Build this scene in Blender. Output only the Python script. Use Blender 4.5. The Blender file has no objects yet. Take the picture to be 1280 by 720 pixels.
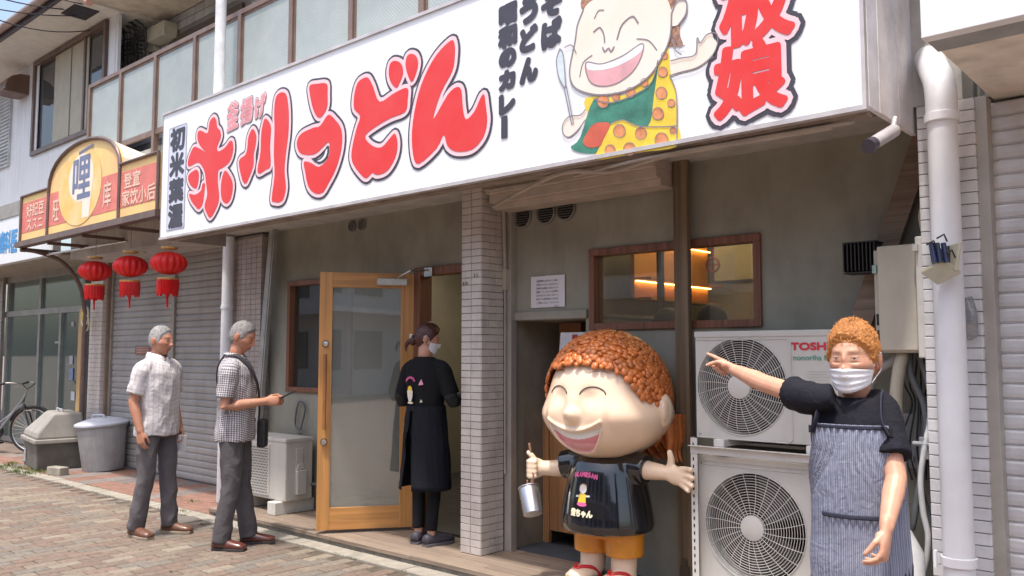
import bpy, bmesh, math, random
import numpy as np
from math import radians as RAD, sin, cos, pi, sqrt, atan2
from mathutils import Vector as V, Matrix, noise as MN, geometry as GEO
random.seed(7); np.random.seed(7)
S = bpy.context.scene
# ------------------------------------------------------------------ camera, world, sun, exposure
FPX, PITCH, AZ, CH = 1063., RAD(4.36), RAD(48.4), 1.45
FW = V((-cos(AZ)*cos(PITCH), sin(AZ)*cos(PITCH), sin(PITCH)))
RT = V((sin(AZ), cos(AZ), 0))
UP = V((cos(AZ)*sin(PITCH), -sin(AZ)*sin(PITCH), cos(PITCH)))
cd = bpy.data.cameras.new('camera'); cam = bpy.data.objects.new('camera', cd); S.collection.objects.link(cam)
cam.matrix_world = Matrix(((RT.x, UP.x, -FW.x, 0), (RT.y, UP.y, -FW.y, 0), (RT.z, UP.z, -FW.z, CH), (0, 0, 0, 1)))
cd.sensor_width = 36; cd.lens = 36*FPX/1280; cd.clip_start = .05; cd.clip_end = 2000
S.camera = cam
SUN_EL, SUN_AZV = RAD(73), V((.28, -1.0, 0)).normalized()     # direction towards the sun
w = bpy.data.worlds.new('World'); S.world = w; w.use_nodes = True
nt = w.node_tree; bgn = nt.nodes['Background']
sk = nt.nodes.new('ShaderNodeTexSky'); sk.sky_type = 'NISHITA'; sk.sun_disc = False
sk.sun_elevation = SUN_EL; sk.sun_rotation = atan2(SUN_AZV.x, SUN_AZV.y); sk.dust_density = 4.5; sk.air_density = 1.1; sk.ozone_density = .6
nt.links.new(sk.outputs[0], bgn.inputs[0]); bgn.inputs[1].default_value = .15
sd = bpy.data.lights.new('sun', 'SUN'); sd.energy = 2.1; sd.angle = RAD(2.5); sd.color = (1, .95, .88)
so = bpy.data.objects.new('sun', sd); S.collection.objects.link(so)
sv = V((SUN_AZV.x*cos(SUN_EL), SUN_AZV.y*cos(SUN_EL), sin(SUN_EL)))
so.rotation_euler = sv.to_track_quat('Z', 'Y').to_euler()
S.view_settings.view_transform = 'Standard'; S.view_settings.look = 'None'
S.view_settings.exposure = 1.06; S.view_settings.gamma = 1
S.cycles.max_bounces = 8; S.cycles.transparent_max_bounces = 12

def ray(px, py): return FW + RT*((px-640)/FPX) + UP*((360-py)/FPX)
def PY(px, py, y):
    d = ray(px, py); t = y/d.y; return V((d.x*t, y, CH+d.z*t))
def PX(px, py, x):
    d = ray(px, py); t = x/d.x; return V((x, d.y*t, CH+d.z*t))
def PZ(px, py, z=0.):
    d = ray(px, py); t = (z-CH)/d.z; return V((d.x*t, d.y*t, z))
def PD(px, py, dep): return V((0, 0, CH)) + ray(px, py)*dep

# ------------------------------------------------------------------ materials
MATS = {}
def lk(nt, a, b): nt.links.new(a, b)
def M(name, col=(.5,.5,.5), rough=.55, metal=0., var=.12, vs=6., col2=None, bump=0., bs=60., rnd=0., spec=None, coat=0., grime=0., wood=0., sss=0., trans=0., emit=None, estr=0.):
    if name in MATS: return MATS[name]
    m = bpy.data.materials.new(name); MATS[name] = m; m.use_nodes = True
    n = m.node_tree.nodes; b = n['Principled BSDF']; t = m.node_tree
    b.inputs['Roughness'].default_value = rough; b.inputs['Metallic'].default_value = metal
    if spec is not None: b.inputs['Specular IOR Level'].default_value = spec
    b.inputs['Coat Weight'].default_value = coat; b.inputs['Coat Roughness'].default_value = .06
    if sss: b.inputs['Subsurface Weight'].default_value = sss; b.inputs['Subsurface Radius'].default_value = (.012,.005,.003); b.inputs['Subsurface Scale'].default_value = 1
    if emit: b.inputs['Emission Color'].default_value = (*emit, 1); b.inputs['Emission Strength'].default_value = estr
    g = n.new('ShaderNodeNewGeometry'); tc = n.new('ShaderNodeTexCoord')
    mp = n.new('ShaderNodeMapping'); lk(t, (tc.outputs['Object'] if wood else g.outputs['Position']), mp.inputs[0])
    if wood: mp.inputs['Scale'].default_value = {1: (.6, 22, 22), 2: (22, 22, .6), 3: (22, 22, .6), 4: (1.2, 1.2, 26)}[wood]
    nz = n.new('ShaderNodeTexNoise'); lk(t, mp.outputs[0], nz.inputs['Vector']); nz.inputs['Scale'].default_value = vs; nz.inputs['Detail'].default_value = 6; nz.inputs['Roughness'].default_value = .62
    mx = n.new('ShaderNodeMix'); mx.data_type = 'RGBA'
    c2 = col2 or tuple(c*(1-var*2) for c in col); c1 = col if col2 else tuple(min(1, c*(1+var*.6)) for c in col)
    mx.inputs[6].default_value = (*c1, 1); mx.inputs[7].default_value = (*c2, 1)
    rp = n.new('ShaderNodeMapRange'); rp.inputs[1].default_value = .35; rp.inputs[2].default_value = .7; lk(t, nz.outputs['Fac'], rp.inputs[0]); lk(t, rp.outputs[0], mx.inputs[0])
    out = mx.outputs[2]
    if rnd:
        oi = n.new('ShaderNodeObjectInfo'); hs = n.new('ShaderNodeHueSaturation'); mr = n.new('ShaderNodeMapRange')
        mr.inputs[3].default_value = 1-rnd; mr.inputs[4].default_value = 1+rnd; lk(t, oi.outputs['Random'], mr.inputs[0]); lk(t, mr.outputs[0], hs.inputs['Value']); lk(t, out, hs.inputs['Color']); out = hs.outputs[0]
    if grime:
        n2 = n.new('ShaderNodeTexNoise'); m2 = n.new('ShaderNodeMapping'); lk(t, g.outputs['Position'], m2.inputs[0]); m2.inputs['Scale'].default_value = (5, 5, 1.6)
        lk(t, m2.outputs[0], n2.inputs['Vector']); n2.inputs['Scale'].default_value = 1.6; n2.inputs['Detail'].default_value = 5
        r2 = n.new('ShaderNodeMapRange'); r2.inputs[1].default_value = .48; r2.inputs[2].default_value = .8; r2.inputs[4].default_value = grime; lk(t, n2.outputs['Fac'], r2.inputs[0])
        x2 = n.new('ShaderNodeMix'); x2.data_type = 'RGBA'; x2.inputs[7].default_value = (.1, .085, .06, 1); lk(t, r2.outputs[0], x2.inputs[0]); lk(t, out, x2.inputs[6]); out = x2.outputs[2]
    lk(t, out, b.inputs['Base Color'])
    rr = n.new('ShaderNodeMapRange'); rr.inputs[3].default_value = max(0, rough-.08); rr.inputs[4].default_value = min(1, rough+.1); lk(t, nz.outputs['Fac'], rr.inputs[0]); lk(t, rr.outputs[0], b.inputs['Roughness'])
    if bump:
        bz = n.new('ShaderNodeTexNoise'); bz.inputs['Scale'].default_value = bs; bz.inputs['Detail'].default_value = 4; lk(t, mp.outputs[0], bz.inputs['Vector'])
        bn = n.new('ShaderNodeBump'); bn.inputs['Strength'].default_value = bump; bn.inputs['Distance'].default_value = .004; lk(t, bz.outputs['Fac'], bn.inputs['Height']); lk(t, bn.outputs[0], b.inputs['Normal'])
    return m
def glass(name, tint=(.8,.85,.82), alpha=.6, rough=.02, refl=1.):
    m = bpy.data.materials.new(name); MATS[name] = m; m.use_nodes = True; t = m.node_tree; n = t.nodes; n.clear()
    o = n.new('ShaderNodeOutputMaterial'); tr = n.new('ShaderNodeBsdfTransparent'); tr.inputs[0].default_value = (*tint, 1)
    gl = n.new('ShaderNodeBsdfGlossy'); gl.inputs['Roughness'].default_value = rough
    df = n.new('ShaderNodeBsdfDiffuse'); df.inputs[0].default_value = (*[c*.45 for c in tint], 1)
    m1 = n.new('ShaderNodeMixShader'); m1.inputs[0].default_value = 1-alpha; lk(t, tr.outputs[0], m1.inputs[1]); lk(t, df.outputs[0], m1.inputs[2])
    fr = n.new('ShaderNodeFresnel'); fr.inputs[0].default_value = 1.5; mu = n.new('ShaderNodeMath'); mu.operation = 'MULTIPLY_ADD'; mu.inputs[1].default_value = refl; mu.inputs[2].default_value = .04; lk(t, fr.outputs[0], mu.inputs[0])
    m2 = n.new('ShaderNodeMixShader'); lk(t, mu.outputs[0], m2.inputs[0]); lk(t, m1.outputs[0], m2.inputs[1]); lk(t, gl.outputs[0], m2.inputs[2]); lk(t, m2.outputs[0], o.inputs[0])
    return m

# ------------------------------------------------------------------ object helpers
C = S.collection
def thing(name, label, cat, loc=(0,0,0), rz=0, group=None):
    o = bpy.data.objects.new(name, None); C.objects.link(o); o.location = loc; o.rotation_euler = (0, 0, rz); o.empty_display_size = .1
    tag(o, label, cat, group); return o
def tag(o, label, cat, group=None):
    o['label'] = label; o['category'] = cat
    if group: o['group'] = group
    return o
def copy_tree(o, parent=None):
    c = o.copy(); C.objects.link(c); c.parent = parent
    for ch in o.children: copy_tree(ch, c)
    return c
def W2L(root):
    return (Matrix.Translation(root.location) @ root.rotation_euler.to_matrix().to_4x4()).inverted()
class MB:
    def __init__(s): s.v = []; s.f = []
    def add(s, vs, fs):
        k = len(s.v); s.v += [tuple(p) for p in vs]; s.f += [tuple(i+k for i in f) for f in fs]; return s
    def box(s, x0, x1, y0, y1, z0, z1):
        return s.add([(x, y, z) for z in (z0, z1) for y in (y0, y1) for x in (x0, x1)], [(0,2,3,1),(4,5,7,6),(0,1,5,4),(2,6,7,3),(0,4,6,2),(1,3,7,5)])
    def obox(s, c, ax, ay, az):     # centre and three half vectors
        c, ax, ay, az = map(V, (c, ax, ay, az))
        return s.add([c+ax*i+ay*j+az*k for k in (-1,1) for j in (-1,1) for i in (-1,1)], [(0,2,3,1),(4,5,7,6),(0,1,5,4),(2,6,7,3),(0,4,6,2),(1,3,7,5)])
    def rings(s, R, cap=True, close=False):
        n = len(R[0]); k = len(s.v)
        for r in R: s.v += [tuple(p) for p in r]
        m = len(R)
        for i in range(m if close else m-1):
            a = k+i*n; b = k+((i+1) % m)*n
            for j in range(n): s.f.append((a+j, a+(j+1) % n, b+(j+1) % n, b+j))
        if cap and not close:
            s.f.append(tuple(k+j for j in reversed(range(n)))); s.f.append(tuple(k+(m-1)*n+j for j in range(n)))
        return s
    def tube(s, pts, r, n=8, cap=True, round_=False, up=None, close=False):
        pts = [V(p) for p in pts]; m = len(pts)
        rs = r if isinstance(r, (list, tuple)) else [r]*m
        rs = [q if isinstance(q, (list, tuple)) else (q, q) for q in rs]
        prev = None; R = []
        for i, p in enumerate(pts):
            if close: t = pts[(i+1) % m]-pts[i-1]
            else: t = pts[min(i+1, m-1)]-pts[max(i-1, 0)]
            t.normalize()
            if prev is None:
                u = V(up) if up else (V((0,0,1)) if abs(t.z) < .9 else V((0,1,0)))
            else: u = prev
            u = (u-t*u.dot(t)).normalized(); prev = u; v = t.cross(u)
            R.append((p, t, u, v, rs[i]))
        out = []
        def rg(p, u, v, q, k=1.): return [p+u*(cos(2*pi*j/n)*q[0]*k)+v*(sin(2*pi*j/n)*q[1]*k) for j in range(n)]
        if round_:
            p, t, u, v, q = R[0]; e = (q[0]+q[1])/2
            for a in (.12, .5, .85): out.append(rg(p-t*e*sqrt(1-a*a), u, v, q, a))
        for p, t, u, v, q in R: out.append(rg(p, u, v, q))
        if round_:
            p, t, u, v, q = R[-1]; e = (q[0]+q[1])/2
            for a in (.85, .5, .12): out.append(rg(p+t*e*sqrt(1-a*a), u, v, q, a))
        return s.rings(out, cap, close)
    def cyl(s, a, b, r, r2=None, n=16): return s.tube([a, b], [r, r if r2 is None else r2], n)
    def lathe(s, prof, c=(0,0,0), n=24, ax='z', cap=True):
        out = []
        for r, h in prof:
            ring = []
            for j in range(n):
                a = 2*pi*j/n; x, y = cos(a)*r, sin(a)*r
                p = {'z': (x, y, h), 'y': (x, h, -y), 'x': (h, x, y)}[ax]
                ring.append(V(c)+V(p))
            out.append(ring)
        return s.rings(out, cap)
    def ball(s, c, r, nu=16, nv=10):
        rx, ry, rz = r if isinstance(r, (tuple, list)) else (r, r, r)
        return s.lathe([(1e-4 if k in (0, nv) else sin(pi*k/nv), -cos(pi*k/nv)) for k in range(nv+1)], n=nu)._tr(len(s.v)-nu*(nv+1), lambda p: (c[0]+p[0]*rx, c[1]+p[1]*ry, c[2]+p[2]*rz))
    def _tr(s, k, fn):
        for i in range(k, len(s.v)): s.v[i] = tuple(fn(s.v[i]))
        return s
    def xf(s, mat, k=0):
        for i in range(k, len(s.v)): s.v[i] = tuple(mat @ V(s.v[i]))
        return s
    def prism(s, poly, h0, h1, ax='y'):       # polygon in the plane across ax, extruded
        def P(a, b, h): return {'y': (a, h, b), 'x': (h, a, b), 'z': (a, b, h)}[ax]
        n = len(poly); vs = [P(a, b, h0) for a, b in poly]+[P(a, b, h1) for a, b in poly]
        return s.add(vs, [tuple(range(n)), tuple(reversed(range(n, 2*n)))]+[(j, j+n, (j+1) % n+n, (j+1) % n) for j in range(n)])
    def mesh(s, name):
        me = bpy.data.meshes.new(name); me.from_pydata(s.v, [], s.f); me.update()
        bm = bmesh.new(); bm.from_mesh(me); bmesh.ops.recalc_face_normals(bm, faces=bm.faces); bm.to_mesh(me); bm.free(); return me
    def build(s, name, mat, parent=None, world=None, smooth=False, bevel=0, kind=None, label=None, recalc=True):
        """world=root: vertices are given in world space and moved into that root's space."""
        if world is not None: s.xf(W2L(world))
        me = s.mesh(name)
        mats = mat if isinstance(mat, list) else [mat]
        for m in mats: me.materials.append(m)
        if smooth:
            me.polygons.foreach_set('use_smooth', [True]*len(me.polygons))
            if smooth != 'all': me.set_sharp_from_angle(angle=RAD(40))
        o = bpy.data.objects.new(name, me); C.objects.link(o); o.parent = parent
        if bevel:
            b = o.modifiers.new('bevel', 'BEVEL'); b.width = bevel; b.segments = 2; b.limit_method = 'ANGLE'; b.angle_limit = RAD(50)
        if kind: o['kind'] = kind
        if label: o['label'] = label
        return o
def inst(o, loc, rot=(0,0,0), parent=None, scale=None):
    c = o.copy(); C.objects.link(c); c.location = loc; c.rotation_euler = rot; c.parent = parent
    if scale: c.scale = scale
    return c
def crs(pts, k=6, close=False):     # Catmull-Rom through points
    pts = [V(p) for p in pts]; n = len(pts); out = []
    for i in range(n if close else n-1):
        if close: p0, p1, p2, p3 = pts[i-1], pts[i], pts[(i+1) % n], pts[(i+2) % n]
        else: p0, p1, p2, p3 = pts[max(i-1,0)], pts[i], pts[i+1], pts[min(i+2, n-1)]
        for j in range(k):
            t = j/k; out.append(.5*((2*p1)+(p2-p0)*t+(2*p0-5*p1+4*p2-p3)*t*t+(3*p1-p0-3*p2+p3)*t**3))
    if not close: out.append(pts[-1])
    return out
# ---- flat print: polygons in a plane, merged so that nothing overlaps
def stroke_polys(path, r, close=False, n=8):
    out = []; m = len(path)
    for i in range(m if close else m-1):
        a, b = path[i], path[(i+1) % m]; d = (b[0]-a[0], b[1]-a[1]); L = sqrt(d[0]**2+d[1]**2)
        if L < 1e-6: continue
        nx, ny = -d[1]/L*r, d[0]/L*r
        out.append([(a[0]+nx, a[1]+ny), (a[0]-nx, a[1]-ny), (b[0]-nx, b[1]-ny), (b[0]+nx, b[1]+ny)])
    for p in path: out.append([(p[0]+cos(2*pi*j/n)*r, p[1]+sin(2*pi*j/n)*r) for j in range(n)])
    return out
def union(polys):
    vs = []; fs = []
    for p in polys:
        k = len(vs); vs += [V((a[0], a[1])) for a in p]; fs.append(list(range(k, k+len(p))))
    r = GEO.delaunay_2d_cdt(vs, [], fs, 1, 1e-5)
    co = np.array([(v.x, v.y) for v in r[0]]); F = r[2]
    cen = np.array([co[list(f)].mean(0) for f in F]); ok = np.zeros(len(F), bool)
    for p in polys:            # keep only what lies inside one of the shapes, so that holes stay open
        q = np.array(p); lo = q.min(0); hi = q.max(0)
        idx = np.nonzero(~ok & (cen[:,0] >= lo[0]) & (cen[:,0] <= hi[0]) & (cen[:,1] >= lo[1]) & (cen[:,1] <= hi[1]))[0]
        if not len(idx): continue
        c = cen[idx]; ins = np.zeros(len(idx), bool); q2 = np.roll(q, -1, 0)
        for (x1, y1), (x2, y2) in zip(q, q2):
            if y1 == y2: continue
            ins ^= ((y1 > c[:,1]) != (y2 > c[:,1])) & (c[:,0] < (x2-x1)*(c[:,1]-y1)/(y2-y1)+x1)
        ok[idx[ins]] = True
    return [tuple(v) for v in co], [f for f, k in zip(F, ok) if k]
def thick(polys, r, bound=None):
    """polygons grown outwards by r (bound: closed outlines to stroke; default the polygons themselves)"""
    out = list(polys)
    for p in (bound or polys): out += stroke_polys(list(p), r, True)
    return out
_tc = {}
def text_polys(s):
    if s in _tc: return _tc[s]
    cu = bpy.data.curves.new('t', 'FONT'); cu.body = s; cu.size = 1; cu.resolution_u = 4; cu.align_x = 'CENTER'
    o = bpy.data.objects.new('t', cu); C.objects.link(o); bpy.context.view_layer.update()
    me = o.evaluated_get(bpy.context.evaluated_depsgraph_get()).to_mesh()
    P = [[(me.vertices[i].co.x, me.vertices[i].co.y) for i in f.vertices] for f in me.polygons]
    ec = {}
    for f in me.polygons:
        v = list(f.vertices)
        for a, b in zip(v, v[1:]+v[:1]): ec[(min(a,b), max(a,b))] = ec.get((min(a,b), max(a,b)), 0)+1
    E = [[(me.vertices[a].co.x, me.vertices[a].co.y), (me.vertices[b].co.x, me.vertices[b].co.y)] for (a, b), c in ec.items() if c == 1]
    bpy.data.objects.remove(o); _tc[s] = (P, E); return P, E
def glyph(s, cx, cz, wd, ht, shear=0., bold=0.):
    """text scaled to wd x ht, centred; returns polygons and boundary edges in plane metres"""
    P, E = text_polys(s)
    xs = [p[0] for q in P for p in q]; ys = [p[1] for q in P for p in q]
    x0, x1, y0, y1 = min(xs), max(xs), min(ys), max(ys)
    def T(p):
        u = (p[0]-(x0+x1)/2)/(x1-x0)*wd; v = (p[1]-(y0+y1)/2)/(y1-y0)*ht
        return (cx+u, cz+v+u*shear)
    P2 = [[T(p) for p in q] for q in P]; E2 = [[T(p) for p in q] for q in E]
    if bold:
        for e in E2: P2 += stroke_polys(e, bold, False, 6)
    return P2, E2
def grow(P, E, r):
    out = list(P)
    for e in E: out += stroke_polys(e, r, False, 8)
    return out
def sheet(name, polys, T, mat, parent, th=.0, world=None, label=None):
    """merged polygons placed through T(u, v) -> 3D"""
    vs, fs = union(polys); mb = MB()
    mb.v = [tuple(T(*p)) for p in vs]; mb.f = [tuple(f) for f in fs]
    if world is not None: mb.xf(W2L(world))
    me = bpy.data.meshes.new(name); me.from_pydata(mb.v, [], mb.f); me.update(); me.materials.append(mat)
    o = bpy.data.objects.new(name, me); C.objects.link(o); o.parent = parent
    if label: o['label'] = label
    return o
# remesh helper: merges overlapping closed shapes into one skin
def remesh(mb, voxel, smooth=4, fac=.5):
    o = mb.build('tmp', M('tmpm'))
    r = o.modifiers.new('r', 'REMESH'); r.mode = 'VOXEL'; r.voxel_size = voxel; r.use_smooth_shade = True
    s = o.modifiers.new('s', 'SMOOTH'); s.iterations = smooth; s.factor = fac
    dg = bpy.context.evaluated_depsgraph_get(); me = o.evaluated_get(dg).to_mesh()
    n = len(me.vertices); co = np.empty(n*3); me.vertices.foreach_get('co', co)
    out = MB(); out.v = [tuple(p) for p in co.reshape(-1, 3)]; out.f = [tuple(p.vertices) for p in me.polygons]
    me2 = o.data; bpy.data.objects.remove(o); bpy.data.meshes.remove(me2); return out
# ------------------------------------------------------------------ the ground
def struct(o): o['kind'] = 'structure'; return o
tile_m = M('porcelain tile', (.60,.545,.505), .28, var=.06, rnd=.07, grime=.25, bump=.05)
grout = M('grout', (.25,.22,.20), .9)
paver_ms = [M('paver red', (.188,.134,.104), .9, var=.16, vs=30, bump=.6, bs=160, rnd=.10, grime=.25), M('paver tan', (.205,.163,.125), .9, var=.16, vs=30, bump=.6, bs=160, rnd=.10, grime=.25),
            M('paver grey', (.175,.153,.128), .9, var=.16, vs=30, bump=.6, bs=160, rnd=.10, grime=.25), M('paver buff', (.235,.197,.152), .9, var=.14, vs=30, bump=.6, bs=160, rnd=.12, grime=.2),
            M('paver brown', (.175,.134,.105), .9, var=.16, vs=30, bump=.6, bs=160, rnd=.10, grime=.25)]
sand = M('joint sand', (.10,.08,.06), .95, var=.2, vs=20, bump=.5)
conc = M('concrete', (.33,.30,.25), .85, var=.12, vs=9, bump=.5, bs=90, grime=.35)
# far pavement: a sheet with brick courses as fine relief, to the horizon
fm = M('pavement far', (.2,.15,.12), .9, var=.15, vs=2)
mb = MB(); mb.box(-400, 400, -400, 400, -.5, -.016); struct(mb.build('ground', fm))
mb = MB(); mb.box(-12.8, -3.0, 1.3, 3.84, -.1, -.008); pave = struct(mb.build('pavement', sand))
PW, PL = .112, .215
cells = []
for i in range(int(9.7/PW)):
    x = -12.7+i*PW
    off = (i % 2)*PL/2
    for j in range(12):
        y0 = 1.35+j*PL+off
        if y0+PL > 3.83: continue
        cells.append((x+PW/2, y0+PL/2))
def inview(p):
    v = V(p)-V((0,0,CH)); c = v.dot(FW)
    if c < .2: return -1
    a = 640+FPX*v.dot(RT)/c; b = 360-FPX*v.dot(UP)/c
    return c if (-30 < a < 1310 and b < 745) else -1
vis = []; rest = []
for c in cells:
    d = inview((c[0], c[1], 0)); (vis if d > 0 else rest).append((d, c))
vis.sort(); rest = [c for _, c in rest]+[c for _, c in vis[300:]]; vis = [c for _, c in vis[:300]]
def paver_mesh(l, wd, h, g=.0045, ch=.005):
    m = MB(); a, b = wd/2-g, l/2-g
    m.rings([[(-a,-b,-.02),(a,-b,-.02),(a,b,-.02),(-a,b,-.02)], [(-a,-b,h-ch),(a,-b,h-ch),(a,b,h-ch),(-a,b,h-ch)], [(-a+ch,-b+ch,h),(a-ch,-b+ch,h),(a-ch,b-ch,h),(-a+ch,b-ch,h)]]); return m
protos = [paver_mesh(PL, PW, 0).build('brick', m, pave) for m in paver_ms]
for p in protos: p.location = (0, 0, -.05)
first = {}
for c in vis:
    k = random.choices(range(5), [3,3,3,1.2,3])[0]
    z = random.uniform(-.0018, .0012)
    r = (random.uniform(-.012,.012), random.uniform(-.01,.01), random.uniform(-.012,.012))
    if k not in first: o = protos[k]; first[k] = 1; o.location = (*c, z); o.rotation_euler = r
    else: inst(protos[k], (*c, z), r, pave)
mb = MB(); mats = []
for c in rest:
    k = len(mb.v); s = paver_mesh(PL, PW, random.uniform(-.002, .001)); mb.add([(v[0]+c[0], v[1]+c[1], v[2]) for v in s.v], s.f); mats += [random.choice((0,1,2,3,4,0,1,2,4))]*len(s.f)
o = mb.build('brick', paver_ms, pave, kind='stuff')
o.data.polygons.foreach_set('material_index', mats)
# kerb of pale concrete blocks
kerb = MB().box(-13.5, -3.0, 3.845, 3.995, -.2, -.012).build('kerb', grout); struct(kerb)
kb = MB().box(-.296, .296, -.074, .074, -.1, .006).build('kerb_stone', conc, kerb, bevel=.006); 
for i in range(17):
    loc = (-13.1+i*.6, 3.92, random.uniform(-.002, .002)); r = (0, random.uniform(-.003,.003), random.uniform(-.004,.004))
    if i == 0: kb.location = loc; kb.rotation_euler = r
    else: inst(kb, loc, r, kerb)
# terracotta strip before the closed shutters
strip = struct(MB().box(-13.5, -7.2, 3.995, 4.95, -.1, -.004).build('footpath', sand))
tm = [M('terracotta tile', (.25,.135,.10), .85, var=.15, vs=12, bump=.4, rnd=.12, grime=.3), M('slate tile', (.21,.18,.165), .85, var=.15, vs=12, bump=.4, rnd=.15, grime=.3)]
tp = [MB().box(-.147,.147,-.147,.147,-.01,.005).build('tile', m, strip, bevel=.003) for m in tm]
n = 0
for i in range(21):
    for j in range(3):
        k = 0 if (i//3 + (i*7+j) // 5) % 3 else 1
        loc = (-13.3+i*.3, 4.15+j*.3, random.uniform(-.001,.001))
        if n < 2 and tp[n] : 
            tp[n].location = loc; n += 1
        else: inst(tp[k], loc, (0,0,0), strip)
# deck of planks before the udon shop
planks = [M('deck plank', (.27,.205,.155), .7, wood=1, vs=2.2, var=.22, bump=.5, bs=6, rnd=.14, grime=.15)]
deck = struct(MB().box(-7.2, -1.0, 4.01, 4.6, -.1, .03).build('step', M('step riser', (.27,.24,.2), .85, var=.2, vs=14, grime=.4, bump=.4)))
pl = None
y = 4.0; r = random.Random(3)
while y < 4.58:
    x = -7.2; 
    while x < -1.05:
        L = min(r.choice((1.2, 1.5, .9)), -1.0-x)
        if x == -7.2: L *= r.uniform(.4, 1)
        o = MB().box(-L/2+.0015, L/2-.0015, 0, .088, -.03, 0).build('plank', planks[0], deck, bevel=.0025)
        o.location = (x+L/2, y, .06+r.uniform(-.0008, .0008)); x += L
    y += .0905
# grass in the joint by the kerb
gm = M('weed', (.11,.15,.035), .8, var=.3, vs=20); gs = M('moss', (.17,.18,.06), .95, var=.3, vs=30)
mb = MB()
def tuft(x, y, z, n, h, sp):
    for _ in range(n):
        a = random.uniform(0, 6.28); r_ = abs(random.gauss(0, sp)); px, py = x+cos(a)*r_*2.5, y+sin(a)*r_; q = random.uniform(0, 6.28); l = h*random.uniform(.4, 1)
        dx, dy = cos(q)*l*.5, sin(q)*l*.5; wx, wy = -sin(q)*.0022, cos(q)*.0022
        mb.add([(px-wx,py-wy,z), (px+wx,py+wy,z), (px+dx*.5+wx,py+dy*.5+wy,z+l*.6), (px+dx,py+dy,z+l)], [(0,1,2,3)])
for q in [(345,650,40),(360,656,50),(372,657,60),(388,662,30),(300,640,20),(240,628,18),(215,622,30),(410,668,14),(230,640,12),(352,655,50)]:
    p = PZ(q[0], q[1], 0); tuft(p.x, p.y, .0, q[2]*3, .035, .035)
for i in range(45):
    tuft(random.uniform(-10.5,-4.2), 3.845+random.choice((0,.15))+random.uniform(-.01,.01), 0, 10, .016, .012)
for q in [(10,583),(25,586),(40,588),(50,590),(70,592),(20,590),(0,585),(15,580),(35,592)]:
    p = PZ(q[0], q[1], 0); tuft(p.x, p.y, .0, 200, .04, .06)
for c in random.sample(vis, 40): tuft(c[0]+PW/2, c[1]+random.uniform(-.1,.1), -.004, 10, .014, .008)
o = mb.build('grass', gm, kind='stuff', recalc=False); tag(o, 'tufts of green weeds growing in the joints beside the pale kerb', 'weeds')

# ------------------------------------------------------------------ the udon shop
wallm = M('mortar wall', (.345,.33,.27), .8, col2=(.255,.24,.19), vs=1.6, bump=.4, bs=18, grime=.3)
wood_d = M('dark wood frame', (.22,.085,.045), .45, wood=3, vs=2, var=.25, bump=.2, bs=8)
wood_h = M('door wood', (.56,.27,.085), .42, wood=3, vs=1.6, var=.16, bump=.12, bs=6)
wood_hh = M('door wood across', (.56,.27,.085), .42, wood=4, vs=1.2, var=.16, bump=.12, bs=6)
shop = thing('udon_shop', 'grey mortar shopfront of the udon shop under the long white sign', 'shop', (-4.3, 4.6, .06))
def SB(mb, name, m, parent=None, **k): return mb.build(name, m, parent or shop, world=shop, **k)
WZ = 3.45
mb = MB()
def W(x0, x1, z0, z1): mb.box(x0, x1, 4.6, 4.72, z0, z1)
W(-7.2,-6.9,0,WZ); W(-6.9,-5.93,0,1.09); W(-6.9,-5.93,2.12,WZ); W(-5.93,-5.12,0,WZ); W(-5.12,-4.3,2.13,WZ)
W(-4.3,-4.08,0,WZ); W(-4.08,-3.42,1.68,WZ); W(-3.42,-3.38,0,WZ); W(-3.38,-2.16,0,1.6); W(-3.38,-2.16,2.14,WZ); W(-2.16,-1.02,0,WZ)
SB(mb, 'wall', wallm)
# faint raised panel and ledge on the wall, as beside the niche
mb = MB().box(-4.16, -4.085, 4.585, 4.6, .06, 2.4).box(-4.085, -3.4, 4.575, 4.6, 1.682, 1.74); SB(mb, 'ledge', wallm, bevel=.004)
# inside
mb = MB().box(-7.2, -1.0, 4.72, 7.6, -.02, .05); SB(mb, 'interior_floor', M('dark floor', (.06,.055,.055), .5, bump=.2))
inm = M('inside plaster', (.29,.26,.20), .85, var=.08, vs=3)
mb = MB().box(-7.2, -1.0, 7.6, 7.7, 0, 2.9).box(-7.3, -7.2, 4.72, 7.6, 0, 2.9).box(-1.0, -.95, 4.72, 7.6, 0, 2.9).box(-4.3, -4.2, 5.6, 7.6, .05, 2.9); SB(mb, 'interior_wall', inm)
mb = MB().box(-7.2, -1.0, 4.72, 7.7, 2.76, 2.9); SB(mb, 'ceiling', M('inside ceiling', (.3,.26,.2), .9))
mb = MB().box(-5.1, -4.33, 5.45, 5.6, .05, 2.76); SB(mb, 'partition', M('partition plaster', (.2,.18,.15), .85, vs=3))
# windows
wglass = glass('window glass', (.86,.83,.7), .9, .01, 1.0)
def win_frame(x0, x1, z0, z1, t=.045, label=None):
    f = SB(MB().box(x0, x1, 4.575, 4.69, z1-t, z1).box(x0, x1, 4.575, 4.69, z0, z0+t).box(x0, x0+t, 4.577, 4.688, z0+t, z1-t).box(x1-t, x1, 4.577, 4.688, z0+t, z1-t), 'window', wood_d, bevel=.003)
    g = SB(MB().box(x0+t, x1-t, 4.63, 4.634, z0+t, z1-t), 'pane', wglass, f); return f
win_frame(-6.9, -5.93, 1.09, 2.12); win_frame(-3.38, -2.16, 1.6, 2.14)
# doorway frame
SB(MB().box(-5.12, -5.04, 4.57, 4.7, .061, 2.13).box(-5.04, -4.31, 4.572, 4.698, 2.065, 2.13), 'door_frame', wood_d, bevel=.003)
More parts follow.
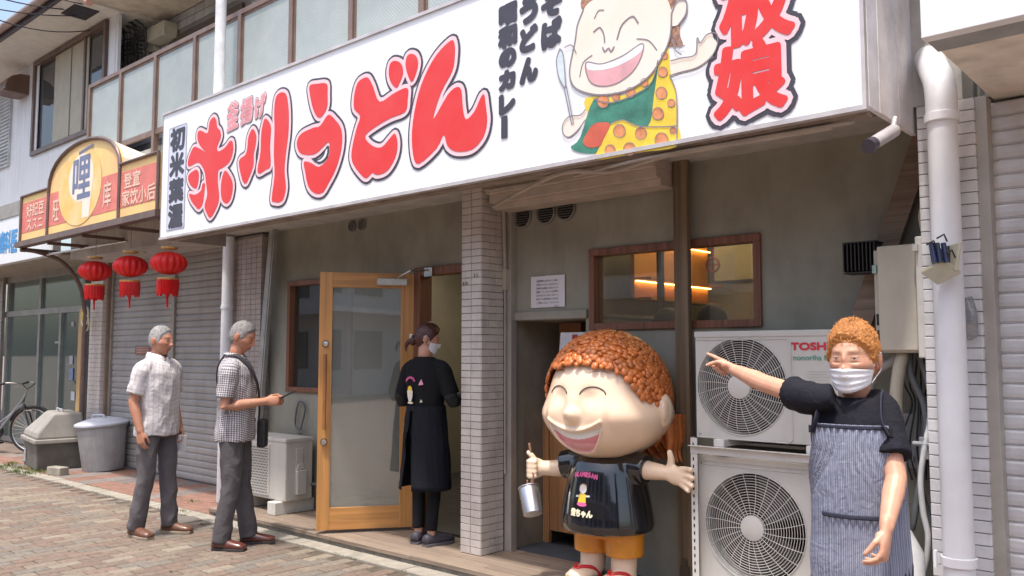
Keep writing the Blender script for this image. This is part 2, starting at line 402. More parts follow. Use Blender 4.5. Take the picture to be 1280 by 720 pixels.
# open glazed door, hinged at the frame
dp = thing('door_pivot_tmp', 'x', 'x'); bpy.data.objects.remove(dp)
h0, h1 = V((-5.125, 4.585, 0)), V((-5.565, 3.99, 0))
dv = (h1-h0); DL = dv.length; da = atan2(dv.y, dv.x)
dm = Matrix.Translation(h0) @ Matrix.Rotation(da, 4, 'Z')
def DB(mb, name, m, parent, **k): mb.xf(dm); return mb.build(name, m, parent, world=shop, **k)
DH = 2.085
frame = DB(MB().box(0, .105, -.02, .02, .085, DH).box(DL-.1, DL, -.02, .02, .085, DH), 'door', wood_h, shop, bevel=.003, label='tall open glazed timber door')
for za_, zb_ in ((DH-.12, DH-.001), (.086, .255)): DB(MB().box(.105, DL-.1, -.019, .019, za_, zb_), 'door_rail', wood_hh, frame, bevel=.002)
DB(MB().box(.1, DL-.095, -.004, .004, .25, DH-.115), 'pane', glass('door glass', (.80,.82,.76), .60, .015, 3.4), frame)
DB(MB().tube([(DL-.05, .065, 1.44), (DL-.05, .065, .86)], .014, 10).box(DL-.057, DL-.043, .02, .065, 1.38, 1.40).box(DL-.057, DL-.043, .02, .065, .9, .92), 'handle', M('worn handle wood', (.3,.13,.05), .35), frame, smooth=True)
for z in (1.52, .76): DB(MB().lathe([(.0001,.05),(.018,.048),(.024,.038),(.024,.03),(.012,.026),(.012,.02),(.03,.02)], (DL-.05, 0, z), 14, 'y'), 'knob', M('steel', (.6,.58,.55), .25, 1, var=.04), frame, smooth=True)
DB(MB().box(.06, .3, .02, .065, DH-.1, DH-.045), 'door_closer', M('closer grey', (.5,.49,.46), .4, .4), frame, bevel=.004)
a0 = dm @ V((.16, .05, DH-.05)); a1 = V((-4.92, 4.56, 2.1)); 
SB(MB().tube([a0, (a0+a1)/2+V((.1,-.1,.02)), a1], .008, 6).box(-4.97,-4.88,4.55,4.575,2.05,2.12), 'closer_arm', MATS['steel'], frame)
# niche: take-out hatch with a timber front and dark inside
nm = M('niche dark', (.3,.26,.2), .8)
SB(MB().box(-4.1, -4.08, 4.72, 5.5, .05, 1.7).box(-3.42, -3.4, 4.72, 5.5, .05, 1.7).box(-4.1, -3.4, 4.72, 5.5, 1.68, 1.72).box(-4.1, -3.4, 5.48, 5.52, .05, 1.72), 'niche', nm)
SB(MB().box(-4.075, -3.425, 4.93, 4.97, 1.0, 1.04).box(-4.075, -4.02, 4.932, 4.968, .06, 1.0).box(-4.02, -3.425, 4.95, 4.96, .15, 1.0), 'counter_front', M('counter wood', (.5,.25,.11), .5, wood=3, vs=2, var=.25), bevel=.002)
SB(MB().box(-3.95, -3.75, 4.98, 5.02, 1.05, 1.67), 'shutter_board', M('hatch board', (.28,.12,.05), .5, wood=3, vs=2))
SB(MB().box(-4.07, -3.43, 4.62, 4.92, .05, .066), 'door_mat', M('blue grey mat', (.07,.08,.1), .95, bump=.8, bs=300))
# post in front of the wall
post = SB(MB().box(-2.68, -2.585, 4.5, 4.545, .061, 3.3), 'post', M('weathered timber', (.2,.14,.085), .7, wood=3, vs=1.6, var=.3, bump=.4, bs=6), bevel=.003)
SB(MB().box(-2.665, -2.6, 4.493, 4.5, .12, .2).box(-2.65,-2.615,4.487,4.493,.2,.24), 'hinge_plate', M('rusty iron', (.12,.09,.07), .6, .6), post)
# tiled pillar between the two bays
def tiled(parent, x0, x1, y0, y1, z0, z1, nx, ny, th, core='pillar', stuff=False, faces='fs', mat=None, left=False):
    g = .0022; core_o = None
    mb = MB().box(x0+.004, x1-.004, y0+.004, y1, z0, z1)
    core_o = mb.build(core, grout, parent, world=parent if parent.type == 'EMPTY' else shop)
    rt = parent if parent.type == 'EMPTY' else shop
    li = W2L(rt)
    tw = (x1-x0)/nx; rows = int((z1-z0)/th)
    a = MB().rings([[(-tw/2+g,.004,-th/2+g),(tw/2-g,.004,-th/2+g),(tw/2-g,.004,th/2-g),(-tw/2+g,.004,th/2-g)], [(-tw/2+g,-.001,-th/2+g),(tw/2-g,-.001,-th/2+g),(tw/2-g,-.001,th/2-g),(-tw/2+g,-.001,th/2-g)], [(-tw/2+g+.002,-.003,-th/2+g+.002),(tw/2-g-.002,-.003,-th/2+g+.002),(tw/2-g-.002,-.003,th/2-g-.002),(-tw/2+g+.002,-.003,th/2-g-.002)]])
    sw = (y1-y0)/ny if ny else 0
    if stuff:
        mb = MB()
        for r in range(rows):
            z = z0+th*(r+.5)
            for i in range(nx): mb.add([(v[0]+x0+tw*(i+.5), v[1]+y0, v[2]+z) for v in a.v], a.f)
            for j in range(ny): mb.add([((-v[1]+x1), v[0]*sw/tw+y0+sw*(j+.5), v[2]+z) for v in a.v], a.f)
        mb.build('tile', mat or tile_m, core_o, world=rt, kind='stuff'); return core_o
    pa = a.build('tile', mat or tile_m, core_o); first = True
    pb = None
    if ny:
        b = MB(); b.add([(-v[1], v[0]*sw/tw, v[2]) for v in a.v], a.f); pb = b.build('tile', mat or tile_m, core_o)
    fa = fb = True
    for r in range(rows):
        z = z0+th*(r+.5)
        for i in range(nx):
            loc = li @ V((x0+tw*(i+.5), y0, z))
            if fa: pa.location = loc; fa = False
            else: inst(pa, loc, (random.uniform(-.006,.006),0,random.uniform(-.006,.006)), core_o)
        for j in range(ny):
            loc = li @ V((x1, y0+sw*(j+.5), z))
            if fb: pb.location = loc; fb = False
            else: inst(pb, loc, (0,random.uniform(-.006,.006),random.uniform(-.006,.006)), core_o)
    return core_o
pill = thing('tiled_pillar', 'white tiled pillar between the open door and the statue', 'pillar', (-4.2, 4.4, .06))
tiled(pill, -4.3, -4.105, 4.3, 4.53, .062, 3.0, 2, 3, .0505)
for s, z, x in (('616', 1.945, -4.26), ('11', 1.995, -4.155)):
    P, E = glyph(s, 0, 0, .05 if len(s) > 2 else .03, .022, 0, .001); sheet('number', P, lambda u, v, x=x, z=z: (x+u, 4.2955, z+v), M('black print', (.02,.02,.02), .6), pill, world=pill)
# aluminium guide rail, conduit and box on the far side of the pillar
al = M('aluminium', (.45,.42,.38), .45, .3, var=.08, bump=.05)
SB(MB().box(-4.105, -4.04, 4.54, 4.6, .06, 2.9), 'guide_rail', al, bevel=.002)
SB(MB().box(-4.098, -4.06, 4.51, 4.54, 1.9, 2.05), 'junction_box', M('beige plastic', (.5,.44,.36), .5))
SB(MB().tube([(-4.08,4.52,1.9),(-4.08,4.52,.6)], .008, 6).tube([(-4.08,4.52,2.05),(-4.08,4.5,2.5),(-4.07,4.4,2.58),(-4.02,4.25,2.58),(-3.9,4.2,2.56),(-3.2,3.9,2.48)], .014, 8), 'conduit', M('conduit beige', (.42,.36,.3), .5), smooth=True)
# roller-shutter housings under the sign
hb = M('housing beige', (.56,.47,.40), .5, .1, var=.1, grime=.2)
SB(MB().box(-4.06, -2.69, 4.3, 4.56, 2.56, 2.8).box(-4.06, -2.69, 4.33, 4.56, 2.50, 2.56).box(-4.06,-2.69,4.38,4.56,2.46,2.50), 'shutter_housing', hb, bevel=.004)
SB(MB().box(-7.3, -1.1, 3.7, 4.6, 3.5, 3.54), 'soffit', M('soffit brown', (.2,.16,.13), .7))
# round louvred vents
vm = M('vent grey', (.22,.21,.19), .5, .2); vd = M('vent dark', (.02,.02,.02), .8)
def vent(x, z, r):
    v = SB(MB().lathe([(r*.82,-.004),(r*.88,-.018),(r,-.014),(r,.01)], (x,4.6,z), 24, 'y', cap=False), 'vent', vm, smooth=True)
    SB(MB().lathe([(.0001,-.002),(r*.84,-.002)], (x,4.6,z), 20, 'y'), 'vent_hole', vd, v)
    mb = MB()
    for k in range(9):
        zz = -r*.8+k*r*.2; hw = sqrt(max(0, (r*.84)**2-zz*zz))
        if hw > .01: mb.obox((x, 4.59, z+zz), (hw,0,0), (0,.006,.004), (0,-.001,.0012))
    SB(mb, 'louvre', vm, v)
for px, py, r in ((654,271,.085),(683,266,.085),(708,261,.085)): p = PY(px, py, 4.6); vent(p.x, p.z, r)
for px, py in ((441,283),(453,281)): p = PY(px, py, 4.6); vent(p.x, p.z, .05)
# slanting bracing timber in the right bay
a, b = PY(1150, 190, 4.52), PY(1073, 415, 4.52); d = (b-a).normalized()
SB(MB().obox((a+b)/2, d*((b-a).length/2+.1), V((0,.02,0)), V((d.z,0,-d.x))*.055), 'brace', M('brace timber', (.24,.17,.12), .7, wood=1, vs=2, var=.2))
a, b = PY(341, 290, 4.5), PY(322, 520, 4.5); d = (b-a).normalized()
SB(MB().obox((a+b)/2, d*((b-a).length/2+.25), V((0,.02,0)), V((d.z,0,-d.x))*.035).obox((a+b)/2+V((.055,0,0)), d*((b-a).length/2+.25), V((0,.02,0)), V((d.z,0,-d.x))*.008), 'leaning_rail', M('grey metal', (.42,.41,.39), .4, .4, grime=.3), bevel=.003)
# ---- inside: lit shelf, hanging things, customers' chair backs
shf = thing('lit_shelf', 'wooden wall shelf with warm strip light seen through the window', 'shelf', (-3.9, 6.5, 1.5))
sw = M('shelf wood', (.45,.22,.07), .5, wood=1)
SB2 = lambda mb, n_, m, p=shf, **k: mb.build(n_, m, p, world=shf, **k)
xk = -3.9; ya, yb_ = PX(793,350,xk).y, PX(885,350,xk).y
zt, zm, zb = PX(793,330,xk).z, PX(793,347,xk).z, PX(793,372,xk).z
SB2(MB().box(xk-.04, xk, ya, yb_, zb, zt+.25), 'back_board', sw)
for z_ in (zm, zb): SB2(MB().box(xk, xk+.16, ya, yb_, z_-.022, z_), 'board', sw)
for z_ in (zm-.03, zt+.2): SB2(MB().box(xk+.012, xk+.03, ya, yb_, z_, z_+.007), 'light_strip', M('warm led', (1,.7,.3), emit=(1,.55,.17), estr=13))
ld = bpy.data.lights.new('shop lamp', 'AREA'); ld.energy = 16; ld.size = 1.6; ld.color = (1,.83,.58)
lo = bpy.data.objects.new('shop_lamp', ld); C.objects.link(lo); lo.location = (-3.0, 6, 2.7)
ld = bpy.data.lights.new('hall lamp', 'AREA'); ld.energy = 11; ld.size = .8; ld.color = (1,.86,.66)
lo = bpy.data.objects.new('hall_lamp', ld); C.objects.link(lo); lo.location = (-6.2, 6.0, 2.7)
yb = M('cupboard cream', (.55,.46,.25), .6)
cb = thing('wall_cupboard', 'cream cupboard hanging inside the window with an orange ring sign', 'cupboard', (-2.6, 6.3, 1.6))
p0, p1 = PY(893, 352, 6.2), PY(948, 285, 6.2)
cup = MB().box(p0.x, p1.x+.2, 6.2, 6.55, p0.z, p1.z).build('body', yb, cb, world=cb, bevel=.004)
p = PY(891, 331, 6.0)
kh = thing('kitchen_range', 'dark kitchen range and hood at the back of the lit room', 'kitchen', (-2.6, 7.2, .06))
dks = M('kitchen dark steel', (.06,.06,.065), .35, .5); dkw = M('kitchen grey', (.22,.22,.22), .5, .3)
MB().box(-3.2,-1.6,6.9,7.5,1.75,2.0).build('hood', dkw, kh, world=kh, bevel=.01); MB().box(-3.3,-1.3,6.8,7.5,.06,1.0).build('counter', dks, kh, world=kh)
for q in range(5): MB().lathe([(.0001,0),(.12,0),(.13,.16),(.0001,.17)], (-3.1+q*.33,7.0,1.0+.55*(q % 2)), 16).build('pot', dks, kh, world=kh, smooth=True)
for q in range(6): MB().box(-3.15+q*.22,-3.02+q*.22,7.4,7.5,1.35,1.36+.1+.03*(q % 3)).build('bottle', M('pale jar %d' % (q % 2), [(.5,.48,.4),(.35,.2,.1)][q % 2], .4), kh, world=kh)
ip = thing('room_post', 'slim dark post standing inside the lit room', 'post', (-3.45, 5.6, .06)); MB().box(-3.30,-3.26,5.3,5.34,.06,2.7).build('post', dks, ip, world=ip)
rg = thing('no_entry_ring', 'round red ring hanging behind the right window pane', 'ring', (p.x, 6.0, p.z))
MB().tube([(cos(t)*.055, 0, sin(t)*.055) for t in [i*2*pi/20 for i in range(20)]], .008, 6, close=True, up=(0,1,0)).build('ring', M('ring red', (.4,.06,.03), .5), rg, smooth=True)
MB().box(-.05,.05,-.003,.003,-.005,.005).box(-.006,.006,-.004,.004,-.1,.35).build('bar', MATS['ring red'], rg)
dk = M('dark hair', (.02,.018,.016), .7)
for k, (px, py, L) in enumerate(((835,398,'left'),(890,394,'right'))):
    p = PY(px, py, 5.2); g = thing('person', f'customer inside the {L} half of the window showing only dark hair', 'person', (p.x, 5.2, .06))
    MB().ball((0,0,p.z-.1), (.1,.12,.12)).build('head', dk, g, smooth='all')
    mbt = MB().tube([(0,0,.8-.06),(0,0,1.1),(0,0,1.27),(0,0,1.38)], [(.15,.2),(.15,.2),(.1,.16),(.05,.05)], 16, round_=True, up=(0,1,0)); mbt.build('torso', M('dark shirt', (.05,.05,.06), .8), g, smooth='all')
# notice
mat_n = M('notice paper', (.72,.7,.72), .6, var=.03)
p0, p1 = PY(664, 385, 4.59), PY(706, 343, 4.59)
no = tag(MB().box(p0.x, p1.x, 4.588, 4.59, p0.z, p1.z).build('notice', mat_n), 'white paper notice with rows of small writing taped above the hatch', 'notice')
ink = M('grey ink', (.1,.1,.12), .7)
rows = ['営業時間のお知らせとお願い', '御来店いただきまして誠にありがとう', '混雑時は順番にお並び下さい', '釜揚げうどんは少々お時間が', 'かかりますので予めご了承下さい', '店内での長時間のご利用は', 'ご遠慮いただいております', '店主']
polys = []
for i, s in enumerate(rows):
    wd = .2 if i < 7 else .04
    P, E = glyph(s, (p0.x+p1.x)/2+(0 if i < 7 else .08), p1.z-.035-i*.0255, wd, .015); polys += P
vs_, fs_ = [], []
mb = MB()
for q in polys: mb.add([(a, 4.586, b) for a, b in q], [tuple(range(len(q)))])
mb.build('writing', ink, no, recalc=False)
# flyer board leaning in the niche
p = PY(700, 470, 4.62)
fb = thing('menu_board', 'white menu board with a red seal leaning in the hatch behind the statue', 'board', (-3.62, 4.7, 1.0))
bt, bb = PY(703, 414, 4.64), PY(690, 500, 4.64)
MB().obox(((bt.x+bb.x)/2+.12, 4.66, (bt.z+bb.z)/2-.05), (.13,0,0), (0,.006,0), (.03,0,.28)).build('board', M('board white', (.62,.62,.64), .4), fb, world=fb, bevel=.002)
MB().obox((bt.x+.1, 4.65, bt.z-.05), (.022,0,0), (0,.002,0), (0,0,.025)).build('seal', M('seal red', (.4,.03,.03), .6), fb, world=fb)
for k in range(4): MB().obox((bb.x+.06+k*.013, 4.651, bb.z+.02+.09*k), (.022,0,0), (0,.001,0), (0,0,.014)).build('picture', M('flyer print %d' % (k % 2), [(.3,.35,.4),(.5,.3,.25)][k % 2], .6), fb, world=fb)
# ------------------------------------------------------------------ the long white sign
SY = 3.63
sign = thing('shop_sign', 'long white signboard with big red brush lettering above the shopfront', 'sign', (-4.3, 3.63, 2.48))
signm = M('sign white', (.82,.82,.835), .35, var=.02, vs=1.5, grime=.05, coat=.2)
def GB(mb, n_, m, p=sign, **k): return mb.build(n_, m, p, world=sign, **k)
XL, XR = -7.52, -1.22
GB(MB().box(XL, XR, SY, SY+.06, 2.49, 3.64).box(XL, XR, SY+.061, 4.29, 3.6, 3.63), 'box', signm, bevel=.006)
GB(MB().box(XL-.004, XR+.004, SY-.012, SY+.03, 2.475, 2.497).box(XL-.004, XR+.004, SY-.012, SY+.03, 3.63, 3.652).box(XR-.012, XR+.004, SY-.012, SY+.02, 2.497, 3.63), 'edge_trim', M('trim grey', (.6,.56,.55), .4, .3))
GB(MB().box(XL-.01, XL-.002, SY, 4.29, 2.48, 3.64), 'end_panel', M('end beige', (.42,.38,.36), .5))
for k in range(5):
    GB(MB().box(XR-.02, XR+.006+.002*(k % 2), SY+.02+k*.13, SY+.148+k*.13, 2.492, 3.64), 'side_panel', M('side panel %d' % (k % 2), [(.84,.82,.86),(.86,.82,.82)][k % 2], .5), bevel=.002)
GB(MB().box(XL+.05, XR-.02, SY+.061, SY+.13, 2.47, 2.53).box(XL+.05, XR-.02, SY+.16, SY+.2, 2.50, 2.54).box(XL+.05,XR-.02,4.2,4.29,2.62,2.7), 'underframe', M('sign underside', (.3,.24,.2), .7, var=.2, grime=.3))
GB(MB().tube(crs([(-3.9,4.2,2.44),(-3.3,3.85,2.44),(-2.9,3.72,2.46),(-2.6,3.75,2.43),(-2.2,3.7,2.45),(-1.4,3.72,2.45)]), .014, 6).tube(crs([(-2.9,3.8,2.45),(-2.4,3.66,2.44),(-1.9,3.7,2.455),(-1.3,3.7,2.45)]), .009, 6), 'cable', M('cable beige', (.4,.34,.29), .6), smooth=True)
red = M('sign red', (.70,.028,.024), .4, col2=(.70,.055,.05), vs=5, var=.05); pink = M('sign pink', (.82,.58,.62), .4, var=.03); blk = M('sign charcoal', (.055,.052,.07), .45, var=.1)
def U(px, py): p = PY(px, py, SY); return (p.x, p.z)
def TS(h): return lambda u, v: (u, SY-h, v)
def zm(region, scale, pts): return [(region[0]+x/scale, region[1]+y/scale) for x, y in pts]
def smooth2(pts, k=3, close=True):
    return [(p.x, p.y) for p in crs([V((a, b, 0)) for a, b in pts], k, close)]
R1, S1 = (225,130), 4.8; R2, S2 = (360,80), 4.0; R3, S3 = (480,30), 3.6
strokes = [  # one closed outline per brush shape, read off the photograph in picture points
 zm(R1,S1,[(205,80),(222,95),(228,140),(245,160),(250,200),(228,255),(235,285),(275,262),(305,222),(322,232),(322,290),(300,350),(258,385),(235,400),(232,470),(240,560),(225,620),(188,682),(165,655),(152,610),(168,545),(160,470),(150,400),(115,352),(60,375),(52,350),(66,300),(90,258),(130,272),(158,290),(125,250),(110,210),(112,170),(130,160),(170,175),(182,110)]),
 zm(R1,S1,[(58,425),(92,398),(112,400),(118,440),(104,505),(75,495),(55,460)]),
 zm(R1,S1,[(60,540),(95,545),(130,520),(140,480),(155,480),(150,540),(140,600),(120,630),(100,618),(72,580)]),
 zm(R1,S1,[(275,400),(300,425),(322,480),(312,560),(285,598),(255,570),(250,500),(258,440)]),
 zm(R1,S1,[(440,150),(462,185),(460,240),(448,300),(445,370),(420,440),(400,478),(378,455),(358,345),(395,308),(408,270),(415,200)]),
 zm(R1,S1,[(518,88),(540,110),(552,150),(545,250),(548,370),(520,395),(480,418),(470,390),(488,290),(492,180),(505,110)]),
 zm(R1,S1,[(578,-30),(598,-62),(628,-68),(648,-40),(658,60),(655,180),(640,300),(632,400),(640,500),(625,570),(600,590),(572,588),(555,570),(572,430),(568,300),(572,150),(570,50)]),
 zm(R2,S2,[(112,110),(150,100),(198,100),(202,150),(200,215),(175,262),(150,265),(128,220),(115,160)]),
 zm(R2,S2,[(130,320),(165,310),(205,255),(240,280),(272,330),(272,420),(245,520),(205,600),(175,645),(135,645),(105,610),(90,540),(84,490),(120,495),(160,515),(205,470),(212,410),(205,392),(180,415),(140,450),(90,455),(60,440),(48,395),(70,350)]),
 zm(R2,S2,[(375,75),(405,70),(430,115),(462,190),(530,150),(600,120),(602,180),(590,240),(520,270),(450,310),(390,360),(420,405),(470,418),(515,370),(540,350),(552,400),(540,470),(500,535),(450,555),(425,545),(400,570),(375,560),(330,500),(322,440),(345,330),(365,262),(335,225),(335,160),(350,100)]),
 zm(R2,S2,[(515,0),(540,-15),(570,0),(580,45),(560,100),(545,120),(520,95),(508,50)]),
 zm(R2,S2,[(598,-35),(620,-50),(645,-38),(655,0),(640,60),(622,90),(605,60),(592,10)]),
 zm(R3,S3,[(305,75),(322,95),(322,150),(310,215),(260,310),(225,430),(290,320),(330,285),(352,300),(358,370),(372,430),(410,395),(440,330),(455,320),(462,370),(468,440),(450,510),(400,565),(330,575),(290,550),(272,500),(240,560),(160,630),(135,590),(130,480),(150,350),(185,240),(240,140)]),
]
st = [smooth2([U(*q) for q in s], 3) for s in strokes]
sheet('lettering_outline', thick(st, .042), TS(.004), blk, sign, world=sign, label='black outline of the big lettering')
sheet('lettering_rim', thick(st, .027), TS(.006), pink, sign, world=sign)
sheet('lettering', st, TS(.008), red, sign, world=sign, label='big red brush lettering')
sheet('inner_gap', [D0 for D0 in [smooth2([U(*q) for q in zm(R2,S2,[(122,474),(160,502),(203,470),(210,412),(196,415),(184,446),(158,478)])], 2)]], TS(.0085), blk, sign, world=sign)
sheet('inner_gap', [smooth2([U(*q) for q in zm(R2,S2,[(150,486),(170,488),(196,462),(202,425),(193,436),(186,458),(166,480)])], 2)], TS(.0095), signm, sign, world=sign)
def inset_ink(region, sc, pts): return smooth2([U(*q) for q in zm(region, sc, pts)], 3)
# small pale pink words above it
def PB(ch, x0, y0, x1, y1, shear=0., bold=0.):      # a character fitted to its place on the sign face
    a, b, m_ = U(x0, (y0+y1)/2), U(x1, (y0+y1)/2), U((x0+x1)/2, y0); n_ = U((x0+x1)/2, y1)
    return glyph(ch, (a[0]+b[0])/2, (m_[1]+n_[1])/2, b[0]-a[0], m_[1]-n_[1], shear, bold)
gs = [PB('釜', 285,129,298,161, .1, .005), PB('揚', 302,124,316,153, .1, .005), PB('げ', 320,120,332,146, .1, .005)]
P = sum([g[0] for g in gs], []); E = sum([g[1] for g in gs], [])
sheet('small_lettering_outline', grow(P, E, .018), TS(.004), M('rose grey', (.3,.13,.15), .5), sign, world=sign)
sheet('small_lettering_rim', grow(P, E, .012), TS(.0055), M('rose white', (.85,.72,.74), .4), sign, world=sign)
sheet('small_lettering', P, TS(.007), M('rose', (.8,.3,.32), .4), sign, world=sign)
# vertical columns of dark words
for ch, x0, y0, x1, y1 in (('昭',625,6,646,29),('和',624,33,646,58),('の',625,62,645,83),('カ',625,89,644,111),('レ',625,118,644,141),('ー',628,147,634,170),
        ('う',651,-2,672,28),('ど',651,34,672,63),('ん',651,73,672,102),('そ',678,-8,702,19),('ば',678,25,702,58)):
    if ch == 'ー': 
        a_, b_ = U(628,147), U(634,171); g = [[(a_[0],b_[1]),(b_[0],b_[1]),(b_[0],a_[1]),(a_[0],a_[1])]]; g = thick(g, .006)
    else: g = PB(ch, x0+1, y0+1, x1-1, y1-1, .06, .0135)[0]
    g = [[(a, min(b, 3.625)) for a, b in q] for q in g]
    sheet('lettering', g, TS(.005), blk, sign, world=sign)
# label at the far left
a, b, c_, d = U(212,163), U(233,153), U(231,290), U(209,291)
x0, x1 = (a[0]+d[0])/2, (b[0]+c_[0])/2; z0, z1 = d[1]+.02, (a[1]+b[1])/2
sheet('name_label', [[(x0,z0),(x1,z0),(x1,z1),(x0,z1)]], TS(.003), M('label lilac', (.62,.64,.76), .5, var=.05), sign, world=sign)
sheet('name_label_edge', stroke_polys([(x0,z0),(x1,z0),(x1,z1),(x0,z1)], .004, True), TS(.0042), M('label edge', (.35,.38,.5), .5), sign, world=sign)
P = []
for k, ch in enumerate('初米葉渥'): P += glyph(ch, (x0+x1)/2, z1-(k+.5)*(z1-z0)/4, (x1-x0)*.78, (z1-z0)/4*.84, 0, .013)[0]
sheet('name_lettering', P, TS(.0055), blk, sign, world=sign)
# the right-hand column
gs = [PB('板', 903,-42,990,50, 0, .010), PB('娘', 896,55,981,140, 0, .010)]
P = sum([g[0] for g in gs], []); E = sum([g[1] for g in gs], [])
P = [[(a, min(b, 3.625)) for a, b in q] for q in P]; E = [[(a, min(b, 3.6)) for a, b in q] for q in E]
sheet('title_outline', grow(P, E, .062), TS(.004), blk, sign, world=sign)
sheet('title_rim', grow(P, E, .040), TS(.006), pink, sign, world=sign)
sheet('title', grow(P, E, .016), TS(.008), red, sign, world=sign, label='red upright title at the right end')
# ---- drawing of a laughing cook (plain shapes)
R7, S7 = (695,0), 720/210
def D(pts, k=4, close=True): return smooth2([U(*q) for q in zm(R7, S7, pts)], k, close)
line = M('pencil line', (.25,.22,.25), .6); skinp = M('print skin', (.83,.76,.68), .45, col2=(.84,.7,.58), vs=4); yel = M('print yellow', (.85,.62,.06), .45); grn = M('print green', (.06,.24,.17), .5, var=.2, vs=14)
org = M('print orange', (.75,.3,.13), .5, var=.2, vs=20); whi = M('print white', (.82,.82,.84), .4); pnk = M('print pink', (.8,.42,.45), .45); hairp = M('print hair', (.42,.22,.14), .6, var=.35, vs=40)
art = GB(MB().box(-3.7,-3.69,SY-.001,SY+.01,2.6,2.61), 'drawing', whi, label='drawing of a laughing cook with ladle and green bib')
def AR(n_, polys, h, m, sk=False):
    if n_ in ('arm', 'hair', 'spot'):
        for q in polys: sheet(n_, [q], TS(h), m, art, world=sign)
    else: sheet(n_, polys, TS(h), m, art, world=sign)
TOPC = 3.628
def clip(q): return [(a, min(b, TOPC)) for a, b in q]
arm_r = D([(470,265),(540,250),(600,235),(608,165),(622,185),(650,150),(690,145),(695,190),(668,245),(610,290),(540,310),(480,325)])
arm_l = D([(140,450),(110,490),(60,500),(32,535),(35,575),(60,588),(95,560),(120,520),(150,490)])
AR('arm', [arm_r, arm_l], .003, skinp)
dress = D([(130,420),(300,405),(440,250),(480,200),(495,330),(518,400),(522,540),(520,628),(350,655),(180,685),(190,640),(150,520)],4)
AR('dress', [dress], .0036, yel)
bib = D([(165,425),(250,440),(400,370),(440,260),(420,420),(395,540),(290,515),(240,530),(200,610),(180,655),(110,655),(65,632),(105,590)],4)
AR('bib', [bib], .0042, grn)
AR('dress_front', [D([(178,685),(195,620),(240,535),(290,515),(350,540),(450,545),(521,540),(521,628),(350,655)],4)], .0048, yel)
spots = [(205,435,26),(260,415,16),(322,398,20),(382,355,16),(460,310,20),(455,400,24),(497,443,16),(440,488,24),(275,562,26),(367,572,24),(455,600,28),(235,645,22),(318,640,26),(505,560,14),(468,240,14)]
dots = []
for x, y, r_ in spots: dots.append(D([(x+cos(a)*r_*(1+.12*sin(3*a+x)), y+sin(a)*r_*(1.1)) for a in [i*pi/4 for i in range(8)]], 2))
AR('spot', dots, .0054, org)
AR('bib_patch', [D([(130,580),(160,535),(200,525),(235,535),(205,600),(190,628),(140,632),(118,610)],3)], .0054, M('patch red', (.6,.12,.07), .5))
ear = D([(490,60),(520,10),(560,5),(560,60),(530,105),(490,110)], 3)
hair_l = D([(108,30),(115,-10),(165,-15),(130,40)],3); hair_r = D([(470,-15),(520,-15),(500,50),(480,40)],3); hair_b = D([(505,110),(530,90),(532,150),(545,195),(500,200),(480,190)],3)
AR('hair', [clip(hair_l), clip(hair_r), hair_b], .003, hairp)
AR('ear', [clip(ear)], .0052, skinp)
face = D([(120,45),(165,0),(250,-14),(380,-14),(470,-8),(498,60),(495,150),(460,240),(400,330),(310,390),(200,410),(100,385),(62,330),(75,230),(85,150)],4)
AR('face', [clip(face)], .0060, skinp)
mouth = D([(132,270),(200,275),(290,240),(372,188),(370,240),(330,310),(260,360),(190,370),(145,345)],4)
AR('mouth', [mouth], .0066, pnk)
AR('teeth', [D([(142,262),(200,272),(290,240),(372,188),(365,225),(290,275),(210,300),(140,300)],4)], .0072, whi)
lines = []
def L(pts, r_=.0045, close=False): lines.extend(stroke_polys([(a, min(b, TOPC-.01)) for a, b in D(pts, 5, close)], r_, close, 6))
L([(265,170),(285,110),(330,72),(355,100)]); L([(165,138),(190,120),(207,145),(212,182)]); L([(168,80),(185,48),(208,45)],.003)
L([(203,205),(212,222),(225,210)]); L([(230,208),(240,222),(252,202)]); L([(350,168),(400,175),(435,215)],.003); L([(105,330),(120,270),(158,238)],.003)
L([(120,45),(95,110),(85,180),(62,300),(75,365),(120,395),(200,408),(310,388),(400,330),(455,250),(492,160),(498,60)]); L([(498,60),(520,10),(560,5),(560,60),(530,105)],.004)
L([(132,270),(200,275),(290,240),(372,188),(370,240),(330,310),(260,360),(190,370),(145,345)],.003,True)
L([(495,262),(540,250),(600,235),(608,165),(622,185),(650,150),(690,145),(695,190),(668,245),(610,290),(540,310),(490,325)],.003)
L([(490,325),(518,400),(522,540),(520,628)],.003); L([(165,425),(250,440),(400,370),(440,260)],.003); L([(240,530),(290,515),(350,540),(450,545),(521,540)],.003); L([(130,470),(105,495),(60,500),(32,535),(35,575),(60,588),(95,560),(125,520)],.003)
L([(20,210),(5,260),(15,330),(38,375),(45,370)],.003); L([(38,375),(70,530)],.003); L([(48,370),(78,528)],.003); L([(20,210),(35,240),(45,370)],.003); L([(40,205),(70,195),(90,230)],.003)
L([(510,150),(530,195),(555,198)],.003); L([(500,170),(515,215),(540,235)],.003)
for x, y, r_ in spots: L([(x+cos(a)*r_, y+sin(a)*r_*1.1) for a in [i*pi/3 for i in range(6)]], .0016, True)
AR('pencil_line', lines, .0078, line)
AR('ladle', [D([(20,212),(6,262),(15,330),(40,372),(44,330),(36,245)],3), D([(38,372),(47,370),(78,528),(70,532)],1)], .0060, M('print pale blue', (.6,.68,.74), .4))

